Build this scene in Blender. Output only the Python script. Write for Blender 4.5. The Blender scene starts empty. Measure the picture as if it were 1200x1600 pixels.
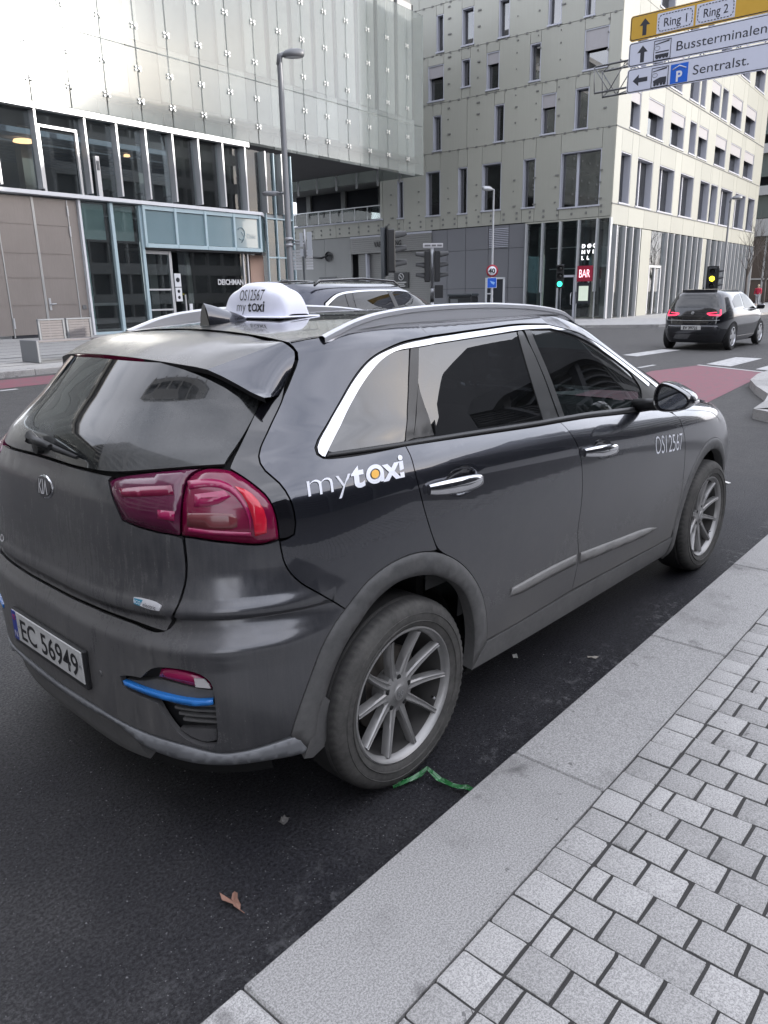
import bpy, bmesh, math, random
import numpy as np
from mathutils import Vector, Matrix, Euler
from mathutils.geometry import delaunay_2d_cdt
R_ = math.radians
PI = math.pi
scene = bpy.context.scene
COL = scene.collection

# ------------------------------------------------------------------ camera
cam_d = bpy.data.cameras.new('camera')
cam = bpy.data.objects.new('camera', cam_d); COL.objects.link(cam); scene.camera = cam
cam_d.sensor_fit = 'VERTICAL'; cam_d.sensor_height = 36.0; cam_d.sensor_width = 27.0
cam_d.lens = 1165.316 / 1600 * 36.0
cam_d.clip_start = 0.05; cam_d.clip_end = 2000
cam.matrix_world = Matrix((
    (0.676255, 0.218352, -0.703563, -1.679317),
    (-0.736409, 0.175080, -0.653490, -2.366406),
    (-0.019511, 0.960036, 0.279195, 1.627504),
    (0, 0, 0, 1)))
scene.render.resolution_x = 768; scene.render.resolution_y = 1024

# ------------------------------------------------------------------ light
EA = R_(5.0)                                  # the street runs 5 degrees off the taxi's axis
SUN_AZ, SUN_EL = EA - R_(60), R_(15.5)          # direction towards the sun
world = bpy.data.worlds.new('World'); scene.world = world; world.use_nodes = True
wn = world.node_tree.nodes; wl = world.node_tree.links
wn.clear()
w_out = wn.new('ShaderNodeOutputWorld'); w_bg = wn.new('ShaderNodeBackground')
w_sky = wn.new('ShaderNodeTexSky'); w_sky.sky_type = 'NISHITA'; w_sky.sun_disc = False
w_sky.sun_elevation = SUN_EL; w_sky.sun_rotation = PI / 2 - SUN_AZ
w_sky.air_density = 1.0; w_sky.dust_density = 2.0; w_sky.ozone_density = 1.0
w_bg.inputs['Strength'].default_value = 0.15
# broken high cloud over the whole sky
tc = wn.new('ShaderNodeTexCoord'); mp = wn.new('ShaderNodeMapping'); mp.inputs['Scale'].default_value = (1.0, 1.0, 3.2)
nz = wn.new('ShaderNodeTexNoise'); nz.inputs['Scale'].default_value = 2.2; nz.inputs['Detail'].default_value = 7; nz.inputs['Roughness'].default_value = 0.55
rp = wn.new('ShaderNodeValToRGB'); rp.color_ramp.elements[0].position = 0.36; rp.color_ramp.elements[1].position = 0.62
rp.color_ramp.elements[0].color = (0.50, 0.50, 0.50, 1); rp.color_ramp.elements[1].color = (0.92, 0.92, 0.92, 1)
mx = wn.new('ShaderNodeMix'); mx.data_type = 'RGBA'
mx.inputs[7].default_value = (9.2, 9.4, 10.4, 1)
wl.new(tc.outputs['Generated'], mp.inputs['Vector']); wl.new(mp.outputs['Vector'], nz.inputs['Vector'])
wl.new(nz.outputs['Fac'], rp.inputs['Fac']); wl.new(rp.outputs['Color'], mx.inputs[0])
wl.new(w_sky.outputs['Color'], mx.inputs[6]); wl.new(mx.outputs[2], w_bg.inputs['Color'])
wl.new(w_bg.outputs['Background'], w_out.inputs['Surface'])
sun_d = bpy.data.lights.new('sun', 'SUN'); sun_d.energy = 1.8; sun_d.angle = R_(0.6); sun_d.color = (1.0, 0.95, 0.88)
sun = bpy.data.objects.new('sun', sun_d); COL.objects.link(sun)
sdir = Vector((math.cos(SUN_AZ) * math.cos(SUN_EL), math.sin(SUN_AZ) * math.cos(SUN_EL), math.sin(SUN_EL)))
sun.rotation_euler = (-sdir).to_track_quat('-Z', 'Y').to_euler(); sun.location = sdir * 60
scene.view_settings.view_transform = 'Standard'; scene.view_settings.look = 'None'
scene.view_settings.gamma = 1.0; scene.view_settings.use_curve_mapping = False
scene.view_settings.exposure = 1.1
scene.cycles.max_bounces = 8; scene.cycles.transparent_max_bounces = 16; scene.cycles.glossy_bounces = 5
scene.cycles.caustics_reflective = False; scene.cycles.caustics_refractive = False
scene.cycles.sample_clamp_indirect = 6.0

# ------------------------------------------------------------------ materials
class MatB:
    def __init__(s, name):
        s.m = bpy.data.materials.new(name); s.m.use_nodes = True
        s.n = s.m.node_tree.nodes; s.l = s.m.node_tree.links
        s.p = s.n['Principled BSDF']; s.tc = None
    def node(s, t, **kw):
        n = s.n.new(t)
        for k, v in kw.items(): setattr(n, k, v)
        return n
    def coords(s, scale=(1, 1, 1), which='Object', loc=(0, 0, 0), rot=(0, 0, 0)):
        if s.tc is None: s.tc = s.node('ShaderNodeTexCoord')
        m = s.node('ShaderNodeMapping'); m.inputs['Scale'].default_value = scale
        m.inputs['Location'].default_value = loc; m.inputs['Rotation'].default_value = rot
        s.l.new(s.tc.outputs[which], m.inputs['Vector']); return m.outputs['Vector']
    def geo(s, scale=(1, 1, 1), rot=(0, 0, 0)):
        g = s.node('ShaderNodeNewGeometry'); m = s.node('ShaderNodeMapping'); m.inputs['Scale'].default_value = scale
        m.inputs['Rotation'].default_value = rot
        s.l.new(g.outputs['Position'], m.inputs['Vector']); return m.outputs['Vector']
    def noise(s, vec, scale, detail=4, rough=0.55, lo=0.0, hi=1.0, dist=0.0):
        n = s.node('ShaderNodeTexNoise'); n.inputs['Scale'].default_value = scale; n.inputs['Detail'].default_value = detail
        n.inputs['Roughness'].default_value = rough; n.inputs['Distortion'].default_value = dist
        s.l.new(vec, n.inputs['Vector'])
        if (lo, hi) != (0.0, 1.0): return s.ramp(n.outputs['Fac'], lo, hi)
        return n.outputs['Fac']
    def ramp(s, val, lo, hi, a=0.0, b=1.0, smooth=True):
        r = s.node('ShaderNodeMapRange'); r.clamp = True
        if smooth: r.interpolation_type = 'SMOOTHSTEP'
        r.inputs[1].default_value = lo; r.inputs[2].default_value = hi; r.inputs[3].default_value = a; r.inputs[4].default_value = b
        s.l.new(val, r.inputs[0]); return r.outputs[0]
    def math(s, op, a, b=None, c=None):
        n = s.node('ShaderNodeMath'); n.operation = op
        for i, x in enumerate((a, b, c)):
            if x is None: continue
            if isinstance(x, (int, float)): n.inputs[i].default_value = x
            else: s.l.new(x, n.inputs[i])
        return n.outputs[0]
    def sep(s, vec):
        n = s.node('ShaderNodeSeparateXYZ'); s.l.new(vec, n.inputs[0]); return n.outputs
    def mix(s, fac, a, b):
        n = s.node('ShaderNodeMix'); n.data_type = 'RGBA'
        for i, x in ((0, fac), (6, a), (7, b)):
            if isinstance(x, (int, float)): n.inputs[i].default_value = x
            elif isinstance(x, tuple): n.inputs[i].default_value = (*x, 1)
            else: s.l.new(x, n.inputs[i])
        return n.outputs[2]
    def set(s, **kw):
        names = dict(color='Base Color', rough='Roughness', metal='Metallic', spec='Specular IOR Level', coat='Coat Weight',
                     coat_rough='Coat Roughness', ior='IOR', trans='Transmission Weight', alpha='Alpha', emit='Emission Color', emit_s='Emission Strength')
        for k, v in kw.items():
            i = s.p.inputs[names[k]]
            if isinstance(v, tuple): i.default_value = (*v, 1)
            elif isinstance(v, (int, float)): i.default_value = v
            else: s.l.new(v, i)
        return s
    def bump(s, h, strength=0.3, dist=0.01):
        b = s.node('ShaderNodeBump'); b.inputs['Strength'].default_value = strength; b.inputs['Distance'].default_value = dist
        s.l.new(h, b.inputs['Height']); s.l.new(b.outputs['Normal'], s.p.inputs['Normal']); return s

def simple(name, color, rough=0.5, metal=0.0, var=0.12, scale=6.0, spec=0.5, coat=0.0, bump=0.0):
    b = MatB(name); v = b.coords()
    n = b.noise(v, scale, 5, 0.6)
    c0 = tuple(max(0, c * (1 - var)) for c in color); c1 = tuple(min(1, c * (1 + var)) for c in color)
    b.set(color=b.mix(n, c0, c1), rough=b.ramp(n, 0.2, 0.8, max(0.02, rough * 0.85), min(1, rough * 1.15), False), metal=metal, spec=spec, coat=coat, coat_rough=0.04)
    if bump: b.bump(b.noise(v, scale * 12, 3), bump, 0.004)
    return b.m

def emitter(name, color, strength):
    b = MatB(name); b.set(color=tuple(c * 0.4 for c in color), emit=color, emit_s=strength, rough=0.3); return b.m

def see_glass(name, tint=(0.5, 0.55, 0.55), ior=1.5, rough=0.01, dirt=0.0, dirt_col=(0.3, 0.31, 0.31), dirt_scale=3.0):
    b = MatB(name); b.n.remove(b.p)
    out = b.n['Material Output']
    tr = b.node('ShaderNodeBsdfTransparent'); tr.inputs['Color'].default_value = (*tint, 1)
    gl = b.node('ShaderNodeBsdfGlossy'); gl.inputs['Roughness'].default_value = rough; gl.inputs['Color'].default_value = (1, 1, 1, 1)
    fr = b.node('ShaderNodeFresnel'); fr.inputs['IOR'].default_value = ior
    m = b.node('ShaderNodeMixShader')
    b.l.new(fr.outputs[0], m.inputs[0]); b.l.new(tr.outputs[0], m.inputs[1]); b.l.new(gl.outputs[0], m.inputs[2])
    res = m.outputs[0]
    if dirt > 0:
        d = b.node('ShaderNodeBsdfDiffuse'); d.inputs['Color'].default_value = (*dirt_col, 1)
        f = b.math('MULTIPLY', b.noise(b.coords(), dirt_scale, 6, 0.65, 0.25, 0.8), dirt)
        m2 = b.node('ShaderNodeMixShader'); b.l.new(f, m2.inputs[0]); b.l.new(res, m2.inputs[1]); b.l.new(d.outputs[0], m2.inputs[2]); res = m2.outputs[0]
    b.l.new(res, out.inputs['Surface']); return b.m

# ------------------------------------------------------------------ mesh helpers
class MB:
    def __init__(s): s.v = []; s.f = []; s.mi = []; s.sm = []
    def add(s, vs, fs, m=0, smooth=False):
        o = len(s.v); s.v += [tuple(p) for p in vs]
        for f in fs: s.f.append([i + o for i in f]); s.mi.append(m); s.sm.append(smooth)
        return s
    def box(s, x0, x1, y0, y1, z0, z1, m=0, M=None):
        vs = [Vector((x, y, z)) for z in (z0, z1) for y in (y0, y1) for x in (x0, x1)]
        if M is not None: vs = [M @ v for v in vs]
        return s.add(vs, [(0, 2, 3, 1), (4, 5, 7, 6), (0, 1, 5, 4), (2, 6, 7, 3), (0, 4, 6, 2), (1, 3, 7, 5)], m)
    def cbox(s, x0, x1, y0, y1, z0, z1, c=0.01, m=0):
        # a box with chamfered edges
        X = [x0, x1]; Y = [y0, y1]; Z = [z0, z1]; vs = []; idx = {}
        for i in (0, 1):
            for j in (0, 1):
                for k in (0, 1):
                    sx, sy, sz = (1 - 2 * i), (1 - 2 * j), (1 - 2 * k)
                    for a in range(3):
                        p = [X[i], Y[j], Z[k]]
                        for b2, sg in ((0, sx), (1, sy), (2, sz)):
                            if b2 != a: p[b2] += sg * c
                        idx[(i, j, k, a)] = len(vs); vs.append(p)
        F = []
        def q(*ks): F.append([idx[k] for k in ks])
        for a in range(3):
            for sd in (0, 1):
                o = [b2 for b2 in range(3) if b2 != a]; ring = []
                for (p, r) in ((0, 0), (1, 0), (1, 1), (0, 1)):
                    k = [0, 0, 0]; k[a] = sd; k[o[0]] = p; k[o[1]] = r; ring.append((*k, a))
                q(*ring)
        for a in range(3):                      # edges along axis a
            o = [b2 for b2 in range(3) if b2 != a]
            for p in (0, 1):
                for r in (0, 1):
                    k0 = [0, 0, 0]; k0[o[0]] = p; k0[o[1]] = r; k1 = list(k0); k1[a] = 1
                    q((*k0, o[0]), (*k1, o[0]), (*k1, o[1]), (*k0, o[1]))
        for i in (0, 1):
            for j in (0, 1):
                for k in (0, 1): q((i, j, k, 0), (i, j, k, 1), (i, j, k, 2))
        c0 = Vector(((x0 + x1) / 2, (y0 + y1) / 2, (z0 + z1) / 2)); G = []
        for f in F:
            P = [Vector(vs[i]) for i in f]; n = (P[1] - P[0]).cross(P[2] - P[0])
            ctr = sum(P, Vector()) / len(P)
            G.append(f if n.dot(ctr - c0) >= 0 else f[::-1])
        return s.add(vs, G, m)
    def tube(s, pts, r, n=8, m=0, cap=True, smooth=True):
        pts = [Vector(p) for p in pts]; rs = r if isinstance(r, (list, tuple)) else [r] * len(pts)
        vs = []; up = None
        for i, p in enumerate(pts):
            t = (pts[min(i + 1, len(pts) - 1)] - pts[max(i - 1, 0)]).normalized()
            if up is None: up = Vector((0, 0, 1)) if abs(t.z) < 0.9 else Vector((1, 0, 0))
            a = t.cross(up).normalized(); bb = a.cross(t).normalized(); up = bb
            for k in range(n):
                th = 2 * PI * k / n; vs.append(p + rs[i] * (math.cos(th) * a + math.sin(th) * bb))
        fs = [(i * n + k, i * n + (k + 1) % n, (i + 1) * n + (k + 1) % n, (i + 1) * n + k) for i in range(len(pts) - 1) for k in range(n)]
        s.add(vs, fs, m, smooth)
        if cap:
            o = len(s.v) - len(vs)
            s.f += [[o + k for k in range(n)][::-1], [o + (len(pts) - 1) * n + k for k in range(n)]]; s.mi += [m, m]; s.sm += [False, False]
        return s
    def lathe(s, prof, n=32, axis='y', m=0, smooth=True, ang=2 * PI, jit=None):
        # prof: (radius, height along axis)
        vs = []; full = abs(ang - 2 * PI) < 1e-6; K = n if full else n + 1
        for j, (r, h) in enumerate(prof):
            for k in range(K):
                th = ang * k / n; rr = r if jit is None else jit(j, k, r)
                c, d = rr * math.cos(th), rr * math.sin(th)
                vs.append({'y': (c, h, d), 'z': (c, d, h), 'x': (h, c, d)}[axis])
        fs = []
        for j in range(len(prof) - 1):
            for k in range(n):
                k2 = (k + 1) % K
                fs.append((j * K + k, j * K + k2, (j + 1) * K + k2, (j + 1) * K + k))
        return s.add(vs, fs, m, smooth)
    def prism(s, poly, h0, h1, axis='z', m=0, M=None):
        n = len(poly); mk = {'z': lambda a, b, h: (a, b, h), 'y': lambda a, b, h: (a, h, b), 'x': lambda a, b, h: (h, a, b)}[axis]
        vs = [Vector(mk(a, b, h0)) for a, b in poly] + [Vector(mk(a, b, h1)) for a, b in poly]
        if M is not None: vs = [M @ v for v in vs]
        fs = [list(range(n))[::-1], [n + i for i in range(n)]] + [(i, (i + 1) % n, n + (i + 1) % n, n + i) for i in range(n)]
        return s.add(vs, fs, m)
    def grid(s, P, m=0, smooth=True):
        a, b = len(P), len(P[0])
        return s.add([p for row in P for p in row], [(i * b + j, i * b + j + 1, (i + 1) * b + j + 1, (i + 1) * b + j) for i in range(a - 1) for j in range(b - 1)], m, smooth)
    def mesh(s, name, recalc=True, merge=0.0):
        me = bpy.data.meshes.new(name); me.from_pydata(s.v, [], s.f)
        me.polygons.foreach_set('material_index', s.mi); me.polygons.foreach_set('use_smooth', s.sm)
        if recalc or merge:
            bm = bmesh.new(); bm.from_mesh(me)
            if merge: bmesh.ops.remove_doubles(bm, verts=bm.verts, dist=merge)
            if recalc: bmesh.ops.recalc_face_normals(bm, faces=bm.faces)
            bm.to_mesh(me); bm.free()
        me.update(); return me

def link(o, parent=None):
    COL.objects.link(o)
    if parent is not None: o.parent = parent
    return o
def build(name, mb, mats, parent=None, angle=None, recalc=True, merge=0.0, loc=None, rotz=None):
    me = mb.mesh(name, recalc, merge)
    for m in (mats if isinstance(mats, (list, tuple)) else [mats]): me.materials.append(m)
    if angle is not None: me.set_sharp_from_angle(angle=R_(angle))
    o = bpy.data.objects.new(name, me)
    if loc is not None: o.location = loc
    if rotz is not None: o.rotation_euler.z = rotz
    return link(o, parent)
def inst(name, me, parent=None, loc=(0, 0, 0), scale=None, rot=None):
    o = bpy.data.objects.new(name, me); o.location = loc
    if scale is not None: o.scale = scale
    if rot is not None: o.rotation_euler = rot
    return link(o, parent)
def tag(o, label=None, cat=None, group=None, kind=None):
    if label: o['label'] = label
    if cat: o['category'] = cat
    if group: o['group'] = group
    if kind: o['kind'] = kind
    return o
def thing(name, label, cat, loc=(0, 0, 0), rotz=0.0, group=None):
    o = bpy.data.objects.new(name, None); o.empty_display_size = 0.2; o.location = loc; o.rotation_euler = (0, 0, rotz)
    link(o); return tag(o, label, cat, group)
def copy_tree(o, parent=None):
    c = o.copy(); COL.objects.link(c)
    if parent is not None: c.parent = parent
    for ch in list(o.children): copy_tree(ch, c)
    return c
def E(a, b, z=0.0):
    ca, sa = math.cos(EA), math.sin(EA)
    return Vector((a * ca - b * sa, a * sa + b * ca, z))
def text_mesh(txt, size=1.0, offset=0.0, extrude=0.0, align='LEFT', spacing=1.0, res=3, shear=0.0):
    cu = bpy.data.curves.new('lettering', 'FONT'); cu.body = txt; cu.size = size; cu.offset = offset; cu.extrude = extrude
    cu.align_x = align; cu.space_character = spacing; cu.resolution_u = res; cu.shear = shear
    o = bpy.data.objects.new('lettering', cu); COL.objects.link(o)
    dg = bpy.context.evaluated_depsgraph_get()
    me = bpy.data.meshes.new_from_object(o.evaluated_get(dg))
    bpy.data.objects.remove(o); bpy.data.curves.remove(cu)
    return me
def text_obj(name, txt, mat, parent, size, fn, offset=0.0, extrude=0.0, align='LEFT', spacing=1.0, sx=1.0, sy=1.0):
    """Lettering laid out flat, then every vertex put in place by fn(x, y, z)."""
    me = text_mesh(txt, size, offset, extrude, align, spacing)
    for v in me.vertices: v.co = fn(v.co.x * sx, v.co.y * sy, v.co.z)
    me.materials.clear(); me.materials.append(mat); me.update(); me.name = name
    return link(bpy.data.objects.new(name, me), parent)

# ------------------------------------------------------------------ body surface of the taxi
def pchip(xs,ys):
    xs=np.array(xs,float); ys=np.array(ys,float)
    h=np.diff(xs); d=np.diff(ys)/h; m=np.zeros_like(ys)
    for i in range(1,len(xs)-1):
        if d[i-1]*d[i]>0:
            w1=2*h[i]+h[i-1]; w2=h[i]+2*h[i-1]; m[i]=(w1+w2)/(w1/d[i-1]+w2/d[i])
    m[0]=d[0]; m[-1]=d[-1]
    def f(x):
        x=np.asarray(x,float); k=np.clip(np.searchsorted(xs,x)-1,0,len(xs)-2)
        t=(x-xs[k])/h[k]
        
        tt=np.clip(t,0,1)
        y=(1+2*tt)*(1-tt)**2*ys[k]+tt*(1-tt)**2*h[k]*m[k]+tt*tt*(3-2*tt)*ys[k+1]+tt*tt*(tt-1)*h[k]*m[k+1]
        return y+np.where(t<0,t*h[k]*m[k],0)+np.where(t>1,(t-1)*h[k]*m[k+1],0)
    return f
W=pchip([.15,.22,.30,.40,.55,.70,.85,.95,1.00,1.03,1.06,1.085,1.10,1.15,1.22,1.32,1.42,1.47,1.50,1.53,1.545,1.56],
        [.83,.866,.882,.891,.900,.903,.900,.895,.888,.876,.856,.832,.8185,.801,.776,.7395,.7015,.680,.654,.612,.575,.50])
XR=pchip([.15,.22,.30,.40,.50,.60,.66,.70,.74,.80,.90,1.0,1.06,1.16,1.30,1.43,1.50],
         [-.66,-.72,-.758,-.770,-.772,-.768,-.762,-.756,-.750,-.750,-.748,-.735,-.722,-.706,-.600,-.495,-.43])
XF=pchip([.15,.25,.40,.55,.70,.85,.95,1.02,1.10,1.2,1.5],[3.46,3.52,3.56,3.575,3.57,3.53,3.46,3.36,2.85,2.52,1.62])
NR=pchip([.2,.5,.8,1.0,1.10,1.2,1.3,1.5],[3.6,3.6,3.5,3.35,2.9,2.4,2.3,2.35])
NF=pchip([.2,.6,.9,1.1,1.2,1.5],[5.2,5.2,4.8,4.2,4.5,4.5])
X0=1.2
SH=pchip([-.8,-.25,1.0,1.85,2.5,3.2,3.6],[.075,.075,.025,-.035,-.055,-.085,-.11])
WV=pchip([.55,.75,1.04,1.10,1.20,1.30,1.40,1.52],[0,.25,1,1,.762,.524,.286,0])

X0R=.4
def contour(p,v):
    
    p=np.asarray(p,float); v=np.asarray(v,float)
    th=np.where(p<0,p,np.where(p>1,p-1,0))*np.pi/2
    rear=p<0
    c=np.abs(np.sin(th)); k=np.cos(th)
    n=np.where(rear,NR(v),NF(v))
    xs=X0R+(X0-X0R)*np.clip(p,0,1)
    ax=np.where(rear,X0R-XR(v),XF(v)-X0)
    x=xs+np.where(rear,-1,1)*np.where(np.abs(th)>0,ax*np.maximum(c,1e-12)**(2/n),0)
    w=W(v)*np.maximum(k,1e-12)**(2/n)
    return x,w
_q=np.linspace(0,1,16001); _a=_q**3*(_q*(_q*6-15)+10)
_th=np.concatenate([-_a[::-1],np.linspace(0,1,6001)[1:],1+_a[1:]])
_x,_w=contour(_th,np.full_like(_th,.75)); _L=np.concatenate([[0],np.cumsum(np.hypot(np.diff(_x),np.diff(_w)))])
ULEN=_L[-1]
def th_of_u(u): return np.interp(u,_L,_th)
DV=pchip([.2,.30,.45,.60,.64,.665,.70,.725,.738,.752,.768,.80,.86,.95,1.0],[.0,.012,.018,.022,.028,.032,.008,-.010,-.013,.022,.028,.008,-.006,-.004,0])
FU=pchip([0,.45,.7,.9,1.05,1.2],[.35,.5,1,.9,.3,0])
def B(u,v):
    u=np.asarray(u,float); sg=np.where(u<0,-1.,1.); P=_B0(np.abs(u),v)
    a=np.abs(u)
    e=1e-3
    T=_B0(a+e,v)-_B0(np.maximum(a-e,0),v)
    n=np.hypot(T[...,0],T[...,1])+1e-12
    d=DV(v)*np.where(a<1.2,FU(a),0)*np.where((np.asarray(v)<1.0)&(np.asarray(v)>.2),1,0)
    
    P[...,0]+=d*(T[...,1]/n)
    P[...,1]+=-d*(T[...,0]/n)
    P[...,1]*=sg
    return P
def _B0(u,v):
    u=np.asarray(u,float); v=np.asarray(v,float)
    x,w=contour(th_of_u(u),v)
    z=v+WV(v)*SH(x)
    return np.stack([x,-w,z],-1)

def Bn(u, v):
    e = 2e-4
    u = np.asarray(u, float); v = np.asarray(v, float)
    du = B(u + e, v) - B(u - e, v); dv = B(u, v + e) - B(u, v - e)
    n = np.cross(du, dv); n /= (np.linalg.norm(n, axis=-1, keepdims=True) + 1e-15)
    return n if N_SIGN > 0 else -n
N_SIGN = 1
_t = Bn(2.2, 0.8)
if _t[1] > 0: N_SIGN = -1

def inside(P, poly):
    x, y = P[:, 0], P[:, 1]; c = np.zeros(len(P), bool); q = np.asarray(poly); n = len(q)
    for i in range(n):
        x0, y0 = q[i]; x1, y1 = q[(i + 1) % n]
        if y0 == y1: continue
        cr = ((y0 > y) != (y1 > y)) & (x < (x1 - x0) * (y - y0) / (y1 - y0) + x0); c ^= cr
    return c
def smooth_loop(pts, step=0.02, corner=38, relax=1):
    P = [np.array(p, float) for p in pts]
    Q = [P[0]]
    for p in P[1:]:
        if np.linalg.norm(p - Q[-1]) > 1e-4: Q.append(p)
    if np.linalg.norm(Q[0] - Q[-1]) < 1e-4: Q.pop()
    P = Q; n = len(P); cor = []
    for i in range(n):
        a = P[i] - P[i - 1]; b = P[(i + 1) % n] - P[i]
        cs = a.dot(b) / (np.linalg.norm(a) * np.linalg.norm(b)); cor.append(math.degrees(math.acos(max(-1, min(1, cs)))) > corner)
    for _ in range(relax):
        P = [P[i] if cor[i] else 0.2 * P[i - 1] + 0.6 * P[i] + 0.2 * P[(i + 1) % n] for i in range(n)]
    out = []
    for i in range(n):
        p1, p2 = P[i], P[(i + 1) % n]
        p0 = P[i - 1] if not cor[i] else 2 * p1 - p2
        p3 = P[(i + 2) % n] if not cor[(i + 1) % n] else 2 * p2 - p1
        L = np.linalg.norm(p2 - p1); k = max(1, int(round(L / step)))
        d0 = max(np.linalg.norm(p1 - p0), 1e-6) ** 0.5; d1 = max(L, 1e-6) ** 0.5; d2 = max(np.linalg.norm(p3 - p2), 1e-6) ** 0.5
        m1 = (p2 - p1 + d1 * ((p1 - p0) / d0 - (p2 - p0) / (d0 + d1))); m2 = (p2 - p1 + d1 * ((p3 - p2) / d2 - (p3 - p1) / (d1 + d2)))
        for j in range(k):
            t = j / k
            out.append((2 * t**3 - 3 * t * t + 1) * p1 + (t**3 - 2 * t * t + t) * m1 + (-2 * t**3 + 3 * t * t) * p2 + (t**3 - t * t) * m2)
    return np.array(out)
def inset(poly, g):
    q = np.asarray(poly); a = q - np.roll(q, 1, 0); b = np.roll(q, -1, 0) - q
    area = 0.5 * np.sum(q[:, 0] * np.roll(q[:, 1], -1) - np.roll(q[:, 0], -1) * q[:, 1]); sg = 1 if area > 0 else -1
    na = np.stack([-a[:, 1], a[:, 0]], 1); nb = np.stack([-b[:, 1], b[:, 0]], 1)
    na /= np.linalg.norm(na, axis=1, keepdims=True) + 1e-12; nb /= np.linalg.norm(nb, axis=1, keepdims=True) + 1e-12
    m = na + nb; l = np.linalg.norm(m, axis=1, keepdims=True); m = m / (l + 1e-9)
    k = 1 / np.maximum(0.5, (m * na).sum(1, keepdims=True))
    return q + sg * g * k * m
def panel(name, outline, mat, parent, off=0.0, thick=0.012, gap=0.0022, du=0.05, dv=0.03, holes=(), step=0.018, corner=38, mirror=False, sym=False, relax=1, crown=0.0, crown_w=0.02, pos=None, nrm=None):
    """A body panel: an outline in the (u, v) of the body surface, filled with a fine net that follows it."""
    pos = pos or B; nrm = nrm or Bn
    o = [tuple(p) for p in outline]
    if sym: o = o + [(-u, v) for u, v in o[::-1] if abs(u) > 1e-6]
    lp = inset(smooth_loop(o, step, corner, relax), gap)
    hl = []
    for h in holes: hl.append(inset(smooth_loop(h, step * 0.6, corner, relax), -gap))
    bnd = np.concatenate([lp] + hl)
    x0, y0 = lp.min(0); x1, y1 = lp.max(0)
    gx = np.arange(x0 + du / 2, x1, du); gy = np.arange(y0 + dv / 2, y1, dv)
    G = np.array([(x, y) for y in gy for x in gx]).reshape(-1, 2)
    if len(G):
        ok = inside(G, lp)
        for h in hl: ok &= ~inside(G, h)
        G = G[ok]
    if len(G):
        dd = np.min(np.hypot((G[:, None, 0] - bnd[None, :, 0]) / du, (G[:, None, 1] - bnd[None, :, 1]) / dv), axis=1)
        G = G[dd > 0.45]
    V = np.concatenate([bnd, G]) if len(G) else bnd
    ed = []; s0 = 0
    for c in [lp] + hl:
        ed += [(s0 + i, s0 + (i + 1) % len(c)) for i in range(len(c))]; s0 += len(c)
    rv, _, rf, *_ = delaunay_2d_cdt([Vector(p) for p in V], ed, [], 1, 1e-6)
    rv = np.array([(p[0], p[1]) for p in rv]); rf = [list(f) for f in rf]
    cen = np.array([rv[f].mean(0) for f in rf]); ok = inside(cen, lp)
    for h in hl: ok &= ~inside(cen, h)
    rf = [f for f, k in zip(rf, ok) if k]
    P = pos(rv[:, 0], rv[:, 1]); N = nrm(rv[:, 0], rv[:, 1])
    offs = np.full(len(rv), off)
    if crown:                                   # pillowed pieces: lower towards the edge
        db = np.min(np.hypot(rv[:, None, 0] - bnd[None, :, 0], rv[:, None, 1] - bnd[None, :, 1]), axis=1)
        offs = off - crown * (1 - np.clip(db / crown_w, 0, 1)) ** 2
    P = P + offs[:, None] * N
    if mirror: P = P * np.array([1, -1, 1]); N = N * np.array([1, -1, 1])
    faces = []
    for f in rf:
        a, b, c = P[f[0]], P[f[1]], P[f[2]]; n = np.cross(b - a, c - a)
        faces.append(f if n.dot(N[f].mean(0)) > 0 else f[::-1])
    cnt = {}
    for f in faces:
        for i in range(len(f)):
            k = (f[i], f[(i + 1) % len(f)]); cnt[k] = cnt.get(k, 0) + 1
    be = [k for k in cnt if (k[1], k[0]) not in cnt]
    verts = [tuple(p) for p in P]; low = {}; nt = len(faces)
    for a, b in be:
        for w in (a, b):
            if w not in low: low[w] = len(verts); verts.append(tuple(P[w] - thick * N[w]))
        faces.append([b, a, low[a], low[b]])
    me = bpy.data.meshes.new(name); me.from_pydata(verts, [], faces); me.update()
    me.polygons.foreach_set('use_smooth', [True] * len(faces))
    ln = []
    for pi, pl in enumerate(me.polygons):
        if pi < nt and not crown: ln += [tuple(N[i]) for i in faces[pi]]
        elif pi < nt: ln += [(0, 0, 0)] * len(faces[pi])
        else: ln += [tuple(pl.normal)] * 4
    me.normals_split_custom_set(ln)
    me.materials.append(mat)
    return link(bpy.data.objects.new(name, me), parent)
# ================================================================== THE SETTING
def granite(name, base, dark, stain=0.25):
    b = MatB(name); v = b.geo(); s1 = b.noise(v, 190, 3, 0.75, 0.40, 0.60); s2 = b.noise(v, 330, 2, 0.6, 0.52, 0.60); big = b.noise(v, 3.2, 6, 0.62, 0.50, 0.78); blot = b.noise(v, 5.5, 4, 0.6, 0.60, 0.72); blot2 = b.noise(b.geo((1, 1, 1)), 28, 3, 0.5, 0.70, 0.74)
    oi = b.node('ShaderNodeObjectInfo')
    c = b.mix(s1, dark, base); c = b.mix(b.math('MULTIPLY', s2, 0.3), c, (0.60, 0.59, 0.58))
    c = b.mix(b.math('MULTIPLY', big, stain), c, (0.10, 0.095, 0.093)); c = b.mix(b.math('MULTIPLY', blot, stain), c, (0.085, 0.082, 0.082)); c = b.mix(b.math('MULTIPLY', blot2, 0.55), c, (0.05, 0.048, 0.048))
    hsv = b.node('ShaderNodeHueSaturation'); b.l.new(c, hsv.inputs['Color']); b.l.new(b.ramp(oi.outputs['Random'], 0, 1, 0.86, 1.12, False), hsv.inputs['Value'])
    b.set(color=hsv.outputs[0], rough=0.75, spec=0.3); b.bump(b.noise(v, 260, 3, 0.6), 0.25, 0.003); return b.m
GRANITE = granite('pale_granite', (0.39, 0.382, 0.372), (0.235, 0.232, 0.228))
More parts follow.
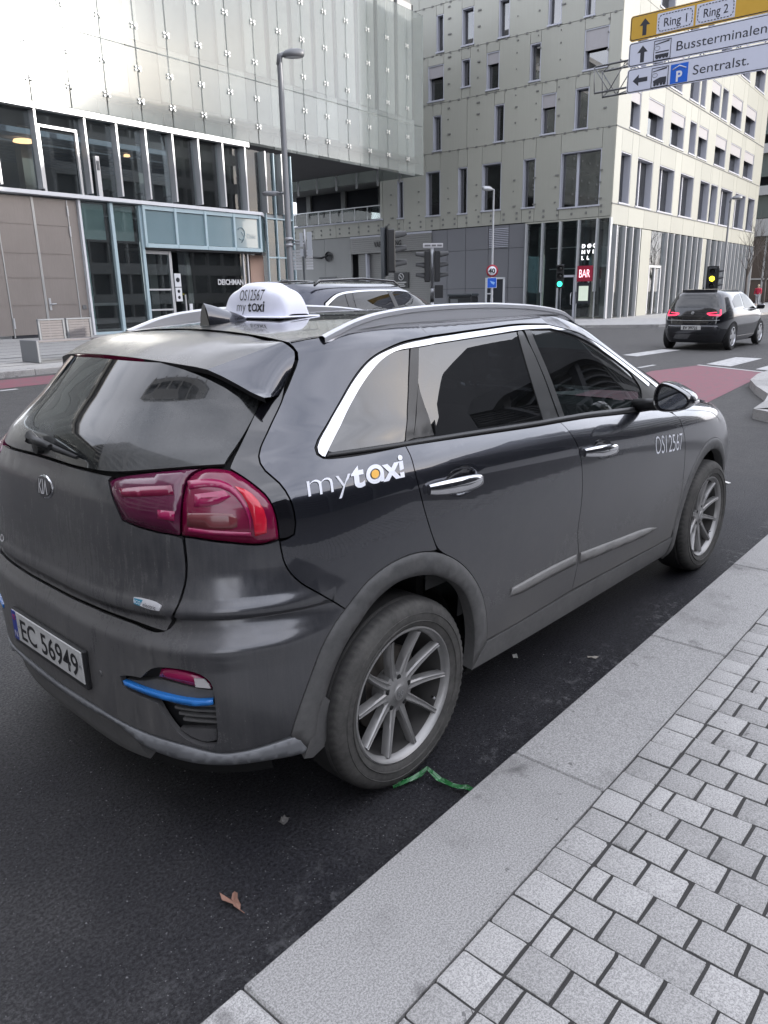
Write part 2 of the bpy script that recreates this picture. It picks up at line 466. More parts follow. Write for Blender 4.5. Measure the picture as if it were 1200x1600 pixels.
KERBM = granite('kerb_granite', (0.40, 0.393, 0.384), (0.22, 0.217, 0.213), 0.62)
def asphalt():
    b = MatB('asphalt'); v = b.geo(); x, y, z = b.sep(v)
    sp = b.noise(v, 95, 5, 0.8, 0.38, 0.66); fl = b.noise(v, 75, 2, 0.5, 0.70, 0.76); big = b.noise(v, 0.55, 6, 0.6); mid = b.noise(v, 4.5, 5, 0.6)
    wet = b.ramp(b.math('ADD', y, b.math('MULTIPLY_ADD', b.noise(v, 2.2, 6, 0.65), 0.8, -0.4)), 0.05, 0.75, 1.0, 0.0)
    wet = b.math('MULTIPLY', wet, b.ramp(b.math('ADD', x, b.math('MULTIPLY_ADD', big, 1.2, -0.6)), -2.0, -0.3, 0.50, 1.0))
    wet = b.math('MULTIPLY', wet, b.ramp(b.noise(v, 1.1, 5, 0.6), 0.30, 0.62, 0.78, 1.0))
    far = b.ramp(x, 3.3, 6.0, 1.0, 0.25); wet = b.math('MULTIPLY', wet, far)
    dry = b.mix(sp, (0.042, 0.041, 0.042), (0.150, 0.146, 0.143)); dry = b.mix(b.ramp(mid, 0.35, 0.7, 0, 0.35), dry, (0.05, 0.05, 0.052))
    wt = b.mix(sp, (0.003, 0.003, 0.005), (0.032, 0.032, 0.040))
    c = b.mix(wet, dry, wt)
    kd = b.math('ADD', b.math('MULTIPLY_ADD', x, -0.028, 1.1785), y); salt = b.math('MULTIPLY', b.ramp(kd, 0.02, 0.34, 1, 0), b.noise(v, 16, 6, 0.75, 0.50, 0.66)); salt = b.math('MULTIPLY', salt, b.ramp(b.noise(v, 1.3, 3, 0.5), 0.42, 0.6, 0.15, 0.8))
    c = b.mix(salt, c, (0.20, 0.20, 0.205)); c = b.mix(b.math('MULTIPLY', fl, 0.5), c, (0.25, 0.25, 0.26))
    b.set(color=c, rough=b.ramp(wet, 0, 1, 0.78, 0.50), spec=b.ramp(wet, 0, 1, 0.3, 0.22)); b.bump(sp, 0.55, 0.008); return b.m
ASPHALT = asphalt()
GRIT = simple('joint_grit', (0.045, 0.043, 0.042), 0.9, var=0.5, scale=260, bump=0.6)
def gz(a, b):
    t = min(1, max(0, (a - 12.0) / 20.0)); t = t * t * (3 - 2 * t)
    return 0.017 * max(0.0, b - 1.5) * (1 - t)
def sheet(name, poly, mat, dz=0.004, z=None, n=1, kind='structure'):
    """A thin flat marking laid dz above the ground; poly in street coordinates."""
    mb = MB(); vs = [E(a, b, (gz(a, b) if z is None else z) + dz) for a, b in poly]; mb.add(vs, [tuple(range(len(vs)))])
    return tag(build(name, mb, mat, None, recalc=False), kind=kind)
def up_faces(o):
    for p in o.data.polygons:
        if p.normal.z < 0: p.flip()
# road: one sheet out to the horizon, rising gently to the far side
ga = sorted(set([-700, -300, -120, -60, -30, -15, -8] + list(range(-4, 34, 2)) + [34, 38, 45, 60, 90, 150, 300, 700])); gb = [-700, -300, -100, -40, -15, -6, 0, 1.5, 4, 8, 12, 16, 20, 26, 40, 100, 300, 700]
mb = MB(); mb.grid([[E(a, b, gz(a, min(b, 40))) for b in gb] for a in ga]); rd = build('road', mb, ASPHALT); up_faces(rd); tag(rd, kind='structure')
def worn_paint(name, col, wear=0.35):
    b = MatB(name); v = b.geo(); n = b.noise(v, 9, 7, 0.7, 0.45, 0.62); f = b.noise(v, 120, 3, 0.6)
    c = b.mix(b.math('MULTIPLY', n, wear), col, (0.09, 0.09, 0.092)); c = b.mix(b.math('MULTIPLY', f, 0.25), c, (0.12, 0.12, 0.12))
    b.set(color=c, rough=0.7); return b.m
WPAINT = worn_paint('worn_white_road_paint', (0.50, 0.50, 0.50)); RED_ASPH = worn_paint('red_asphalt', (0.21, 0.060, 0.085), 0.5)
sheet('bike_lane', [(6.0, 0.9), (9.0, 0.72), (9.99, 0.77), (12.48, 0.84), (14.55, 0.89), (15.45, 2.45), (13.69, 2.9), (10.5, 2.75), (6.0, 2.6)], RED_ASPH)
sheet('bike_lane', [(-10, 11.27), (10.5, 11.27), (10.5, 12.55), (-10, 12.55)], RED_ASPH)
sheet('lane_line', [(14.50, 0.86), (14.64, 0.88), (15.56, 2.48), (15.42, 2.50)], WPAINT, 0.008)
sheet('lane_line', [(2.2, 10.95), (4.65, 10.95), (4.65, 11.07), (2.2, 11.07)], WPAINT)
sheet('lane_line', [(7.2, 10.95), (10.2, 10.95), (10.2, 11.07), (7.2, 11.07)], WPAINT)
for q in ([(16.9, 4.33), (19.5, 4.05), (19.55, 4.55), (17.1, 4.78)], [(15.58, 1.83), (17.9, 1.68), (17.93, 2.28), (15.8, 2.40)], [(15.0, 0.62), (17.2, 0.55), (17.3, 1.12), (15.2, 1.26)]): sheet('crossing_stripe', q, WPAINT)
sheet('lane_line', [(14.2, 3.30), (15.0, 3.22), (15.0, 3.32), (14.2, 3.40)], WPAINT); sheet('lane_line', [(15.6, 6.3), (18.0, 6.1), (18.0, 6.22), (15.6, 6.42)], WPAINT)

# near pavement: bed, kerb stones and setts
KR = 0.028
pav = thing('near_pavement', None, None, (0, -1.1785, 0), KR); pav['kind'] = 'structure'
kb = thing('near_kerb', None, None, (0, -1.1785, 0), KR); kb['kind'] = 'structure'
for o in (pav, kb):
    for k in ('label', 'category'):
        if k in o: del o[k]
mb = MB(); mb.box(-9, 7.2, -14, -0.335, -0.1, 0.1135); build('paving_bed', mb, GRIT, pav)
# the pavement bulges out beyond the lay-by
bul = [(7.2, -0.33), (8.6, -0.12), (9.4, -0.09), (10.2, 0.02), (11.17, 0.40), (12.0, 0.66), (13.0, 0.76), (14.2, 0.72), (60, 0.2), (60, -13), (7.2, -14)]
mb = MB(); lo = E(0, 0, 0)
Kinv = (Matrix.Translation((0, -1.1785, 0)) @ Matrix.Rotation(KR, 4, 'Z')).inverted()
pts = [Kinv @ E(a, b, 0) for a, b in bul]
pts[0] = Vector((7.2, -0.335, 0)); pts[-1] = Vector((7.2, -14, 0))
mb.prism([(p.x, p.y) for p in pts], -0.05, 0.128, 'z'); build('paving_slab', mb, granite('concrete_paving', (0.32, 0.315, 0.31), (0.22, 0.22, 0.22), 0.4), pav)
pitch = 1.1745
rng = random.Random(5)
mb = MB(); mb.cbox(0.0025, pitch - 0.0025, -0.3225, 0.0, -0.15, 0.120, 0.006); kst = mb.mesh('kerb_stone', True); kst.materials.append(KERBM)
for k in range(-6, 6): inst('kerb_stone', kst, kb, (0.236 + k * pitch, 0.0, rng.uniform(-0.0015, 0.0015)))
mb = MB(); mb.box(-9, 7.2, -0.30, -0.02, -0.15, 0.1); build('kerb_bed', mb, GRIT, kb)
# kerb round the bulge
for i in range(0, 8):
    p, q = pts[i], pts[i + 1]; L = (q - p).length; n_ = max(1, int(round(L / 1.0))) if i < 7 else 10
    for j in range(n_):
        a_ = p.lerp(q, j / n_ if i < 7 else j * 1.0 / L); b_ = p.lerp(q, (j + 1) / n_ if i < 7 else (j + 1) * 1.0 / L)
        d = (b_ - a_).normalized(); nn = Vector((-d.y, d.x, 0)); m2 = MB()
        m2.prism([(v.x, v.y) for v in (a_ + d * 0.004 + nn * 0.01, b_ - d * 0.004 + nn * 0.01, b_ - d * 0.004 - nn * 0.30, a_ + d * 0.004 - nn * 0.30)], -0.1, 0.134, 'z'); build('kerb_stone', m2, KERBM, kb)
# setts: a soldier course along the kerb, then rows at right angles to it, broken half-bond
SP = 0.1127
def sett_mesh(i, lx, ly):
    r = random.Random(100 + i); m = MB(); c = 0.005
    vs = []; t = 0.0
    xs = [-lx / 2, -lx / 2 + c * 1.6, lx / 2 - c * 1.6, lx / 2]; ys = [-ly / 2, -ly / 2 + c * 1.6, ly / 2 - c * 1.6, ly / 2]
    for yi, y in enumerate(ys):
        for xi, x in enumerate(xs):
            edge = xi in (0, 3) or yi in (0, 3)
            vs.append((x + r.uniform(-.0015, .0015), y + r.uniform(-.0015, .0015), (-c if edge else 0) + r.uniform(-.0008, .0008)))
    fs = [(j * 4 + i2, j * 4 + i2 + 1, (j + 1) * 4 + i2 + 1, (j + 1) * 4 + i2) for j in range(3) for i2 in range(3)]
    m.add(vs, fs, 0, True)
    ring = [0, 1, 2, 3, 7, 11, 15, 14, 13, 12, 8, 4]; low = [(vs[k][0], vs[k][1], -0.05) for k in ring]
    o = len(m.v); m.v += low
    for k in range(12):
        m.f.append([ring[(k + 1) % 12], ring[k], o + k, o + (k + 1) % 12]); m.mi.append(0); m.sm.append(False)
    me = m.mesh('sett', True); me.materials.append(GRANITE); me.set_sharp_from_angle(angle=R_(50)); return me
LB = 0.1155
S_sol = [sett_mesh(i, SP - 0.0055, 0.1065) for i in range(5)]
S_full = [sett_mesh(10 + i, SP - 0.0055, LB - 0.0095) for i in range(7)]
S_half = [sett_mesh(20 + i, SP - 0.0055, LB / 2 - 0.0095) for i in range(4)]
y_sol = -0.3225 - 0.006
spots = []
for k in range(-16, 60):
    x = -0.529 + (k + 0.5) * SP
    spots.append((x, y_sol - 0.0545, S_sol)); y0 = y_sol - 0.1125
    if k % 2: spots.append((x, y0 - LB / 4, S_half)); y0 -= LB / 2
    nmax = 26 if k < 34 else 14
    for j in range(nmax): spots.append((x, y0 - (j + 0.5) * LB, S_full))
# the 300 nearest the camera in view are stones of their own, the rest one mass
cx, cy = -1.68, -2.37
def seen(x, y):
    w = Matrix.Translation((0, -1.1785, 0)) @ Matrix.Rotation(KR, 4, 'Z') @ Vector((x, y, 0.12))
    c = cam.matrix_world.inverted() @ w
    if c.z > -0.2: return None
    u, v = c.x / -c.z * 1165.3 / 600, c.y / -c.z * 1165.3 / 800
    return c.length if abs(u) < 1.06 and abs(v) < 1.05 else None
ds = [(seen(x, y), i) for i, (x, y, s) in enumerate(spots)]; vis = sorted((d, i) for d, i in ds if d is not None)
own = set(i for d, i in vis[:298]); rest = MB()
for i, (x, y, s) in enumerate(spots):
    me = s[rng.randrange(len(s))]; z = 0.1205 + rng.gauss(0, 0.0013); rot = (rng.gauss(0, 0.008), rng.gauss(0, 0.008), rng.gauss(0, 0.012) + (PI if rng.random() < 0.5 else 0))
    if i in own: inst('sett', me, pav, (x, y, z), rot=rot)
    else:
        Mx = Matrix.Translation((x, y, z)) @ Euler(rot).to_matrix().to_4x4()
        rest.add([Mx @ v.co for v in me.vertices], [tuple(p.vertices) for p in me.polygons])
o = build('setts_beyond', rest, GRANITE, pav, recalc=False); o['kind'] = 'stuff'

# far pavement and kerb in front of the library
FPAV = granite('far_paving', (0.40, 0.395, 0.39), (0.28, 0.28, 0.28), 0.25)
mb = MB(); la = [-30, -10, 0, 5, 10, 15, 20, 25, 30, 36]
bt = lambda a: 13.2
mb.grid([[E(a, b, gz(a, b) + 0.12) for b in (13.2, 16, 20, 24, 40)] for a in la]); fp = build('far_pavement', mb, FPAV); up_faces(fp); tag(fp, kind='structure')
fk = thing('far_kerb', None, None, E(0, 13.0, 0), EA); fk['kind'] = 'structure'
for k in ('label', 'category'):
    if k in fk: del fk[k]
for k in range(-8, 24):
    a = k * 1.2; mb = MB(); z = gz(a + 0.6, 13.0); mb.cbox(a + 0.005, a + 1.195, -0.12, 0.2, z - 0.1, z + 0.124, 0.012); build('kerb_stone', mb, KERBM, fk)
fj = thing('paving_joints', None, None, E(0, 14, 0), EA); fj['kind'] = 'structure'
for k in ('label', 'category'):
    if k in fj: del fj[k]
for i, bq in enumerate((13.9, 14.5, 15.1, 15.8, 16.7, 17.6, 18.6, 19.7, 21.0)):
    mb = MB(); w = 0.05 if bq == 15.8 else 0.02
    mb.grid([[(a, bq - 14 + s * w, gz(a, bq + s * w) + 0.124) for s in (-1, 1)] for a in la[:-1]]); o = build('paving_joint', mb, GRIT, fj); up_faces(o)
# pavement round the office corner
mb = MB(); mb.prism([(v.x, v.y) for v in (E(31.5, 12.4), E(33.0, 9.2), E(36, 8.4), E(120, 8.4), E(120, 16), E(45, 16), E(45, 45), E(31.5, 45))], -0.05, 0.12, 'z'); o = build('corner_pavement', mb, FPAV); tag(o, kind='structure')
ck = thing('corner_kerb', None, None, (0, 0, 0)); ck['kind'] = 'structure'
for k in ('label', 'category'):
    if k in ck: del ck[k]
cp_ = [E(31.5, 44), E(31.5, 12.4), E(33.0, 9.2), E(36, 8.4), E(90, 8.4)]
for i in range(4):
    p, q = cp_[i], cp_[i + 1]; L = (q - p).length; n_ = min(24, int(L / 1.2) + 1); st = L / n_ if L < 30 else 1.2
    d = (q - p).normalized(); nn = Vector((d.y, -d.x, 0))
    for j in range(n_):
        a_, b_ = p + d * (j * st + 0.006), p + d * ((j + 1) * st - 0.006); m2 = MB()
        m2.prism([(v.x, v.y) for v in (a_ + nn * 0.14, b_ + nn * 0.14, b_ - nn * 0.12, a_ - nn * 0.12)], -0.1, 0.126, 'z'); build('kerb_stone', m2, KERBM, ck)
# ================================================================== BUILDINGS
UB = MB().box(0, 1, 0, 1, 0, 1).mesh('block', True)
def unit(mat, name):
    me = UB.copy(); me.name = name; me.materials.clear(); me.materials.append(mat); return me
class Site:
    """Street-aligned building: parts are given in street coordinates and stored relative to the base."""
    def __init__(s, name, label, cat, a, b, z):
        s.o = thing(name, label, cat, E(a, b, z), EA); s.a, s.b, s.z = a, b, z; s.um = {}
    def block(s, name, mat, a0, a1, b0, b1, z0, z1, parent=None):
        k = (name, mat.name)
        if k not in s.um: s.um[k] = unit(mat, name)
        loc = (a0 - s.a, b0 - s.b, z0 - s.z)
        if parent is not None and parent is not s.o: loc = tuple(l - p for l, p in zip(loc, parent['_o'])) if '_o' in parent else loc
        return inst(name, s.um[k], parent or s.o, loc, (a1 - a0, b1 - b0, z1 - z0))
    def mesh(s, name, mb, mat, angle=None, parent=None):
        mb.v = [(x - s.a, y - s.b, z - s.z) for x, y, z in mb.v]
        return build(name, mb, mat, parent or s.o, angle)

# ---------------- library: hung glass skin over a set-back ground floor
def frit_glass(name, tint, frost, fac, rough=0.12):
    b = MatB(name); p = b.p; out = b.n['Material Output']; v = b.geo()
    oi = b.node('ShaderNodeObjectInfo'); n = b.noise(b.geo((1, 1, 0.25)), 1.3, 4, 0.6)
    hv = b.node('ShaderNodeHueSaturation'); hv.inputs['Color'].default_value = (*frost, 1)
    b.l.new(b.math('ADD', b.ramp(oi.outputs['Random'], 0, 1, 0.88, 1.10, False), b.math('MULTIPLY_ADD', n, 0.2, -0.1)), hv.inputs['Value'])
    b.set(rough=rough, spec=0.8, coat=1.0, coat_rough=0.02, ior=1.6); b.l.new(hv.outputs[0], p.inputs['Base Color'])
    tr = b.node('ShaderNodeBsdfTransparent'); tr.inputs['Color'].default_value = (*tint, 1); m = b.node('ShaderNodeMixShader'); m.inputs[0].default_value = fac
    b.l.new(tr.outputs[0], m.inputs[1]); b.l.new(p.outputs[0], m.inputs[2]); b.l.new(m.outputs[0], out.inputs['Surface']); return b.m
SKIN = frit_glass('fritted_glass_skin', (0.86, 0.90, 0.90), (0.235, 0.25, 0.25), 0.40)
WHITE_B = simple('white_facade_board', (0.52, 0.52, 0.52), 0.5, var=0.05, scale=2); GREY_B = simple('grey_facade_board', (0.27, 0.28, 0.285), 0.55, var=0.06, scale=2)
DARK_B = simple('dark_facade_board', (0.11, 0.115, 0.12), 0.6, var=0.1, scale=2); STEELM = simple('galvanised_steel', (0.42, 0.43, 0.44), 0.4, 0.7, var=0.1)
MULL = simple('aluminium_mullion', (0.50, 0.51, 0.53), 0.38, 0.5, var=0.06); LEDGE = simple('white_enamel_ledge', (0.62, 0.63, 0.66), 0.4, var=0.04)
SHOP = see_glass('clear_shop_glass', (0.78, 0.83, 0.83), 1.6, 0.006, 0.06, (0.25, 0.27, 0.28), 0.8)
TEAL = frit_glass('teal_spandrel_glass', (0.3, 0.4, 0.42), (0.20, 0.285, 0.315), 0.95, 0.12); TEALG = see_glass('teal_tinted_glass', (0.38, 0.52, 0.54), 1.7, 0.01, 0.25, (0.26, 0.36, 0.38), 0.6)
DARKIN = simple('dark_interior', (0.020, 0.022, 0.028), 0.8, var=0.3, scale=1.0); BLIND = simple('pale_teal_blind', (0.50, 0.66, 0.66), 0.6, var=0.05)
def steel_sheet():
    b = MatB('perforated_bronze_sheet'); v = b.coords(); n = b.noise(b.geo((60, 60, 1.2)), 2, 4, 0.7); m = b.noise(b.geo(), 0.9, 5, 0.6)
    b.set(color=b.mix(b.math('ADD', b.math('MULTIPLY', n, 0.6), b.math('MULTIPLY', m, 0.4)), (0.145, 0.128, 0.120), (0.30, 0.275, 0.262)), rough=0.45, metal=0.35); return b.m
BRONZE = steel_sheet()
lib = Site('library', 'glass skinned library with hanging upper floor and teal entrance canopy', 'building', 9.0, 22.8, 0.48)
LJ = [4.2, 5.55, 6.9, 8.25, 9.62, 11.0, 12.39, 13.77, 15.15, 16.53, 17.9, 19.37, 20.8, 22.25, 23.7, 25.12, 26.6, 28.1, 29.68, 31.2, 32.87, 34.4]
rng = random.Random(11)
CLM = MB(); CLM.tube([(0, -0.10, 0), (0, 0.04, 0)], 0.028, 8)
for sx in (-1, 1): CLM.tube([(0, -0.05, 0), (sx * 0.09, -0.045, 0.055)], 0.016, 6); CLM.tube([(0, -0.05, 0), (sx * 0.09, -0.045, -0.055)], 0.016, 6)
for sx in (-1, 1):
    for sz in (-1, 1): CLM.lathe([(0, -0.06), (0.036, -0.055), (0.036, -0.03)], 8, 'y') if False else CLM.box(sx * 0.09 - 0.03, sx * 0.09 + 0.03, -0.055, -0.03, sz * 0.055 - 0.03, sz * 0.055 + 0.03)
CLMM = CLM.mesh('glass_clamp', True); CLMM.materials.append(STEELM)
for i in range(len(LJ) - 1):
    a0, a1 = LJ[i] + 0.026, LJ[i + 1] - 0.026
    for z0, z1 in ((7.82, 10.16), (10.20, 15.4)): lib.block('glass_panel', SKIN, a0, a1, 22.8, 22.83, z0, z1)
    if i > 3:
        for z in (8.47, 9.52, 10.86, 12.29, 13.7): inst('glass_clamp', CLMM, lib.o, (LJ[i] - 9.0, 0.0, z - 0.48))
    # boards behind the glass
    lib.block('backing_board', DARK_B if i % 3 == 1 else GREY_B, a0, a1, 23.38, 23.46, 7.86, 8.78)
    k = (WHITE_B, GREY_B, WHITE_B, GREY_B)[i % 4]
    lib.block('backing_board', GREY_B if i % 2 else WHITE_B, a0, a1, 23.40, 23.46, 8.80, 10.6)
    s_ = rng.uniform(0.25, 0.45)
    lib.block('backing_board', WHITE_B, a0, a0 + (a1 - a0) * s_, 23.34, 23.46, 10.62, 16.0)
    lib.block('backing_board', GREY_B if i < 13 else WHITE_B, a0 + (a1 - a0) * s_ + 0.03, a1 - 0.16, 23.42, 23.46, 10.62, 16.0)
    if i > 15: lib.block('window_strip', DARKIN, a1 - 0.14, a1, 23.44, 23.46, 10.62, 16.0)
for j, b0 in enumerate(np.arange(22.86, 40, 1.55)):          # return face
    lib.block('glass_panel', SKIN, 34.38, 34.41, b0, b0 + 1.50, 7.82, 10.16); lib.block('glass_panel', SKIN, 34.38, 34.41, b0, b0 + 1.50, 10.2, 15.4)
    inst('glass_clamp', CLMM, lib.o, (34.40 - 9.0, b0 - 22.8 + 1.52, 8.1 - 0.48), rot=(0, 0, PI / 2))
    lib.block('hanger', STEELM, 34.30, 34.34, b0 + 1.46, b0 + 1.58, 7.6, 8.45)
for k in range(25):                                         # the same front runs on to the left, out of the picture
    a0, a1 = 4.15 - (k + 1) * 1.4, 4.11 - k * 1.4
    lib.block('glass_panel', SKIN, a0, a1, 22.8, 22.83, 7.82, 15.4); lib.block('backing_board', WHITE_B if k % 2 else DARK_B, a0, a1, 23.40, 23.46, 7.9, 16.0)
    lib.block('window_pane', SHOP, a0, a1, 23.08, 23.10, 5.14, 7.6); lib.block('bronze_panel', GREY_B, a0, a1, 22.76, 22.82, 0.5, 4.92)
SOFF = simple('dark_soffit', (0.06, 0.06, 0.062), 0.7)
lib.block('soffit', SOFF, -31, 34.25, 23.0, 40, 8.42, 8.6); lib.block('upper_wall', GREY_B, -31, 34.2, 23.48, 40, 8.62, 17.0)
lib.block('roof', WHITE_B, -31, 35.3, 22.0, 41, 17.0, 17.3); lib.block('eave', WHITE_B, 34.0, 36.0, 22.2, 24.0, 16.75, 17.0)
lib.block('edge_beam', STEELM, 4.2, 21.6, 22.72, 22.98, 7.60, 7.78)
# upper window band
WM_ = [6.2, 7.4, 8.6, 9.8, 11.0, 12.4, 14.16, 15.38, 16.58, 17.77, 18.98, 20.2, 21.4, 22.52, 23.5, 24.3]
for i in range(len(WM_) - 1):
    lib.block('window_pane', SHOP, WM_[i] + 0.03, WM_[i + 1] - 0.03, 23.08, 23.10, 5.14, 7.60)
    if i: lib.block('mullion', MULL if i < 13 else STEELM, WM_[i] - 0.035, WM_[i] + 0.035, 22.78, 23.12, 5.22 if i < 12 else 5.14, 7.58)
lib.block('door_frame', MULL, 12.52, 12.60, 22.96, 23.06, 5.14, 7.2); lib.block('door_frame', MULL, 13.86, 13.94, 22.96, 23.06, 5.14, 7.2); lib.block('door_frame', MULL, 12.60, 13.86, 22.96, 23.06, 7.12, 7.2)
lib.block('intercom_post', MULL, 14.45, 14.60, 22.85, 23.0, 5.14, 6.45); lib.block('card_reader', DARK_B, 14.48, 14.57, 22.83, 22.86, 6.0, 6.3)
lib.block('floor_slab', GREY_B, 4.2, 24.25, 23.12, 33, 4.96, 5.13)
LAMEL = simple('blue_ceiling_lamella', (0.17, 0.21, 0.30), 0.6, var=0.15)
for k in range(11): lib.block('ceiling_lamella', LAMEL, 4.5, 22.8, 23.9 + k * 0.55, 24.0 + k * 0.55, 7.02, 7.20)
lib.block('back_wall', simple('library_back_wall', (0.20, 0.22, 0.255), 0.8, var=0.5, scale=0.6), 4.2, 24.0, 30.0, 30.2, 5.13, 8.4)
CONC = simple('raw_concrete', (0.27, 0.275, 0.27), 0.8, var=0.18, scale=1.5)
for a in (8.5, 13.2, 18.0, 22.0): lib.block('column', CONC, a, a + 0.4, 25.4, 25.8, 0.5, 7.6)
lib.block('partition', CONC, 10.6, 12.3, 26.2, 26.4, 5.13, 6.8)
for a, b, r in ((12.9, 24.6, 0.34), (16.9, 24.5, 0.12)):
    mb = MB(); mb.lathe([(0.0, 6.90), (r, 6.90), (r * 0.9, 6.97), (0.0, 7.0)], 20, 'z'); mb.v = [(x + a, y + b, z) for x, y, z in mb.v]; lib.mesh('pendant_lamp', mb, emitter('warm_lamp_glow' + str(r), (1.0, 0.55, 0.28), 1.6))
for a in (15.6, 17.1, 18.4, 19.7):
    mb = MB(); mb.cbox(a, a + 0.5, 24.0, 24.5, 5.55, 5.60, 0.02); mb.cbox(a, a + 0.5, 24.46, 24.5, 5.6, 6.0, 0.02)
    for dx in (0.03, 0.45):
        for dy in (0.03, 0.45): mb.tube([(a + dx, 24 + dy, 5.13), (a + dx, 24 + dy, 5.56)], 0.015, 6)
    lib.mesh('chair', mb, DARK_B)
lib.block('ledge', LEDGE, 6.0, 21.9, 22.50, 23.1, 4.98, 5.10)
mb = MB(); mb.prism([(21.9, 22.50), (22.6, 23.1), (21.9, 23.1)], 4.98, 5.10, 'z'); lib.mesh('ledge', mb, LEDGE)
# bronze sheet doors
for a0, a1 in ((6.0, 8.3), (8.33, 10.63), (10.68, 11.84), (11.92, 13.08), (13.11, 13.44)):
    pn = lib.block('bronze_panel', BRONZE, a0, a1, 22.76, 22.82, 0.58 if a0 < 13 else 0.5, 4.92)
for z in (1.55, 2.42, 3.19, 4.09):
    for a0, a1 in ((8.35, 10.6), (10.74, 11.78), (11.98, 13.02)): lib.block('panel_rib', BRONZE, a0, a1, 22.745, 22.765, z - 0.018, z + 0.018)
for a in (10.655, 11.86, 11.90, 13.095): lib.block('door_jamb', STEELM, a - 0.018, a + 0.018, 22.74, 22.80, 0.5, 4.92)
for a, z in ((13.06, 4.4), (13.06, 3.75), (13.1, 0.75), (10.66, 0.8)): lib.block('hinge', MULL, a, a + 0.05, 22.71, 22.75, z, z + 0.33)
mb = MB(); mb.tube([(12.02, 22.75, 1.55), (12.02, 22.66, 1.55), (12.2, 22.66, 1.56)], 0.02, 8); mb.cbox(11.98, 12.06, 22.73, 22.76, 1.35, 1.75, 0.008); lib.mesh('door_handle', mb, MULL)
lib.block('threshold', DARKIN, 10.6, 13.4, 22.78, 22.85, 0.45, 0.58); lib.block('letter_plate', DARK_B, 13.2, 13.34, 22.74, 22.76, 1.35, 1.5)
# tall glazing beside the doors
lib.block('glazing_frame', LEDGE, 13.47, 13.55, 22.66, 22.80, 0.42, 4.95)
for a0, a1 in ((13.58, 14.68), (14.80, 15.86)):
    lib.block('window_pane', SHOP, a0, a1, 22.78, 22.80, 0.55, 4.92); lib.block('blind', BLIND, a0 + 0.12, a1 - 0.06, 23.0, 23.02, 3.72, 4.9)
for a in (14.74, 15.92): lib.block('glazing_frame', simple('pale_teal_frame', (0.36, 0.46, 0.50), 0.45) if a < 15 else bpy.data.materials['pale_teal_frame'], a - 0.06, a + 0.06, 22.66, 22.82, 0.45, 4.95)
TF = bpy.data.materials['pale_teal_frame']
lib.block('glazing_frame', TF, 13.5, 15.95, 22.70, 22.80, 0.45, 0.55); lib.block('glazing_frame', LEDGE, 13.47, 15.0, 22.55, 22.70, 0.40, 0.46)
lib.block('duct', BLIND, 13.72, 13.95, 23.2, 23.45, 0.5, 4.5)
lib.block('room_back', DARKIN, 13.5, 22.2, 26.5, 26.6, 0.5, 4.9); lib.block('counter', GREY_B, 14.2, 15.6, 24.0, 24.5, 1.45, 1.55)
# canopy of teal spandrels
CJ = [16.0, 17.41, 18.85, 20.34, 21.78]
for i in range(4):
    lib.block('spandrel_panel', TEAL, CJ[i] + 0.06, CJ[i + 1] - 0.06, 22.62, 22.66, 3.66, 4.80)
    lib.block('canopy_frame', TF, CJ[i] + 0.02, CJ[i + 1] - 0.02, 22.52, 22.66, 3.50, 3.64); lib.block('canopy_frame', TF, CJ[i] + 0.02, CJ[i + 1] - 0.02, 22.56, 22.66, 4.82, 4.96)
for a in CJ: lib.block('canopy_frame', TF, a - 0.05, a + 0.05, 22.54, 22.70, 3.50, 4.96)
mb = MB(); mb.prism([(21.84, 22.60), (22.5, 23.06), (22.48, 23.10), (21.84, 22.66)], 3.52, 4.94, 'z'); lib.mesh('spandrel_panel', mb, TEALG)
lib.block('canopy_soffit', SOFF, 16.0, 21.8, 22.66, 24.0, 3.44, 3.52)
mb = MB(); mb.prism([(21.84, 22.62), (22.5, 23.08), (21.84, 23.08)], 3.40, 3.50, 'z'); lib.mesh('canopy_soffit', mb, SOFF)
GHOST = simple('etched_mark', (0.15, 0.215, 0.24), 0.4)
mb = MB(); mb.tube([(20.72 + 0.2 * math.cos(t), 22.612, 4.2 + 0.24 * math.sin(t)) for t in np.linspace(-2.2, 2.4, 20)], 0.02, 5); mb.tube([(20.75, 22.612, 4.25), (20.9, 22.612, 4.05), (20.72, 22.612, 3.85)], 0.018, 5); lib.mesh('etched_mark', mb, GHOST)
text_obj('etched_mark', 'Oslo', GHOST, lib.o, 0.26, lambda x, y, z: Vector((21.02 + x - 9.0, 22.615 - 22.8, 4.03 + y - 0.48)))
# entrance
for a0, a1 in ((16.06, 17.34),):
    lib.block('door_leaf', SHOP, a0 + 0.1, a1 - 0.1, 22.98, 23.0, 0.6, 3.3)
    for x0, x1 in ((a0, a0 + 0.1), (a1 - 0.12, a1)): lib.block('door_frame', MULL, x0, x1, 22.94, 23.04, 0.5, 3.42)
    for z in (1.25, 2.0, 3.3): lib.block('door_rail', MULL, a0 + 0.1, a1 - 0.12, 22.95, 23.03, z - (0.03 if z < 3 else 0), z + (0.03 if z < 3 else 0.12))
lib.block('notice', LEDGE, 17.36, 17.66, 22.90, 22.92, 2.1, 2.6); lib.block('notice', LEDGE, 17.36, 17.66, 22.90, 22.92, 1.55, 2.07)
mb = MB(); mb.lathe([(0.0, 0), (0.09, 0), (0.09, 0.006)], 16, 'y'); NOT = mb.mesh('notice_mark', True); NOT.materials.append(DARKIN)
for z in (2.36, 1.93, 1.70): inst('notice_mark', NOT, lib.o, (17.51 - 9, 22.893 - 22.8, z - 0.48), (1, 1, 1) if z > 2 else (0.7, 1, 0.7))
lib.block('door_pull', MULL, 17.75, 17.80, 22.84, 22.88, 0.9, 1.8); lib.block('push_plate', LEDGE, 17.95, 18.1, 22.86, 22.9, 0.6, 1.45)
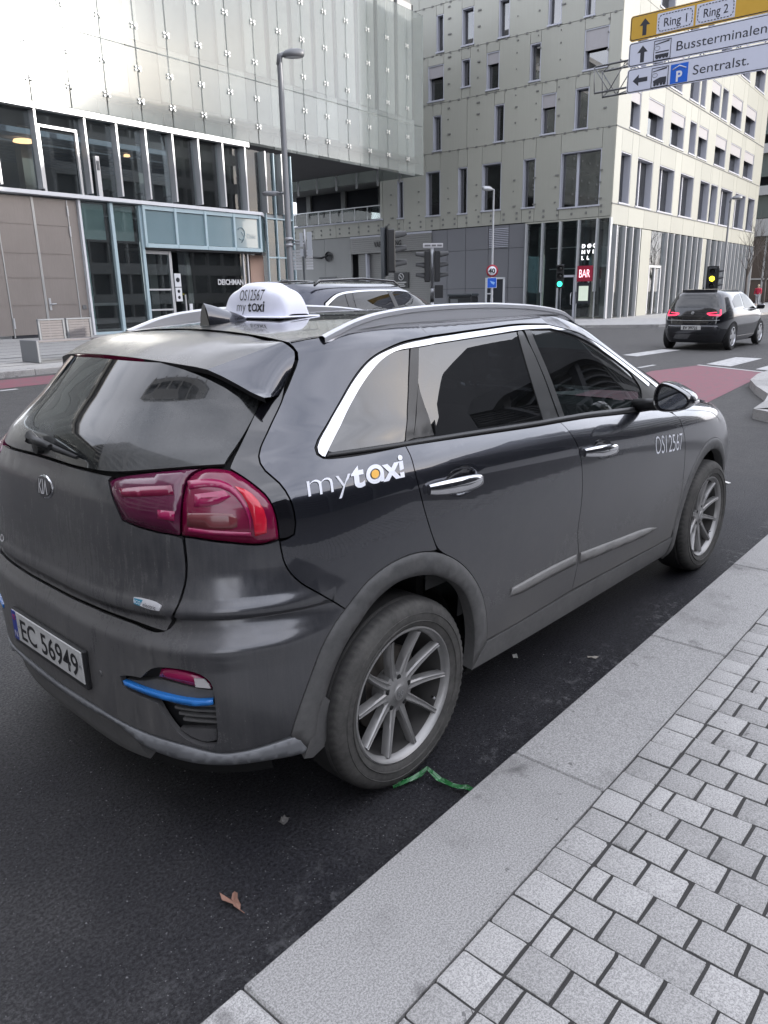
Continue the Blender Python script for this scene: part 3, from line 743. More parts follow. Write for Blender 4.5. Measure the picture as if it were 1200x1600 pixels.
lib.block('window_pane', SHOP, 17.7, 21.3, 23.02, 23.04, 0.55, 3.44)
for a in (21.3, 21.05): lib.block('door_frame', MULL, a, a + 0.07, 22.96, 23.06, 0.5, 3.44)
for k in range(4): lib.block('curtain', simple('linen_curtain', (0.42, 0.41, 0.36), 0.9) if k == 0 else bpy.data.materials['linen_curtain'], 18.5 + k * 0.17, 18.62 + k * 0.17, 23.5 + 0.05 * (k % 2), 23.6 + 0.05 * (k % 2), 0.6, 3.4)
text_obj('wall_lettering', 'DEICHMAN', simple('grey_letter', (0.55, 0.55, 0.57), 0.4), lib.o, 0.30, lambda x, y, z: Vector((19.6 + x * 0.92 - 9.0, 22.995 - 22.8, 2.18 + y - 0.48)), 0.01)
lib.block('cork_pier', simple('terracotta_plaster', (0.40, 0.27, 0.215), 0.8, var=0.1), 21.75, 22.55, 23.3, 24.2, 0.45, 3.42)
# glass stair corner
for i, (a0, a1) in enumerate(((22.62, 23.2), (23.24, 23.75), (23.79, 24.25))):
    lib.block('window_pane', TEALG, a0, a1, 23.06, 23.08, 0.5, 4.9)
for a in (22.6, 23.22, 23.77, 24.27): lib.block('mullion', TF, a - 0.025, a + 0.025, 22.98, 23.10, 0.45, 7.6)
for z in (1.7, 4.92, 3.3): lib.block('transom', TF, 22.6, 24.3, 23.0, 23.1, z, z + 0.06)
for j in range(5): lib.block('window_pane', TEALG, 24.28, 24.30, 23.12 + j * 1.5, 24.56 + j * 1.5, 0.5, 7.6)
for j in range(6): lib.block('mullion', TF, 24.25, 24.33, 23.06 + j * 1.5 - 0.03, 23.06 + j * 1.5 + 0.03, 0.45, 7.6)
mb = MB(); mb.tube([(23.6, 23.5, 0.5), (23.6, 23.5, 1.25)], 0.05, 8); mb.tube([(23.6 + 0.28 * math.cos(t), 23.5, 1.5 + 0.28 * math.sin(t)) for t in np.linspace(0, 2 * PI, 20)], 0.04, 6); lib.mesh('bicycle_hoop', mb, DARK_B)

# ---------------- office block on the corner: cast glass panels with deep windows
def cast_panel(name, c0, c1):
    b = MatB(name); oi = b.node('ShaderNodeObjectInfo'); st = b.noise(b.geo((14, 14, 0.15), rot=(0, 0, -EA)), 3, 4, 0.65); big = b.noise(b.geo(), 0.25, 5, 0.6)
    f = b.math('ADD', b.math('MULTIPLY', st, 0.55), b.math('MULTIPLY', big, 0.45)); c = b.mix(f, c0, c1)
    hv = b.node('ShaderNodeHueSaturation'); b.l.new(c, hv.inputs['Color']); b.l.new(b.ramp(oi.outputs['Random'], 0, 1, 0.93, 1.06, False), hv.inputs['Value'])
    b.set(rough=0.42, spec=0.5); b.l.new(hv.outputs[0], b.p.inputs['Base Color']); b.bump(st, 0.15, 0.02); return b.m
CAST = cast_panel('cast_glass_panel', (0.245, 0.250, 0.215), (0.375, 0.372, 0.33)); REVEAL = simple('pale_blue_reveal', (0.40, 0.41, 0.46), 0.5, var=0.05); BOARDW = simple('grey_window_board', (0.30, 0.29, 0.30), 0.5, var=0.08)
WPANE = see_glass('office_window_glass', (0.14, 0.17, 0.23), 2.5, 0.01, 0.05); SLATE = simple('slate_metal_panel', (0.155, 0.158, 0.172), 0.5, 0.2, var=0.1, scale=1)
off = Site('office_block', 'corner office block of pale panels with deep scattered windows and bar below', 'building', 39.74, 14.26, 0.12)
AR, BR = 39.74, 14.26
def window(side, p0, p1, z0, z1, board=0.0, split=None, deep=0.34):
    """A window let into one face; p runs along the face."""
    def blk(name, mat, q0, q1, d0, d1, y0, y1, par=None):
        if side == 'w': return off.block(name, mat, AR + d0, AR + d1, q0, q1, y0, y1, par)
        return off.block(name, mat, q0, q1, BR + d0, BR + d1, y0, y1, par)
    w = blk('window', WPANE, p0 + 0.05, p1 - 0.05, deep - 0.02, deep, z0 + 0.05, z1 - 0.05)
    # frame and reveal ring
    def sub(name, mat, q0, q1, d0, d1, y0, y1):
        o = blk(name, mat, q0, q1, d0, d1, y0, y1)
        o.parent = w; o.matrix_parent_inverse = Matrix.Identity(4)
        L0, S0 = Vector(w.location), Vector(w.scale); L1, S1 = Vector(o.location), Vector(o.scale)
        o.location = [(l1 - l0) / s0 for l0, l1, s0 in zip(L0, L1, S0)]; o.scale = [s1 / s0 for s1, s0 in zip(S1, S0)]
    sub('reveal', REVEAL, p0, p0 + 0.05, 0.02, deep + 0.04, z0, z1); sub('reveal', REVEAL, p1 - 0.05, p1, 0.02, deep + 0.04, z0, z1)
    sub('reveal', REVEAL, p0 + 0.05, p1 - 0.05, 0.02, deep + 0.04, z1 - 0.05, z1); sub('sill', REVEAL, p0 - 0.05, p1 + 0.05, -0.05, deep + 0.04, z0 - 0.03, z0 + 0.05)
    if board: sub('board', BOARDW, p0 + 0.05, p1 - 0.05, 0.06, 0.12, z1 - board, z1 - 0.05)
    if split is not None: sub('frame_bar', REVEAL, split - 0.07, split + 0.07, deep - 0.10, deep + 0.03, z0 + 0.05, z1 - 0.05)
    return w
def storey(side, z0, z1, wins, p_lo, p_hi, pitch=1.9, joints=()):
    """Fill a storey with panels round its windows; wins: (p0, p1, wz0, wz1)."""
    def pan(q0, q1, y0, y1):
        if q1 - q0 < 0.03 or y1 - y0 < 0.03: return
        g = 0.012
        if side == 'w': off.block('facade_panel', CAST, AR, AR + 0.1, q0 + g, q1 - g, y0 + g, y1 - g)
        else: off.block('facade_panel', CAST, q0 + g, q1 - g, BR, BR + 0.1, y0 + g, y1 - g)
    wins = sorted(wins); p = p_lo
    for w in wins + [(p_hi, None, None, None)]:
        gap = w[0] - p
        n = max(1, int(round(gap / pitch))) if gap > 0.05 else 0
        for k in range(n): pan(p + gap * k / n, p + gap * (k + 1) / n, z0, z1)
        if w[1] is None: break
        pan(w[0], w[1], z0, w[2] - 0.03); pan(w[0], w[1], w[3], z1); p = w[1]
ZS = [5.50, 9.90, 12.60, 15.17, 17.75, 20.35]
W1 = [(14.99, 17.33, 6.08, 8.92, 0, 16.40), (18.85, 19.63, 6.27, 8.87, 0, None), (21.03, 22.33, 6.31, 8.91, 0, None), (23.33, 23.99, 6.28, 8.9, 0, None), (25.28, 26.35, 6.32, 8.9, 0, None), (28.09, 28.57, 6.35, 8.6, 0, None)]
W2 = [(15.87, 16.65, 9.98, 11.99, 0, None), (17.74, 18.61, 9.98, 12.01, 0.68, None), (20.92, 21.57, 9.98, 11.94, 0, None), (25.2, 25.81, 10.0, 11.96, 0, None), (27.6, 28.6, 10.0, 11.96, 0, None)]
W3 = [(14.94, 16.27, 12.75, 14.66, 0.97, None), (18.75, 19.4, 12.75, 14.6, 0, None), (21.31, 22.13, 12.75, 14.67, 0.6, None), (23.21, 23.8, 13.17, 14.63, 0, None), (25.03, 26.15, 12.75, 14.67, 0.66, None)]
W4 = [(15.79, 16.33, 15.25, 17.3, 0, None), (17.64, 18.40, 15.25, 17.2, 0, None), (20.72, 21.4, 15.25, 17.13, 0, None), (23.0, 23.8, 15.3, 17.2, 0, None), (25.04, 25.55, 15.29, 17.24, 0, None)]
W5 = [(16.0, 17.0, 17.9, 19.8, 0.6, None), (19.0, 19.7, 17.9, 19.8, 0, None), (22.0, 23.0, 17.9, 19.8, 0.6, None)]
for (z0, z1), ws_ in zip(zip(ZS, ZS[1:]), (W1, W2, W3, W4, W5)):
    hi = 29.75 if z0 < 6 else 40.0
    storey('w', z0, z1, [w[:4] for w in ws_], BR + 0.02, hi)
    for w in ws_: window('w', *w[:4], board=w[4], split=w[5])
# covered deck beyond
for b0 in np.arange(29.78, 40, 2.05): off.block('facade_panel', CAST, AR, AR + 0.1, b0 + 0.012, b0 + 2.04, 5.51, 6.36); off.block('facade_panel', CAST, AR, AR + 0.1, b0 + 0.012, b0 + 2.04, 8.78, 9.88)
off.block('deck_ledge', REVEAL, AR - 0.06, AR + 0.3, 29.78, 40, 6.37, 6.46)
for b0 in np.arange(30.0, 40, 1.1): off.block('railing_post', STEELM, AR + 0.05, AR + 0.09, b0, b0 + 0.04, 6.46, 7.28)
off.block('handrail', STEELM, AR + 0.04, AR + 0.10, 29.78, 40, 7.28, 7.34)
off.block('railing_glass', SHOP, AR + 0.06, AR + 0.075, 29.78, 40, 6.5, 7.26)
off.block('deck_slab', CONC, AR + 0.3, AR + 14, 29.78, 42, 6.1, 6.36); off.block('deck_ceiling', CONC, AR + 0.1, AR + 14, 29.78, 42, 8.80, 9.0)
off.block('deck_wall', DARKIN, AR + 9, AR + 9.2, 29.8, 42, 6.36, 8.8)
for b0 in (31.6, 35.0, 38.4): off.block('deck_column', CONC, AR + 2.4, AR + 2.8, b0, b0 + 0.4, 6.36, 8.8)
LINEAR = emitter('cold_strip_light', (0.9, 0.95, 1.0), 1.2)
for b0 in (30.8, 33.2, 35.5): off.block('strip_light', LINEAR, AR + 5, AR + 5.08, b0, b0 + 1.0, 8.70, 8.76)
off.block('deck_beam', CAST, AR + 0.02, AR + 0.12, 29.78, 29.98, 6.4, 8.8)
# dark interior core and slabs
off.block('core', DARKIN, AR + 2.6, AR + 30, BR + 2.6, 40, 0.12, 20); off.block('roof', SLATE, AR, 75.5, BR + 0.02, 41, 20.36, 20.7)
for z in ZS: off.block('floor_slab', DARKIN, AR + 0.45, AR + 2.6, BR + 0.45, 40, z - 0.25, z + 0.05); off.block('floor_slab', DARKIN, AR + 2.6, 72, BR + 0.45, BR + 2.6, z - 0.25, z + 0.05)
WARM = emitter('warm_office_light', (1.0, 0.72, 0.45), 1.6)
for b0, z in ((25.5, 8.0), (25.9, 7.4)): off.block('office_light', WARM, AR + 1.2, AR + 1.9, b0, b0 + 0.08, z, z + 0.05)
for b0 in (16.0, 15.4): off.block('strip_light', LINEAR, AR + 1.0, AR + 2.0, b0, b0 + 0.06, 8.3, 8.35)
CURT = simple('taupe_curtain', (0.22, 0.19, 0.16), 0.9)
for p0, p1, z0, z1 in ((17.9, 18.4, 10, 11.3), (17.8, 18.2, 15.3, 17.2), (23.4, 23.8, 6.3, 8.0), (21.5, 22.0, 12.8, 14.0), (14.98, 15.4, 12.8, 13.7)): off.block('curtain', CURT, AR + 0.5, AR + 0.55, p0, p1, z0, z1)
# anchors of the panels, too many to pick apart
mb = MB(); rng = random.Random(3)
for z in ZS[1:5]:
    for b0 in np.arange(14.6, 29.6, 0.62): mb.box(AR - 0.04, AR + 0.02, b0, b0 + 0.12, z - 0.05, z + 0.04)
for z in (5.75, 6.05):
    for b0 in np.arange(14.8, 38, 0.85): mb.box(AR - 0.04, AR + 0.02, b0, b0 + 0.10, z - 0.06, z + 0.06)
for z0 in ZS[:4]:
    for b0 in (14.9, 17.5, 18.83, 20.1, 22.6, 24.6, 26.8, 29.0):
        for dz in (0.9, 1.7, 2.3): mb.box(AR - 0.05, AR + 0.02, b0 + rng.uniform(-0.1, 0.1), b0 + 0.12, z0 + dz, z0 + dz + 0.07)
o = off.mesh('panel_anchors', mb, simple('anchor_grey', (0.15, 0.15, 0.145), 0.6)); o['kind'] = 'stuff'
# ground floor towards the crossing
for b0, b1 in ((19.35, 20.42), (20.45, 21.80), (21.83, 23.4), (23.43, 24.75), (24.78, 26.0)):
    for z0, z1 in ((0.12, 1.9), (1.92, 4.15), (4.17, 5.46)): off.block('wall_panel', SLATE, AR + 0.03, AR + 0.13, b0, b1, z0, z1)
for k in range(11): off.block('louvre_slat', CAST if k % 1 else REVEAL, AR - 0.02, AR + 0.04, 20.46, 21.75, 4.25 + k * 0.1, 4.29 + k * 0.1)
WHT = simple('white_door_frame', (0.55, 0.56, 0.58), 0.45)
off.block('side_door', DARKIN, AR + 0.0, AR + 0.03, 20.66, 21.86, 0.12, 2.42)
for b0, b1, z0, z1 in ((20.6, 20.72, 0.12, 2.5), (21.82, 21.94, 0.12, 2.5), (20.6, 21.94, 2.42, 2.52), (21.40, 21.50, 0.12, 2.42), (21.5, 21.85, 1.55, 1.62)): off.block('door_frame', WHT, AR - 0.05, AR + 0.03, b0, b1, z0, z1)
SHUT = simple('grey_shutter', (0.20, 0.20, 0.195), 0.5, 0.3, var=0.08)
for k in range(34): off.block('shutter_slat', SHUT, AR + 0.30, AR + 0.34 + 0.012 * (k % 2), 26.05, 32.2, 0.15 + k * 0.124, 0.15 + k * 0.124 + 0.115)
for k in range(9): off.block('gate_head_slat', REVEAL if k % 9 == 8 else SHUT, AR - 0.04, AR + 0.02 + 0.015 * (k % 2), 25.9, 32.6, 4.36 + k * 0.125, 4.36 + k * 0.125 + 0.112)
off.block('gate_jamb', REVEAL, AR + 0.0, AR + 0.3, 31.2, 31.32, 0.12, 4.34)
for b0, b1 in ((32.62, 35.0), (35.02, 37.6), (37.62, 40)): off.block('concrete_wall', CONC, AR + 0.02, AR + 0.2, b0, b1, 0.12, 5.48)
for z in (1.9, 2.8): off.block('wall_slot', DARK_B, AR - 0.03, AR + 0.03, 34.0, 35.6, z, z + 0.14)
text_obj('gate_lettering', 'VARELEVERING', simple('black_letter', (0.012, 0.012, 0.012), 0.5), off.o, 0.46, lambda x, y, z: Vector((-0.07, 30.5 - x * 0.72 - BR, 4.72 + y - 0.12)), 0.02, 0.0)
# shop front with the bar
for k, b0 in enumerate((14.0 + 0.24, 14.97, 16.03, 17.14, 18.22, 19.24)):
    off.block('shop_mullion', MULL, AR - 0.16, AR + 0.08, b0 - 0.05, b0 + 0.05, 1.6 if k in (1, 2, 4) else 0.12, 5.40); off.block('shop_mullion', MULL, AR + 0.0, AR + 0.08, b0 - 0.03, b0 + 0.03, 0.12, 1.6)
SB = [14.24, 14.97, 16.03, 17.14, 18.22, 19.24]
for i in range(5): off.block('shop_pane', SHOP, AR + 0.02, AR + 0.04, SB[i] + 0.03, SB[i + 1] - 0.03, 0.2 if i != 2 else 2.55, 5.38)
off.block('shop_door', SHOP, AR + 0.03, AR + 0.05, 16.2, 17.0, 0.2, 2.4)
for b0, b1, z0, z1 in ((16.1, 16.22, 0.15, 2.5), (16.98, 17.1, 0.15, 2.5), (16.1, 17.1, 2.4, 2.52)): off.block('door_frame', REVEAL, AR - 0.03, AR + 0.06, b0, b1, z0, z1)
mb = MB(); mb.tube([(AR - 0.03, 16.32, 0.9), (AR - 0.10, 16.32, 0.95), (AR - 0.10, 16.32, 1.5), (AR - 0.03, 16.32, 1.55)], 0.02, 6); off.mesh('door_pull', mb, MULL)
off.block('shop_column', CONC, AR + 0.9, AR + 1.3, 14.5, 15.0, 0.12, 5.3); off.block('shop_column', CONC, AR + 0.8, AR + 1.1, 18.6, 18.9, 0.12, 5.3)
for b0, z in ((17.4, 4.0), (17.2, 2.85)): off.block('shop_rail', MULL, AR + 0.5, AR + 0.54, 16.1, 18.0, z, z + 0.05)
off.block('fascia', CAST, AR - 0.05, AR + 0.12, BR + 0.02, 19.35, 5.40, 5.48)
NEONW = emitter('white_neon', (0.95, 0.95, 1.0), 1.5); NEONR = emitter('pink_neon', (1.0, 0.45, 0.52), 1.7)
for r, row in enumerate(('DØG', 'NVI', 'LL')):
    for c, ch in enumerate(row):
        text_obj('bar_lettering', ch, NEONW, off.o, 0.27, (lambda r, c: lambda x, y, z: Vector((-0.02, 15.83 - c * 0.32 - x - BR, 3.93 - r * 0.31 + y - 0.12)))(r, c), 0.008)
BARR = MatB('red_bar_sign'); BARR.set(color=(0.16, 0.01, 0.025), emit=(0.22, 0.01, 0.03), emit_s=0.2, rough=0.4)
off.block('bar_sign', BARR.m, AR - 0.14, AR - 0.04, 15.08, 15.98, 2.15, 2.98)
text_obj('bar_sign_lettering', 'BAR', NEONR, off.o, 0.62, lambda x, y, z: Vector((-0.16, 15.87 - x * 0.58 - BR, 2.36 + y - 0.12)), -0.006)
off.block('menu_case', DARKIN, AR - 0.06, AR - 0.0, 15.18, 16.0, 0.95, 2.08); MENU = MatB('lit_menu_sheet'); MENU.set(color=(0.5, 0.56, 0.48), emit=(0.55, 0.62, 0.5), emit_s=0.28)
off.block('menu_sheet', MENU.m, AR - 0.075, AR - 0.062, 15.30, 15.86, 1.10, 1.90)
# long street face in the sun
B1 = [(40.64, 42.2, 0), (43.2, 45.75, 44.5), (46.9, 49.75, 48.3), (51.0, 53.9, 52.5), (55.4, 57.7, 0), (58.05, 59.85, 0), (60.7, 64.0, 62.3), (64.9, 68.2, 66.5), (69.1, 71.4, 0)]
B2 = [(41.6, 43.1, 0.6), (44.3, 47.0, 0.65), (48.3, 51.0, 0.65), (52.1, 53.5, 0), (54.05, 56.2, 0.65), (58.1, 61.0, 0.7), (62.2, 65.3, 0.7), (66.4, 69.6, 0.7)]
B3 = [(42.0, 43.5, 0), (44.5, 46.2, 0.6), (47.4, 49.9, 0.6), (51.5, 53.4, 0), (53.75, 54.85, 0), (56.1, 58.3, 0.7), (58.8, 60.3, 0), (61.3, 64.4, 0.7), (65.6, 68.9, 0.7)]
B4 = [(42.0, 43.4, 0), (45, 47.5, 0.7), (50, 52.3, 0.7), (54, 55.4, 0), (57.5, 60, 0.7), (63.0, 65.6, 0.7), (67.3, 70.5, 0.7)]
storey('s', 9.93, 12.95, [(p, q, 10.05, 12.0) for p, q, x in B2], AR + 0.02, 72.4, 2.2); storey('s', 12.95, 16.4, [(p, q, 13.1, 15.1) for p, q, x in B3], AR + 0.02, 72.4, 2.2)
storey('s', 6.15, 9.93, [(p, q, 6.2, 8.8) for p, q, x in B1], AR + 0.02, 72.4, 2.2); storey('s', 16.4, 20.35, [(p, q, 16.6, 18.8) for p, q, x in B4], AR + 0.02, 72.4, 2.2); storey('s', 5.1, 6.15, [], AR + 0.02, 72.4, 2.6)
for p, q, x in B1: window('s', p, q, 6.2, 8.8, 0, x or None, 0.42)
for B_, z0, z1 in ((B2, 10.05, 12.0), (B3, 13.1, 15.1), (B4, 16.6, 18.8)):
    for p, q, x in B_: window('s', p, q, z0, z1, x, None, 0.42)
for z in (6.15, 9.93, 12.95): off.block('string_line', DARK_B, AR, 72.4, BR - 0.03, BR + 0.03, z - 0.035, z + 0.01)
FIN = [40.33, 41.66, 42.79, 43.97, 48.98, 50.18, 51.53, 52.89, 54.19, 55.48, 56.65, 58.79, 60.4, 61.74, 62.77, 63.84, 64.93, 66.06, 67.21, 68.4, 69.63, 70.89, 72.19]
for i, a in enumerate(FIN):
    off.block('facade_fin', MULL, a - 0.045, a + 0.045, BR - 0.16, BR + 0.10, 0.12, 5.06)
    n = FIN[i + 1] if i + 1 < len(FIN) else a
    if n - a > 0.2 and n - a < 3: off.block('shop_pane', SHOP, a + 0.05, n - 0.05, BR + 0.04, BR + 0.06, 0.2, 5.06)
for a0, a1 in ((44.55, 46.2), (56.8, 58.1)): off.block('pier', CAST, a0, a1, BR - 0.03, BR + 0.12, 0.12, 5.06)
off.block('shop_door', SHOP, 46.5, 48.4, BR + 0.04, BR + 0.06, 0.2, 2.9); off.block('shop_pane', SHOP, 46.3, 48.9, BR + 0.04, BR + 0.06, 3.1, 5.06)
for a in (46.35, 47.4, 48.5): off.block('door_frame', WHT, a - 0.06, a + 0.06, BR - 0.02, BR + 0.08, 0.15, 3.05)
off.block('door_frame', WHT, 46.3, 48.56, BR - 0.02, BR + 0.08, 2.95, 3.08)
off.block('shop_back', simple('shop_back_wall', (0.06, 0.06, 0.062), 0.8, var=0.5, scale=0.6), 42.6, 72, BR + 2.2, BR + 2.4, 0.12, 5.1); off.block('end_wall', CAST, 72.42, 72.6, BR + 0.02, 40, 0.12, 20.3)

# ---------------- glass office beyond the side street
far = Site('glass_office', 'distant glass fronted office with pale floor bands beyond the bare tree', 'building', 86.0, 10.0, 0.0)
far.block('core', DARKIN, 87.5, 110, 4.2, 60, 0, 34); FBAND = simple('pale_floor_band', (0.36, 0.36, 0.36), 0.5); FGL = frit_glass('grey_green_curtain_glass', (0.2, 0.25, 0.25), (0.10, 0.125, 0.125), 0.85, 0.1); FRED = frit_glass('dark_red_brown_glass', (0.1, 0.08, 0.08), (0.055, 0.036, 0.036), 0.92, 0.1)
for i, b0 in enumerate(np.arange(4, 36, 2.4)):
    far.block('glass_panel', FRED, 86.0, 86.1, b0 + 0.09, b0 + 2.31, 0.1, 2.4); far.block('glass_panel', FRED, 86.0, 86.1, b0 + 0.09, b0 + 2.31, 2.55, 6.6); far.block('mullion', FBAND, 85.9, 86.1, b0 - 0.08, b0 + 0.08, 0, 6.6)
    for k in range(5): far.block('glass_panel', FGL, 86.0, 86.1, b0 + 0.06, b0 + 2.34, 8.4 + k * 3.9, 11.5 + k * 3.9)
far.block('transom', FBAND, 85.9, 86.1, 4, 36, 2.4, 2.55)
for k in range(6): far.block('floor_band', FBAND, 85.6, 86.1, 4, 36, 6.65 + k * 3.9 + (0 if k else 0.0), 8.3 + k * 3.9 - (0 if not k else 0.8))
# ---------------- long louvred hall behind the photographer, seen in the car windows
hall = Site('louvred_hall', 'long dark louvred hall mirrored in the side windows of the taxi', 'building', 12.0, -17.0, 0.0)
HALL_H = 9.8; H0, H1 = -16.0, 36.0
hall.block('wall', simple('dark_hall_cladding', (0.03, 0.031, 0.036), 0.6, var=0.3, scale=0.7), H0, H1, -32, -17.3, 0, HALL_H - 0.6)
hall.block('roof', simple('dark_hall_roof', (0.06, 0.062, 0.07), 0.6), H0 - 0.6, H1 + 0.6, -33, -16.4, HALL_H - 0.55, HALL_H)
HL = simple('hall_louvre', (0.075, 0.078, 0.09), 0.5)
for k in range(15): hall.block('louvre', HL, H0, H1, -17.28, -17.0, 1.5 + k * 0.55, 1.62 + k * 0.55)
for k in range(14): hall.block('roof_vent', HL, H0 + 2 + k * 3.6, H0 + 2.9 + k * 3.6, -18.0, -17.2, HALL_H, HALL_H + 0.35)
for k in range(9): hall.block('column', HL, H0 + 1 + k * 5.6, H0 + 1.4 + k * 5.6, -17.1, -16.7, 0, HALL_H - 0.55)
tow = Site('added_shade_block', 'tall grey office beyond the louvred hall mirrored in the glass', 'building', 36.5, -17.0, 0.0)  # added out of view, sized to keep the sun off the lower library front
tow.block('core', simple('shade_block_core', (0.04, 0.042, 0.05), 0.4), 36.6, 57.5, -34, -17.4, 0, 19.5); TWB = simple('office_band', (0.30, 0.30, 0.30), 0.6)
for k in range(7): tow.block('floor_band', TWB, 36.6, 57.5, -17.5, -17.0, 1.2 + k * 2.8, 2.2 + k * 2.8)
for k in range(11): tow.block('mullion', TWB, 36.7 + k * 2.0 - 0.1, 36.7 + k * 2.0 + 0.1, -17.4, -17.05, 0, 19.5)
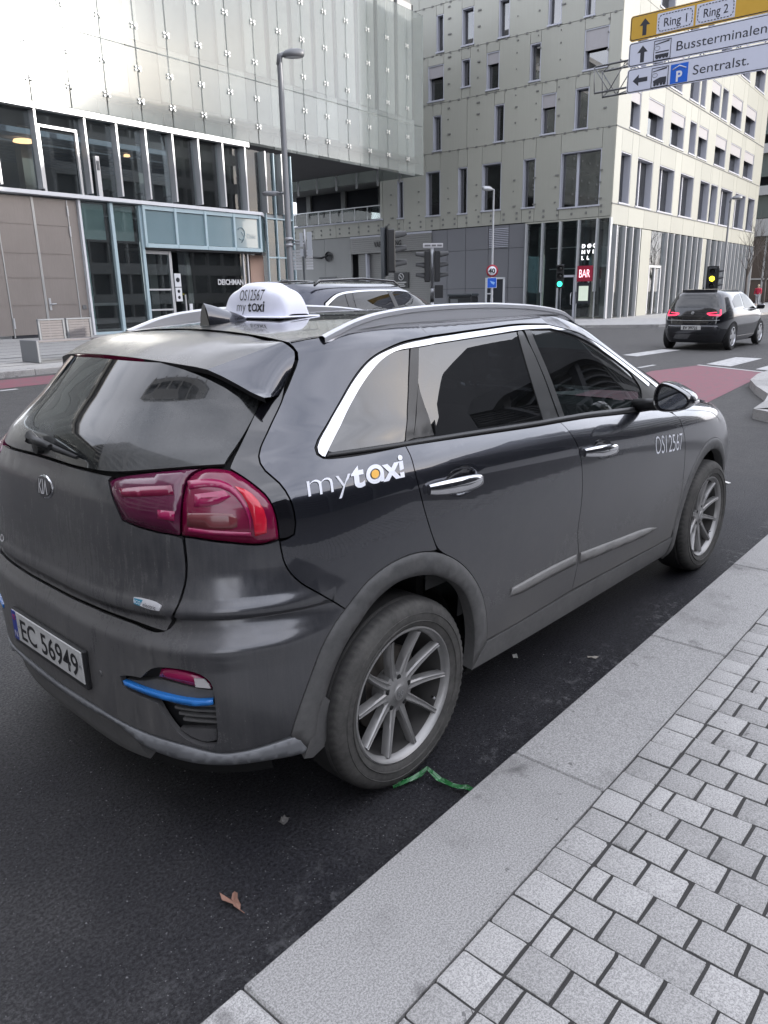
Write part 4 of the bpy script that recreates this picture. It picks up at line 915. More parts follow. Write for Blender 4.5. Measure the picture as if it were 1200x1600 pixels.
# ---------------- banded tower behind the photographer, mirrored in the rear window
ban = Site('banded_tower', 'tall banded tower behind the taxi mirrored in its rear window', 'building', -24.0, 4.0, 0.0)
ban.block('core', simple('tower_dark_glass', (0.025, 0.028, 0.034), 0.2), -60, -24.4, -14, 26, 0, 52)
for k in range(14): ban.block('floor_band', TWB, -24.6, -24.0, -14, 26, 2.4 + k * 3.6, 3.9 + k * 3.6)
for k in range(8): ban.block('mullion', TWB, -24.5, -23.9, -14 + k * 5.7, -13.4 + k * 5.7, 0, 52)
OUTLINES = {
    'cpil': [(1.46, 1.444), (1.533, 1.443), (1.503, 1.403), (1.477, 1.364), (1.448, 1.315), (1.429, 1.279), (1.415, 1.239), (1.405, 1.196), (1.413, 1.151), (1.427, 1.111), (1.411, 1.109), (1.389, 1.105), (1.372, 1.149), (1.361, 1.199), (1.366, 1.246), (1.379, 1.298), (1.403, 1.35), (1.425, 1.392)],
    'bpil1': [(2.32, 1.471), (2.356, 1.483), (2.366, 1.438), (2.384, 1.389), (2.394, 1.352), (2.402, 1.311), (2.41, 1.267), (2.417, 1.215), (2.423, 1.159), (2.432, 1.103), (2.373, 1.105), (2.316, 1.106), (2.313, 1.146), (2.313, 1.187), (2.312, 1.227), (2.311, 1.271), (2.31, 1.315), (2.31, 1.355), (2.312, 1.405), (2.315, 1.443)],
    'bpil2': [(2.377, 1.487), (2.42, 1.474), (2.426, 1.426), (2.436, 1.378), (2.448, 1.331), (2.458, 1.284), (2.466, 1.239), (2.473, 1.195), (2.479, 1.151), (2.488, 1.107), (2.445, 1.105), (2.434, 1.16), (2.426, 1.216), (2.418, 1.266), (2.408, 1.311), (2.399, 1.351), (2.389, 1.389), (2.377, 1.44)],
    'fglass': [(2.423, 1.472), (2.505, 1.468), (2.623, 1.464), (3.047, 1.455), (3.412, 1.432), (3.555, 1.415), (3.673, 1.395), (3.772, 1.374), (3.854, 1.352), (3.924, 1.327), (3.974, 1.302), (4.0, 1.279), (4.002, 1.255), (3.926, 1.206), (3.852, 1.163), (3.747, 1.117), (3.544, 1.12), (3.296, 1.119), (3.117, 1.116), (2.905, 1.113), (2.657, 1.109), (2.492, 1.107), (2.481, 1.151), (2.474, 1.195), (2.466, 1.239), (2.458, 1.284), (2.448, 1.331), (2.438, 1.378), (2.428, 1.425)],
    'dlo_out': [(1.065, 1.093), (1.046, 1.105), (1.034, 1.125), (1.035, 1.151), (1.04, 1.173), (1.049, 1.201), (1.061, 1.231), (1.073, 1.264), (1.091, 1.3), (1.112, 1.332), (1.141, 1.368), (1.172, 1.395), (1.205, 1.416), (1.243, 1.432), (1.293, 1.447), (1.352, 1.459), (1.403, 1.468), (1.484, 1.474), (1.612, 1.479), (1.812, 1.483), (1.899, 1.487), (1.986, 1.491), (2.077, 1.494), (2.164, 1.497), (2.241, 1.5), (2.311, 1.503), (2.382, 1.503), (2.459, 1.501), (2.538, 1.496), (2.816, 1.488), (3.258, 1.473), (3.563, 1.454), (3.786, 1.432), (3.939, 1.407), (4.049, 1.377), (4.127, 1.344), (4.187, 1.307), (4.226, 1.271), (4.25, 1.24), (4.26, 1.212), (4.277, 1.174)],
    'chrome_in': [(1.072, 1.096), (1.083, 1.119), (1.085, 1.148), (1.09, 1.189), (1.101, 1.224), (1.115, 1.264), (1.135, 1.3), (1.17, 1.342), (1.207, 1.375), (1.24, 1.398), (1.274, 1.415), (1.317, 1.429), (1.363, 1.439), (1.452, 1.442), (1.559, 1.446), (1.786, 1.451), (1.872, 1.456), (1.957, 1.46), (2.045, 1.464), (2.131, 1.468), (2.208, 1.472), (2.281, 1.476), (2.355, 1.478), (2.435, 1.478), (2.516, 1.477), (2.678, 1.473), (3.109, 1.46), (3.39, 1.443), (3.606, 1.422), (3.761, 1.396), (3.885, 1.362), (3.973, 1.324), (4.032, 1.286), (4.068, 1.25), (4.088, 1.218), (4.104, 1.188)],
    'chrome_out': [(1.065, 1.097), (1.05, 1.107), (1.042, 1.125), (1.042, 1.145), (1.046, 1.167), (1.053, 1.197), (1.064, 1.228), (1.077, 1.26), (1.094, 1.295), (1.114, 1.326), (1.144, 1.361), (1.175, 1.389), (1.207, 1.409), (1.244, 1.425), (1.294, 1.438), (1.351, 1.449), (1.397, 1.456), (1.473, 1.463), (1.592, 1.468), (1.802, 1.472), (1.888, 1.477), (1.974, 1.481), (2.065, 1.485), (2.151, 1.488), (2.228, 1.491), (2.299, 1.493), (2.371, 1.494), (2.449, 1.492), (2.529, 1.489), (2.757, 1.483), (3.204, 1.469), (3.505, 1.45), (3.722, 1.429), (3.87, 1.404), (3.985, 1.372), (4.068, 1.337), (4.128, 1.3), (4.165, 1.264), (4.182, 1.231), (4.19, 1.199)],
    'qglass': [(1.084, 1.114), (1.084, 1.124), (1.085, 1.15), (1.09, 1.189), (1.101, 1.223), (1.115, 1.263), (1.135, 1.3), (1.17, 1.342), (1.207, 1.375), (1.24, 1.397), (1.274, 1.412), (1.313, 1.426), (1.357, 1.437), (1.449, 1.444), (1.417, 1.393), (1.389, 1.339), (1.367, 1.284), (1.357, 1.232), (1.356, 1.184), (1.37, 1.143), (1.383, 1.114), (1.377, 1.107), (1.319, 1.107), (1.266, 1.107), (1.218, 1.106), (1.175, 1.106), (1.135, 1.107), (1.097, 1.107)],
    'rglass': [(1.537, 1.442), (1.674, 1.446), (1.814, 1.449), (1.88, 1.452), (1.952, 1.456), (2.033, 1.459), (2.122, 1.463), (2.216, 1.467), (2.315, 1.471), (2.315, 1.443), (2.312, 1.405), (2.31, 1.355), (2.31, 1.315), (2.311, 1.271), (2.312, 1.227), (2.312, 1.188), (2.311, 1.148), (2.313, 1.11), (2.288, 1.102), (2.198, 1.103), (2.113, 1.103), (2.029, 1.103), (1.947, 1.104), (1.88, 1.105), (1.813, 1.106), (1.719, 1.108), (1.625, 1.109), (1.548, 1.111), (1.506, 1.159), (1.475, 1.209), (1.453, 1.258), (1.447, 1.31), (1.466, 1.352), (1.498, 1.397)],
    'rfix': [(1.441, 1.306), (1.454, 1.257), (1.472, 1.209), (1.504, 1.159), (1.548, 1.11), (1.485, 1.11), (1.427, 1.111), (1.417, 1.144), (1.408, 1.18), (1.411, 1.214), (1.422, 1.26)],
    'gap_rear': [(1.391, 1.101), (1.399, 1.067), (1.407, 1.04), (1.418, 1.008), (1.433, 0.97), (1.451, 0.931), (1.468, 0.896), (1.486, 0.862), (1.506, 0.827), (1.528, 0.79)],
    'gap_mid': [(2.435, 1.098), (2.439, 1.073), (2.446, 1.047), (2.47, 0.998), (2.486, 0.971), (2.498, 0.938), (2.508, 0.885), (2.515, 0.828), (2.512, 0.778), (2.505, 0.728), (2.493, 0.678), (2.487, 0.627), (2.503, 0.575), (2.519, 0.522), (2.515, 0.471), (2.504, 0.426), (2.485, 0.374)],
    'gap_front': [(3.946, 1.077), (3.854, 1.049), (3.768, 1.006), (3.736, 0.956), (3.702, 0.903), (3.679, 0.84), (3.652, 0.78), (3.629, 0.723), (3.619, 0.663), (3.617, 0.609), (3.608, 0.544), (3.597, 0.477), (3.589, 0.405), (3.579, 0.351), (3.571, 0.301)],
    'arch_out_r': [(1.131, 0.71), (1.151, 0.727), (1.171, 0.744), (1.193, 0.759), (1.228, 0.777), (1.268, 0.79), (1.318, 0.8), (1.372, 0.804), (1.424, 0.803), (1.473, 0.796), (1.516, 0.787), (1.556, 0.773), (1.601, 0.752), (1.646, 0.726), (1.688, 0.695), (1.726, 0.659), (1.759, 0.62), (1.786, 0.579), (1.807, 0.537), (1.822, 0.497), (1.838, 0.441), (1.841, 0.408), (1.843, 0.375)],
    'arch_in_r': [(1.198, 0.666), (1.216, 0.685), (1.238, 0.702), (1.268, 0.717), (1.302, 0.729), (1.335, 0.737), (1.372, 0.739), (1.422, 0.735), (1.475, 0.726), (1.519, 0.713), (1.56, 0.696), (1.608, 0.672), (1.652, 0.643), (1.684, 0.612), (1.709, 0.579), (1.727, 0.543), (1.741, 0.505), (1.753, 0.466), (1.761, 0.426), (1.764, 0.383), (1.764, 0.342), (1.756, 0.292)],
    'arch_bump_o': [(1.131, 0.71), (1.115, 0.699), (1.097, 0.685), (1.075, 0.662), (1.053, 0.628), (1.039, 0.6), (1.025, 0.568), (1.011, 0.537), (0.998, 0.51), (0.986, 0.483), (0.975, 0.457), (0.96, 0.419), (0.947, 0.38)],
    'arch_bump_i': [(1.198, 0.666), (1.178, 0.648), (1.158, 0.631), (1.14, 0.611), (1.123, 0.587), (1.107, 0.561), (1.093, 0.536), (1.079, 0.504), (1.067, 0.469), (1.058, 0.439), (1.049, 0.405), (1.04, 0.373), (1.028, 0.335), (1.017, 0.297)],
    'bump_gap': [(0.93, 0.914), (0.933, 0.898), (0.936, 0.871), (0.949, 0.845), (0.969, 0.823), (0.985, 0.81), (1.002, 0.797), (0.977, 0.816), (0.953, 0.834), (0.98, 0.815), (1.009, 0.795), (1.045, 0.771), (1.088, 0.741), (1.112, 0.724), (1.131, 0.71)],
    'quarter_line': [(0.938, 1.448), (0.938, 1.421), (0.932, 1.386), (0.922, 1.345), (0.912, 1.306), (0.906, 1.284), (0.902, 1.261), (0.898, 1.232), (0.894, 1.205), (0.889, 1.17), (0.884, 1.143), (0.883, 1.118), (0.889, 1.1), (0.897, 1.081), (0.913, 1.067), (0.932, 1.051), (0.947, 1.031), (0.959, 1.012), (0.966, 0.994), (0.971, 0.977), (0.979, 0.948), (0.972, 0.925), (0.955, 0.916), (0.93, 0.914)],
    'spoiler_side': [(0.884, 1.48), (0.914, 1.473), (0.934, 1.452), (0.938, 1.425), (0.933, 1.401), (0.926, 1.376), (0.92, 1.35), (0.915, 1.327), (0.907, 1.304), (0.885, 1.304), (0.863, 1.303), (0.853, 1.311), (0.835, 1.332), (0.814, 1.356), (0.781, 1.386), (0.749, 1.401)],
    'glass_right': [(0.85, 1.291), (0.847, 1.268), (0.845, 1.243), (0.842, 1.208), (0.836, 1.17), (0.83, 1.145), (0.822, 1.119), (0.811, 1.097)],
    'lamp_in': [(0.473, 1.071), (0.516, 1.078), (0.567, 1.085), (0.61, 1.09), (0.643, 1.094), (0.673, 1.096), (0.697, 1.098), (0.722, 1.098), (0.743, 1.098), (0.716, 1.089), (0.696, 1.076), (0.684, 1.06), (0.675, 1.04), (0.668, 1.02), (0.663, 0.996), (0.66, 0.969), (0.657, 0.94), (0.627, 0.943), (0.595, 0.945), (0.559, 0.95), (0.523, 0.955), (0.496, 0.96), (0.472, 0.965), (0.462, 0.98), (0.453, 0.996), (0.443, 1.014), (0.436, 1.032), (0.439, 1.057)],
    'lamp_out': [(0.745, 1.098), (0.764, 1.098), (0.783, 1.097), (0.81, 1.093), (0.825, 1.083), (0.841, 1.071), (0.858, 1.057), (0.876, 1.042), (0.891, 1.028), (0.902, 1.016), (0.915, 0.988), (0.921, 0.969), (0.925, 0.951), (0.929, 0.918), (0.905, 0.914), (0.882, 0.912), (0.863, 0.913), (0.84, 0.916), (0.807, 0.921), (0.772, 0.925), (0.738, 0.93), (0.707, 0.935), (0.683, 0.938), (0.661, 0.94), (0.663, 0.969), (0.666, 0.996), (0.67, 1.02), (0.677, 1.04), (0.686, 1.059), (0.698, 1.076), (0.72, 1.089)],
    'lamp_red': [(0.812, 1.05), (0.84, 1.042), (0.856, 1.03), (0.87, 1.016), (0.887, 0.991), (0.894, 0.97), (0.892, 0.938), (0.86, 0.933), (0.859, 0.952), (0.857, 0.969), (0.848, 0.994), (0.84, 1.013), (0.83, 1.031)],
    'lamp_amber': [(0.683, 0.994), (0.716, 0.994), (0.747, 0.994), (0.775, 0.992), (0.801, 0.989), (0.814, 0.976), (0.814, 0.958), (0.8, 0.951), (0.773, 0.954), (0.745, 0.956), (0.714, 0.96), (0.681, 0.964)],
    'lamp_rev': [(0.6, 1.0), (0.626, 0.999), (0.65, 0.998), (0.645, 0.975), (0.622, 0.977), (0.598, 0.979)],
    'lamp_ring_a': [(0.695, 1.066), (0.724, 1.069), (0.749, 1.071), (0.783, 1.066), (0.799, 1.057), (0.814, 1.044), (0.827, 1.028), (0.838, 1.011), (0.846, 0.993), (0.85, 0.973), (0.851, 0.954), (0.85, 0.934), (0.826, 0.937), (0.8, 0.939), (0.763, 0.942), (0.727, 0.944), (0.7, 0.948), (0.675, 0.952)],
    'tg_gap': [(0.66, 0.94), (0.665, 0.933), (0.667, 0.916), (0.668, 0.894), (0.667, 0.871), (0.665, 0.847), (0.658, 0.824), (0.649, 0.802), (0.642, 0.784), (0.633, 0.765), (0.598, 0.726), (0.592, 0.707)],
    'cavity': [(0.423, 0.555), (0.448, 0.563), (0.476, 0.567), (0.509, 0.569), (0.548, 0.606), (0.579, 0.614), (0.607, 0.617), (0.64, 0.617), (0.667, 0.615), (0.694, 0.607), (0.713, 0.597), (0.73, 0.578), (0.733, 0.559), (0.735, 0.537), (0.736, 0.51), (0.736, 0.48), (0.737, 0.444), (0.737, 0.412), (0.729, 0.389), (0.704, 0.386), (0.667, 0.395), (0.642, 0.41), (0.619, 0.427), (0.595, 0.458), (0.58, 0.482), (0.565, 0.508), (0.529, 0.513), (0.491, 0.517), (0.46, 0.52), (0.429, 0.532)],
    'fog': [(0.576, 0.607), (0.603, 0.615), (0.635, 0.612), (0.675, 0.604), (0.713, 0.594), (0.73, 0.572), (0.734, 0.556), (0.71, 0.559), (0.682, 0.563), (0.656, 0.568), (0.626, 0.573), (0.6, 0.577), (0.564, 0.58)],
    'blue': [(0.434, 0.546), (0.478, 0.543), (0.522, 0.541), (0.554, 0.539), (0.587, 0.538), (0.617, 0.535), (0.658, 0.532), (0.692, 0.529), (0.714, 0.529), (0.732, 0.531), (0.733, 0.519), (0.71, 0.514), (0.685, 0.511), (0.649, 0.515), (0.609, 0.52), (0.565, 0.523), (0.52, 0.526), (0.479, 0.53), (0.439, 0.533)],
    'val_top': [(-0.019, 0.406), (0.054, 0.41), (0.13, 0.414), (0.199, 0.417), (0.257, 0.417), (0.303, 0.416), (0.364, 0.412), (0.41, 0.409), (0.452, 0.406), (0.497, 0.402), (0.541, 0.399), (0.586, 0.396), (0.629, 0.391), (0.666, 0.384), (0.705, 0.372), (0.741, 0.363), (0.769, 0.362), (0.798, 0.364), (0.83, 0.366), (0.866, 0.37), (0.905, 0.375), (0.945, 0.377)],
    'val_bot': [(-0.062, 0.329), (0.045, 0.354), (0.15, 0.377), (0.236, 0.393), (0.298, 0.401), (0.367, 0.402), (0.401, 0.394), (0.418, 0.365), (0.455, 0.357), (0.489, 0.349), (0.528, 0.342), (0.574, 0.337), (0.621, 0.331), (0.662, 0.325), (0.698, 0.322), (0.731, 0.32), (0.762, 0.318), (0.793, 0.317), (0.824, 0.317), (0.856, 0.316), (0.891, 0.314), (0.928, 0.31), (0.968, 0.304)],
    'molding': [(1.976, 0.517), (1.983, 0.536), (2.039, 0.535), (2.107, 0.537), (2.198, 0.541), (2.289, 0.543), (2.369, 0.541), (2.447, 0.537), (2.534, 0.531), (2.627, 0.524), (2.729, 0.514), (2.845, 0.504), (2.943, 0.496), (3.052, 0.486), (3.169, 0.476), (3.292, 0.465), (3.345, 0.406), (3.251, 0.384), (3.142, 0.383), (3.006, 0.385), (2.878, 0.39), (2.764, 0.395), (2.657, 0.402), (2.561, 0.414), (2.471, 0.435), (2.389, 0.459), (2.3, 0.477), (2.225, 0.485), (2.145, 0.489), (2.066, 0.493), (1.991, 0.496)]}
# ================================================================== THE TAXI
def paint_mat(name, base, dust_base, rear=False):
    b = MatB(name); v = b.coords(); x, y, z = b.sep(v)
    n1 = b.noise(v, 3.0, 6, 0.62); n2 = b.noise(v, 22.0, 5, 0.7); n3 = b.noise(v, 260.0, 2, 0.5)
    if rear:
        st = b.noise(b.coords((9, 9, 0.8)), 4.0, 6, 0.68); st2 = b.noise(b.coords((34, 34, 1.6)), 3.0, 4, 0.6)
        h = b.ramp(z, 0.45, 1.15, 0.58, 0.30)
        f = b.math('ADD', h, b.math('MULTIPLY_ADD', st, 0.5, -0.25)); f = b.math('ADD', f, b.math('MULTIPLY_ADD', st2, 0.34, -0.17))
        f = b.math('ADD', f, b.math('MULTIPLY_ADD', n1, 0.45, -0.20)); f = b.math('ADD', f, b.math('MULTIPLY_ADD', n2, 0.3, -0.15))
    else:
        h = b.ramp(z, 0.28, 0.95, 0.74, 0.02, False)
        f = b.math('ADD', h, b.math('MULTIPLY', b.math('MULTIPLY_ADD', n1, 0.5, -0.25), b.ramp(z, 0.6, 1.1, 1.0, 0.12)))
        f = b.math('ADD', f, b.math('MULTIPLY', b.math('MULTIPLY_ADD', n2, 0.16, -0.08), b.ramp(z, 0.6, 1.1, 1.0, 0.1)))
    if rear: f = b.math('MULTIPLY', f, b.ramp(b.math('ABSOLUTE', y), 0.50, 0.86, 1.0, 0.45))
    f = b.ramp(f, 0.0, 1.0, 0.0, 0.92, False)
    f = b.math('MULTIPLY', f, b.math('MULTIPLY_ADD', n3, 0.5, 0.75))
    b.set(color=b.mix(f, base, dust_base), metal=b.ramp(f, 0.0, 0.7, 0.8, 0.0, False), rough=b.ramp(f, 0.0, 0.8, 0.24, 0.8, False),
          coat=b.ramp(f, 0.0, 0.75, 1.0, 0.05, False), coat_rough=b.ramp(f, 0.0, 0.6, 0.015, 0.40, False), spec=0.5)
    b.p.inputs['Coat IOR'].default_value = 1.72
    return b.m
PAINT = paint_mat('graphite_paint_side', (0.032, 0.035, 0.047), (0.155, 0.147, 0.135))
PAINT_R = paint_mat('graphite_paint_rear', (0.036, 0.039, 0.050), (0.150, 0.143, 0.134), True)
def roof_mat():
    b = MatB('dusty_roof_paint'); v = b.coords(); x, y, z = b.sep(v)
    n1 = b.noise(v, 3.2, 6, 0.65); n3 = b.noise(v, 300.0, 2, 0.5); n2 = b.noise(v, 40, 4, 0.7)
    f = b.math('ADD', b.ramp(x, -0.5, 0.05, 0.62, 0.04, False), b.math('MULTIPLY_ADD', n1, 0.5, -0.25))
    f = b.math('ADD', f, b.math('MULTIPLY', b.math('ADD', b.math('MULTIPLY_ADD', n3, 0.5, -0.25), b.math('MULTIPLY_ADD', n2, 0.4, -0.2)), f))
    f = b.ramp(f, 0.0, 1.0, 0.0, 0.9, False)
    b.set(color=b.mix(f, (0.018, 0.019, 0.022), (0.17, 0.16, 0.14)), metal=b.ramp(f, 0, 0.7, 0.4, 0.0, False), rough=b.ramp(f, 0, 0.8, 0.15, 0.75, False),
          coat=b.ramp(f, 0, 0.8, 1.0, 0.1, False), coat_rough=b.ramp(f, 0, 0.6, 0.008, 0.35, False))
    b.p.inputs['Coat IOR'].default_value = 2.0
    return b.m
PAINT_ROOF = roof_mat()
BLACK_TRIM = simple('black_trim', (0.012, 0.012, 0.013), 0.42, var=0.2)
GLOSS_BLACK = simple('gloss_black', (0.006, 0.006, 0.008), 0.08, coat=1.0, var=0.1)
PILLAR = simple('satin_pillar_film', (0.035, 0.036, 0.037), 0.32, var=0.1, spec=0.6)
RUBBER = simple('seal_rubber', (0.010, 0.010, 0.011), 0.6)
CHROME = simple('chrome', (0.56, 0.565, 0.585), 0.09, 1.0, var=0.03)
SATIN = simple('satin_aluminium', (0.60, 0.61, 0.63), 0.30, 1.0, var=0.05)
RAILM = simple('silver_rail_paint', (0.50, 0.505, 0.53), 0.35, 0.35, var=0.05, coat=0.4)
def plastic_dusty():
    b = MatB('dusty_grey_cladding'); v = b.coords(); x, y, z = b.sep(v)
    n1 = b.noise(v, 7.0, 6, 0.65); n2 = b.noise(v, 45, 4, 0.7)
    f = b.math('ADD', b.ramp(z, 0.2, 0.85, 0.75, 0.30, False), b.math('ADD', b.math('MULTIPLY_ADD', n1, 0.7, -0.35), b.math('MULTIPLY_ADD', n2, 0.5, -0.25)))
    b.set(color=b.mix(b.ramp(f, 0, 1, 0, 1, False), (0.028, 0.029, 0.032), (0.145, 0.142, 0.138)), rough=0.62); b.bump(n2, 0.12, 0.003); return b.m
CLAD = plastic_dusty()
VALANCE = simple('dusty_silver_valance', (0.20, 0.205, 0.215), 0.5, 0.1, var=0.25, scale=9)
MOULD = simple('dusty_grey_moulding', (0.20, 0.195, 0.19), 0.42, 0.2, var=0.35, scale=7)
UNDER = simple('underbody_black', (0.006, 0.006, 0.006), 0.8)
def tyre_mat():
    b = MatB('dusty_tyre'); v = b.coords(); n1 = b.noise(v, 10, 6, 0.65); n2 = b.noise(v, 60, 4, 0.7)
    x, y, z = b.sep(v); ay = b.math('ABSOLUTE', y)
    r = b.math('SQRT', b.math('ADD', b.math('MULTIPLY', x, x), b.math('MULTIPLY', z, z)))
    f = b.math('MULTIPLY', b.ramp(r, 0.318, 0.336, 0.62, 0.10), b.math('ADD', n1, b.math('MULTIPLY_ADD', n2, 0.6, -0.25)))
    b.set(color=b.mix(f, (0.012, 0.012, 0.013), (0.185, 0.178, 0.165)), rough=0.8, spec=0.3); b.bump(n2, 0.1, 0.002); return b.m
TYRE = tyre_mat()
RIM = simple('dusty_grey_alloy', (0.30, 0.295, 0.29), 0.38, 0.55, var=0.22, scale=16)
RIM_IN = simple('rim_barrel', (0.06, 0.058, 0.056), 0.55, 0.2, var=0.3, scale=12)
DISC = simple('brake_disc_iron', (0.10, 0.09, 0.08), 0.45, 0.7, var=0.3, scale=20)
def lens_mat(name, col, deep):
    b = MatB(name); v = b.coords(); n = b.noise(v, 12, 5, 0.6)
    b.set(color=b.mix(n, col, deep), rough=0.2, coat=0.6, coat_rough=0.04, spec=0.4); return b.m
LENS = lens_mat('red_lens', (0.20, 0.004, 0.040), (0.115, 0.003, 0.028))
LENS_D = lens_mat('dark_red_lens', (0.105, 0.007, 0.040), (0.060, 0.005, 0.026))
LENS_B = lens_mat('bright_red_reflector', (0.62, 0.012, 0.04), (0.48, 0.01, 0.03))
LENS_P = lens_mat('pink_red_lens', (0.34, 0.008, 0.085), (0.22, 0.006, 0.055))
LENS_A = lens_mat('smoked_indicator_lens', (0.20, 0.045, 0.05), (0.10, 0.02, 0.03))
BLUE = simple('blue_accent', (0.02, 0.17, 0.52), 0.3, coat=0.6, var=0.06)
WHITE_FILM = simple('white_film', (0.74, 0.75, 0.80), 0.45, var=0.03)
ORANGE_FILM = simple('orange_film', (0.80, 0.42, 0.05), 0.45, var=0.03)
BLACK_PRINT = simple('black_print', (0.01, 0.01, 0.012), 0.5, var=0.05)
SATINL = simple('bright_satin_letter', (0.62, 0.62, 0.64), 0.45, 0.35, var=0.03)
PRIVACY = see_glass('privacy_glass', (0.035, 0.04, 0.045), 2.0, 0.008, 0.03)
FRONT_GLASS = see_glass('green_tinted_glass', (0.24, 0.31, 0.305), 1.75, 0.008, 0.03)
def rear_glass_mat():
    b = MatB('dusty_rear_glass'); v = b.coords(); x, y, z = b.sep(v)
    # wiped sector round the wiper spindle
    dy = b.math('SUBTRACT', y, 0.02); dz = b.math('SUBTRACT', z, 1.16)
    r = b.math('SQRT', b.math('ADD', b.math('MULTIPLY', dy, dy), b.math('MULTIPLY', dz, dz)))
    inn = b.math('MULTIPLY', b.ramp(r, 0.335, 0.35, 1, 0), b.ramp(r, 0.10, 0.14, 0, 1))
    inn = b.math('MULTIPLY', inn, b.ramp(b.math('ADD', dz, b.math('MULTIPLY', dy, -0.9)), 0.0, 0.03, 0, 1))
    n1 = b.noise(v, 5, 6, 0.65); st = b.noise(b.coords((30, 30, 3), rot=(0.5, 0, 0)), 3, 5, 0.65)
    d = b.math('ADD', b.math('MULTIPLY_ADD', n1, 0.40, 0.0), b.math('MULTIPLY', st, 0.32))
    d = b.math('ADD', d, b.ramp(z, 1.14, 1.40, 0.20, -0.26, False))  # darker at the top: spoiler's shadow and reflection put into the dust tone
    d = b.math('MULTIPLY', d, b.ramp(inn, 0, 1, 1.0, 0.30)); d = b.ramp(d, 0.05, 0.95, 0.0, 0.9, False)
    b.set(color=b.mix(d, (0.004, 0.005, 0.006), (0.115, 0.118, 0.118)), rough=b.ramp(d, 0, 0.7, 0.03, 0.55, False), spec=0.35, coat=b.ramp(d, 0, 0.8, 0.9, 0.3, False), coat_rough=b.ramp(d, 0.1, 0.8, 0.006, 0.06, False))
    return b.m
REAR_GLASS = rear_glass_mat()
SEAT = simple('charcoal_seat_cloth', (0.03, 0.031, 0.034), 0.8, var=0.2, scale=30)
DASH = simple('dashboard_plastic', (0.05, 0.052, 0.056), 0.55)

taxi = thing('taxi', 'dusty graphite crossover taxi with white roof sign parked along the kerb', 'taxi', (0, 0, 0))
OUT = {k: [tuple(p) for p in v] for k, v in OUTLINES.items()}
def lin(a, b, n): return [(a[0] + (b[0] - a[0]) * i / n, a[1] + (b[1] - a[1]) * i / n) for i in range(n + 1)]
def u_at(x, v, lo=1.0, hi=4.9):
    for _ in range(50):
        m = (lo + hi) / 2
        if B(m, v)[0] < x: lo = m
        else: hi = m
    return lo
def arc_uv(cx, cz, r, a0, a1, n, dz=0.0):
    o = []
    for i in range(n + 1):
        t = R_(a0 + (a1 - a0) * i / n); x = cx + r * math.cos(t); z = cz + r * math.sin(t); v = z
        for _ in range(6):
            u = u_at(x, v); v += z - float(B(u, v)[2])
        o.append((round(u, 4), round(v, 4)))
    return o
def cup_uv(u0, u1, v): return [(u0 + (u1 - u0) * (0.64 + 0.33 * math.cos(t)), v + 0.002 + 0.042 * math.sin(t)) for t in np.linspace(0, 2 * PI, 33)[:-1]]
bump_gap = OUT['bump_gap'][:7] + [p for p in OUT['bump_gap'][7:] if p[0] > 1.004]
arch_r = OUT['arch_out_r']; arch_ri = OUT['arch_in_r']
iz = next(i for i, p in enumerate(arch_r) if p[0] > OUT['gap_rear'][-1][0])
arch_r_a, arch_r_b = arch_r[:iz], arch_r[iz:]
door_top_r, door_top_m = (1.3848, 1.0933), (2.428, 1.0885)
gap_rear = [door_top_r] + OUT['gap_rear'][1:]
gap_mid = [door_top_m] + OUT['gap_mid'][1:-1] + [(2.4931, 0.368)]
gap_front = [(3.9407, 1.083)] + OUT['gap_front'][1:-1] + [(3.5767, 0.315)]
dlo = OUT['dlo_out'] + [(4.3667, 1.16), (4.4067, 1.09)]
FC = (2.7, 0.335)
arch_f = arc_uv(*FC, 0.468, 200, -22, 22)           # from the rear foot over the top to the front foot
arch_fi = arc_uv(*FC, 0.402, 200, -22, 22)

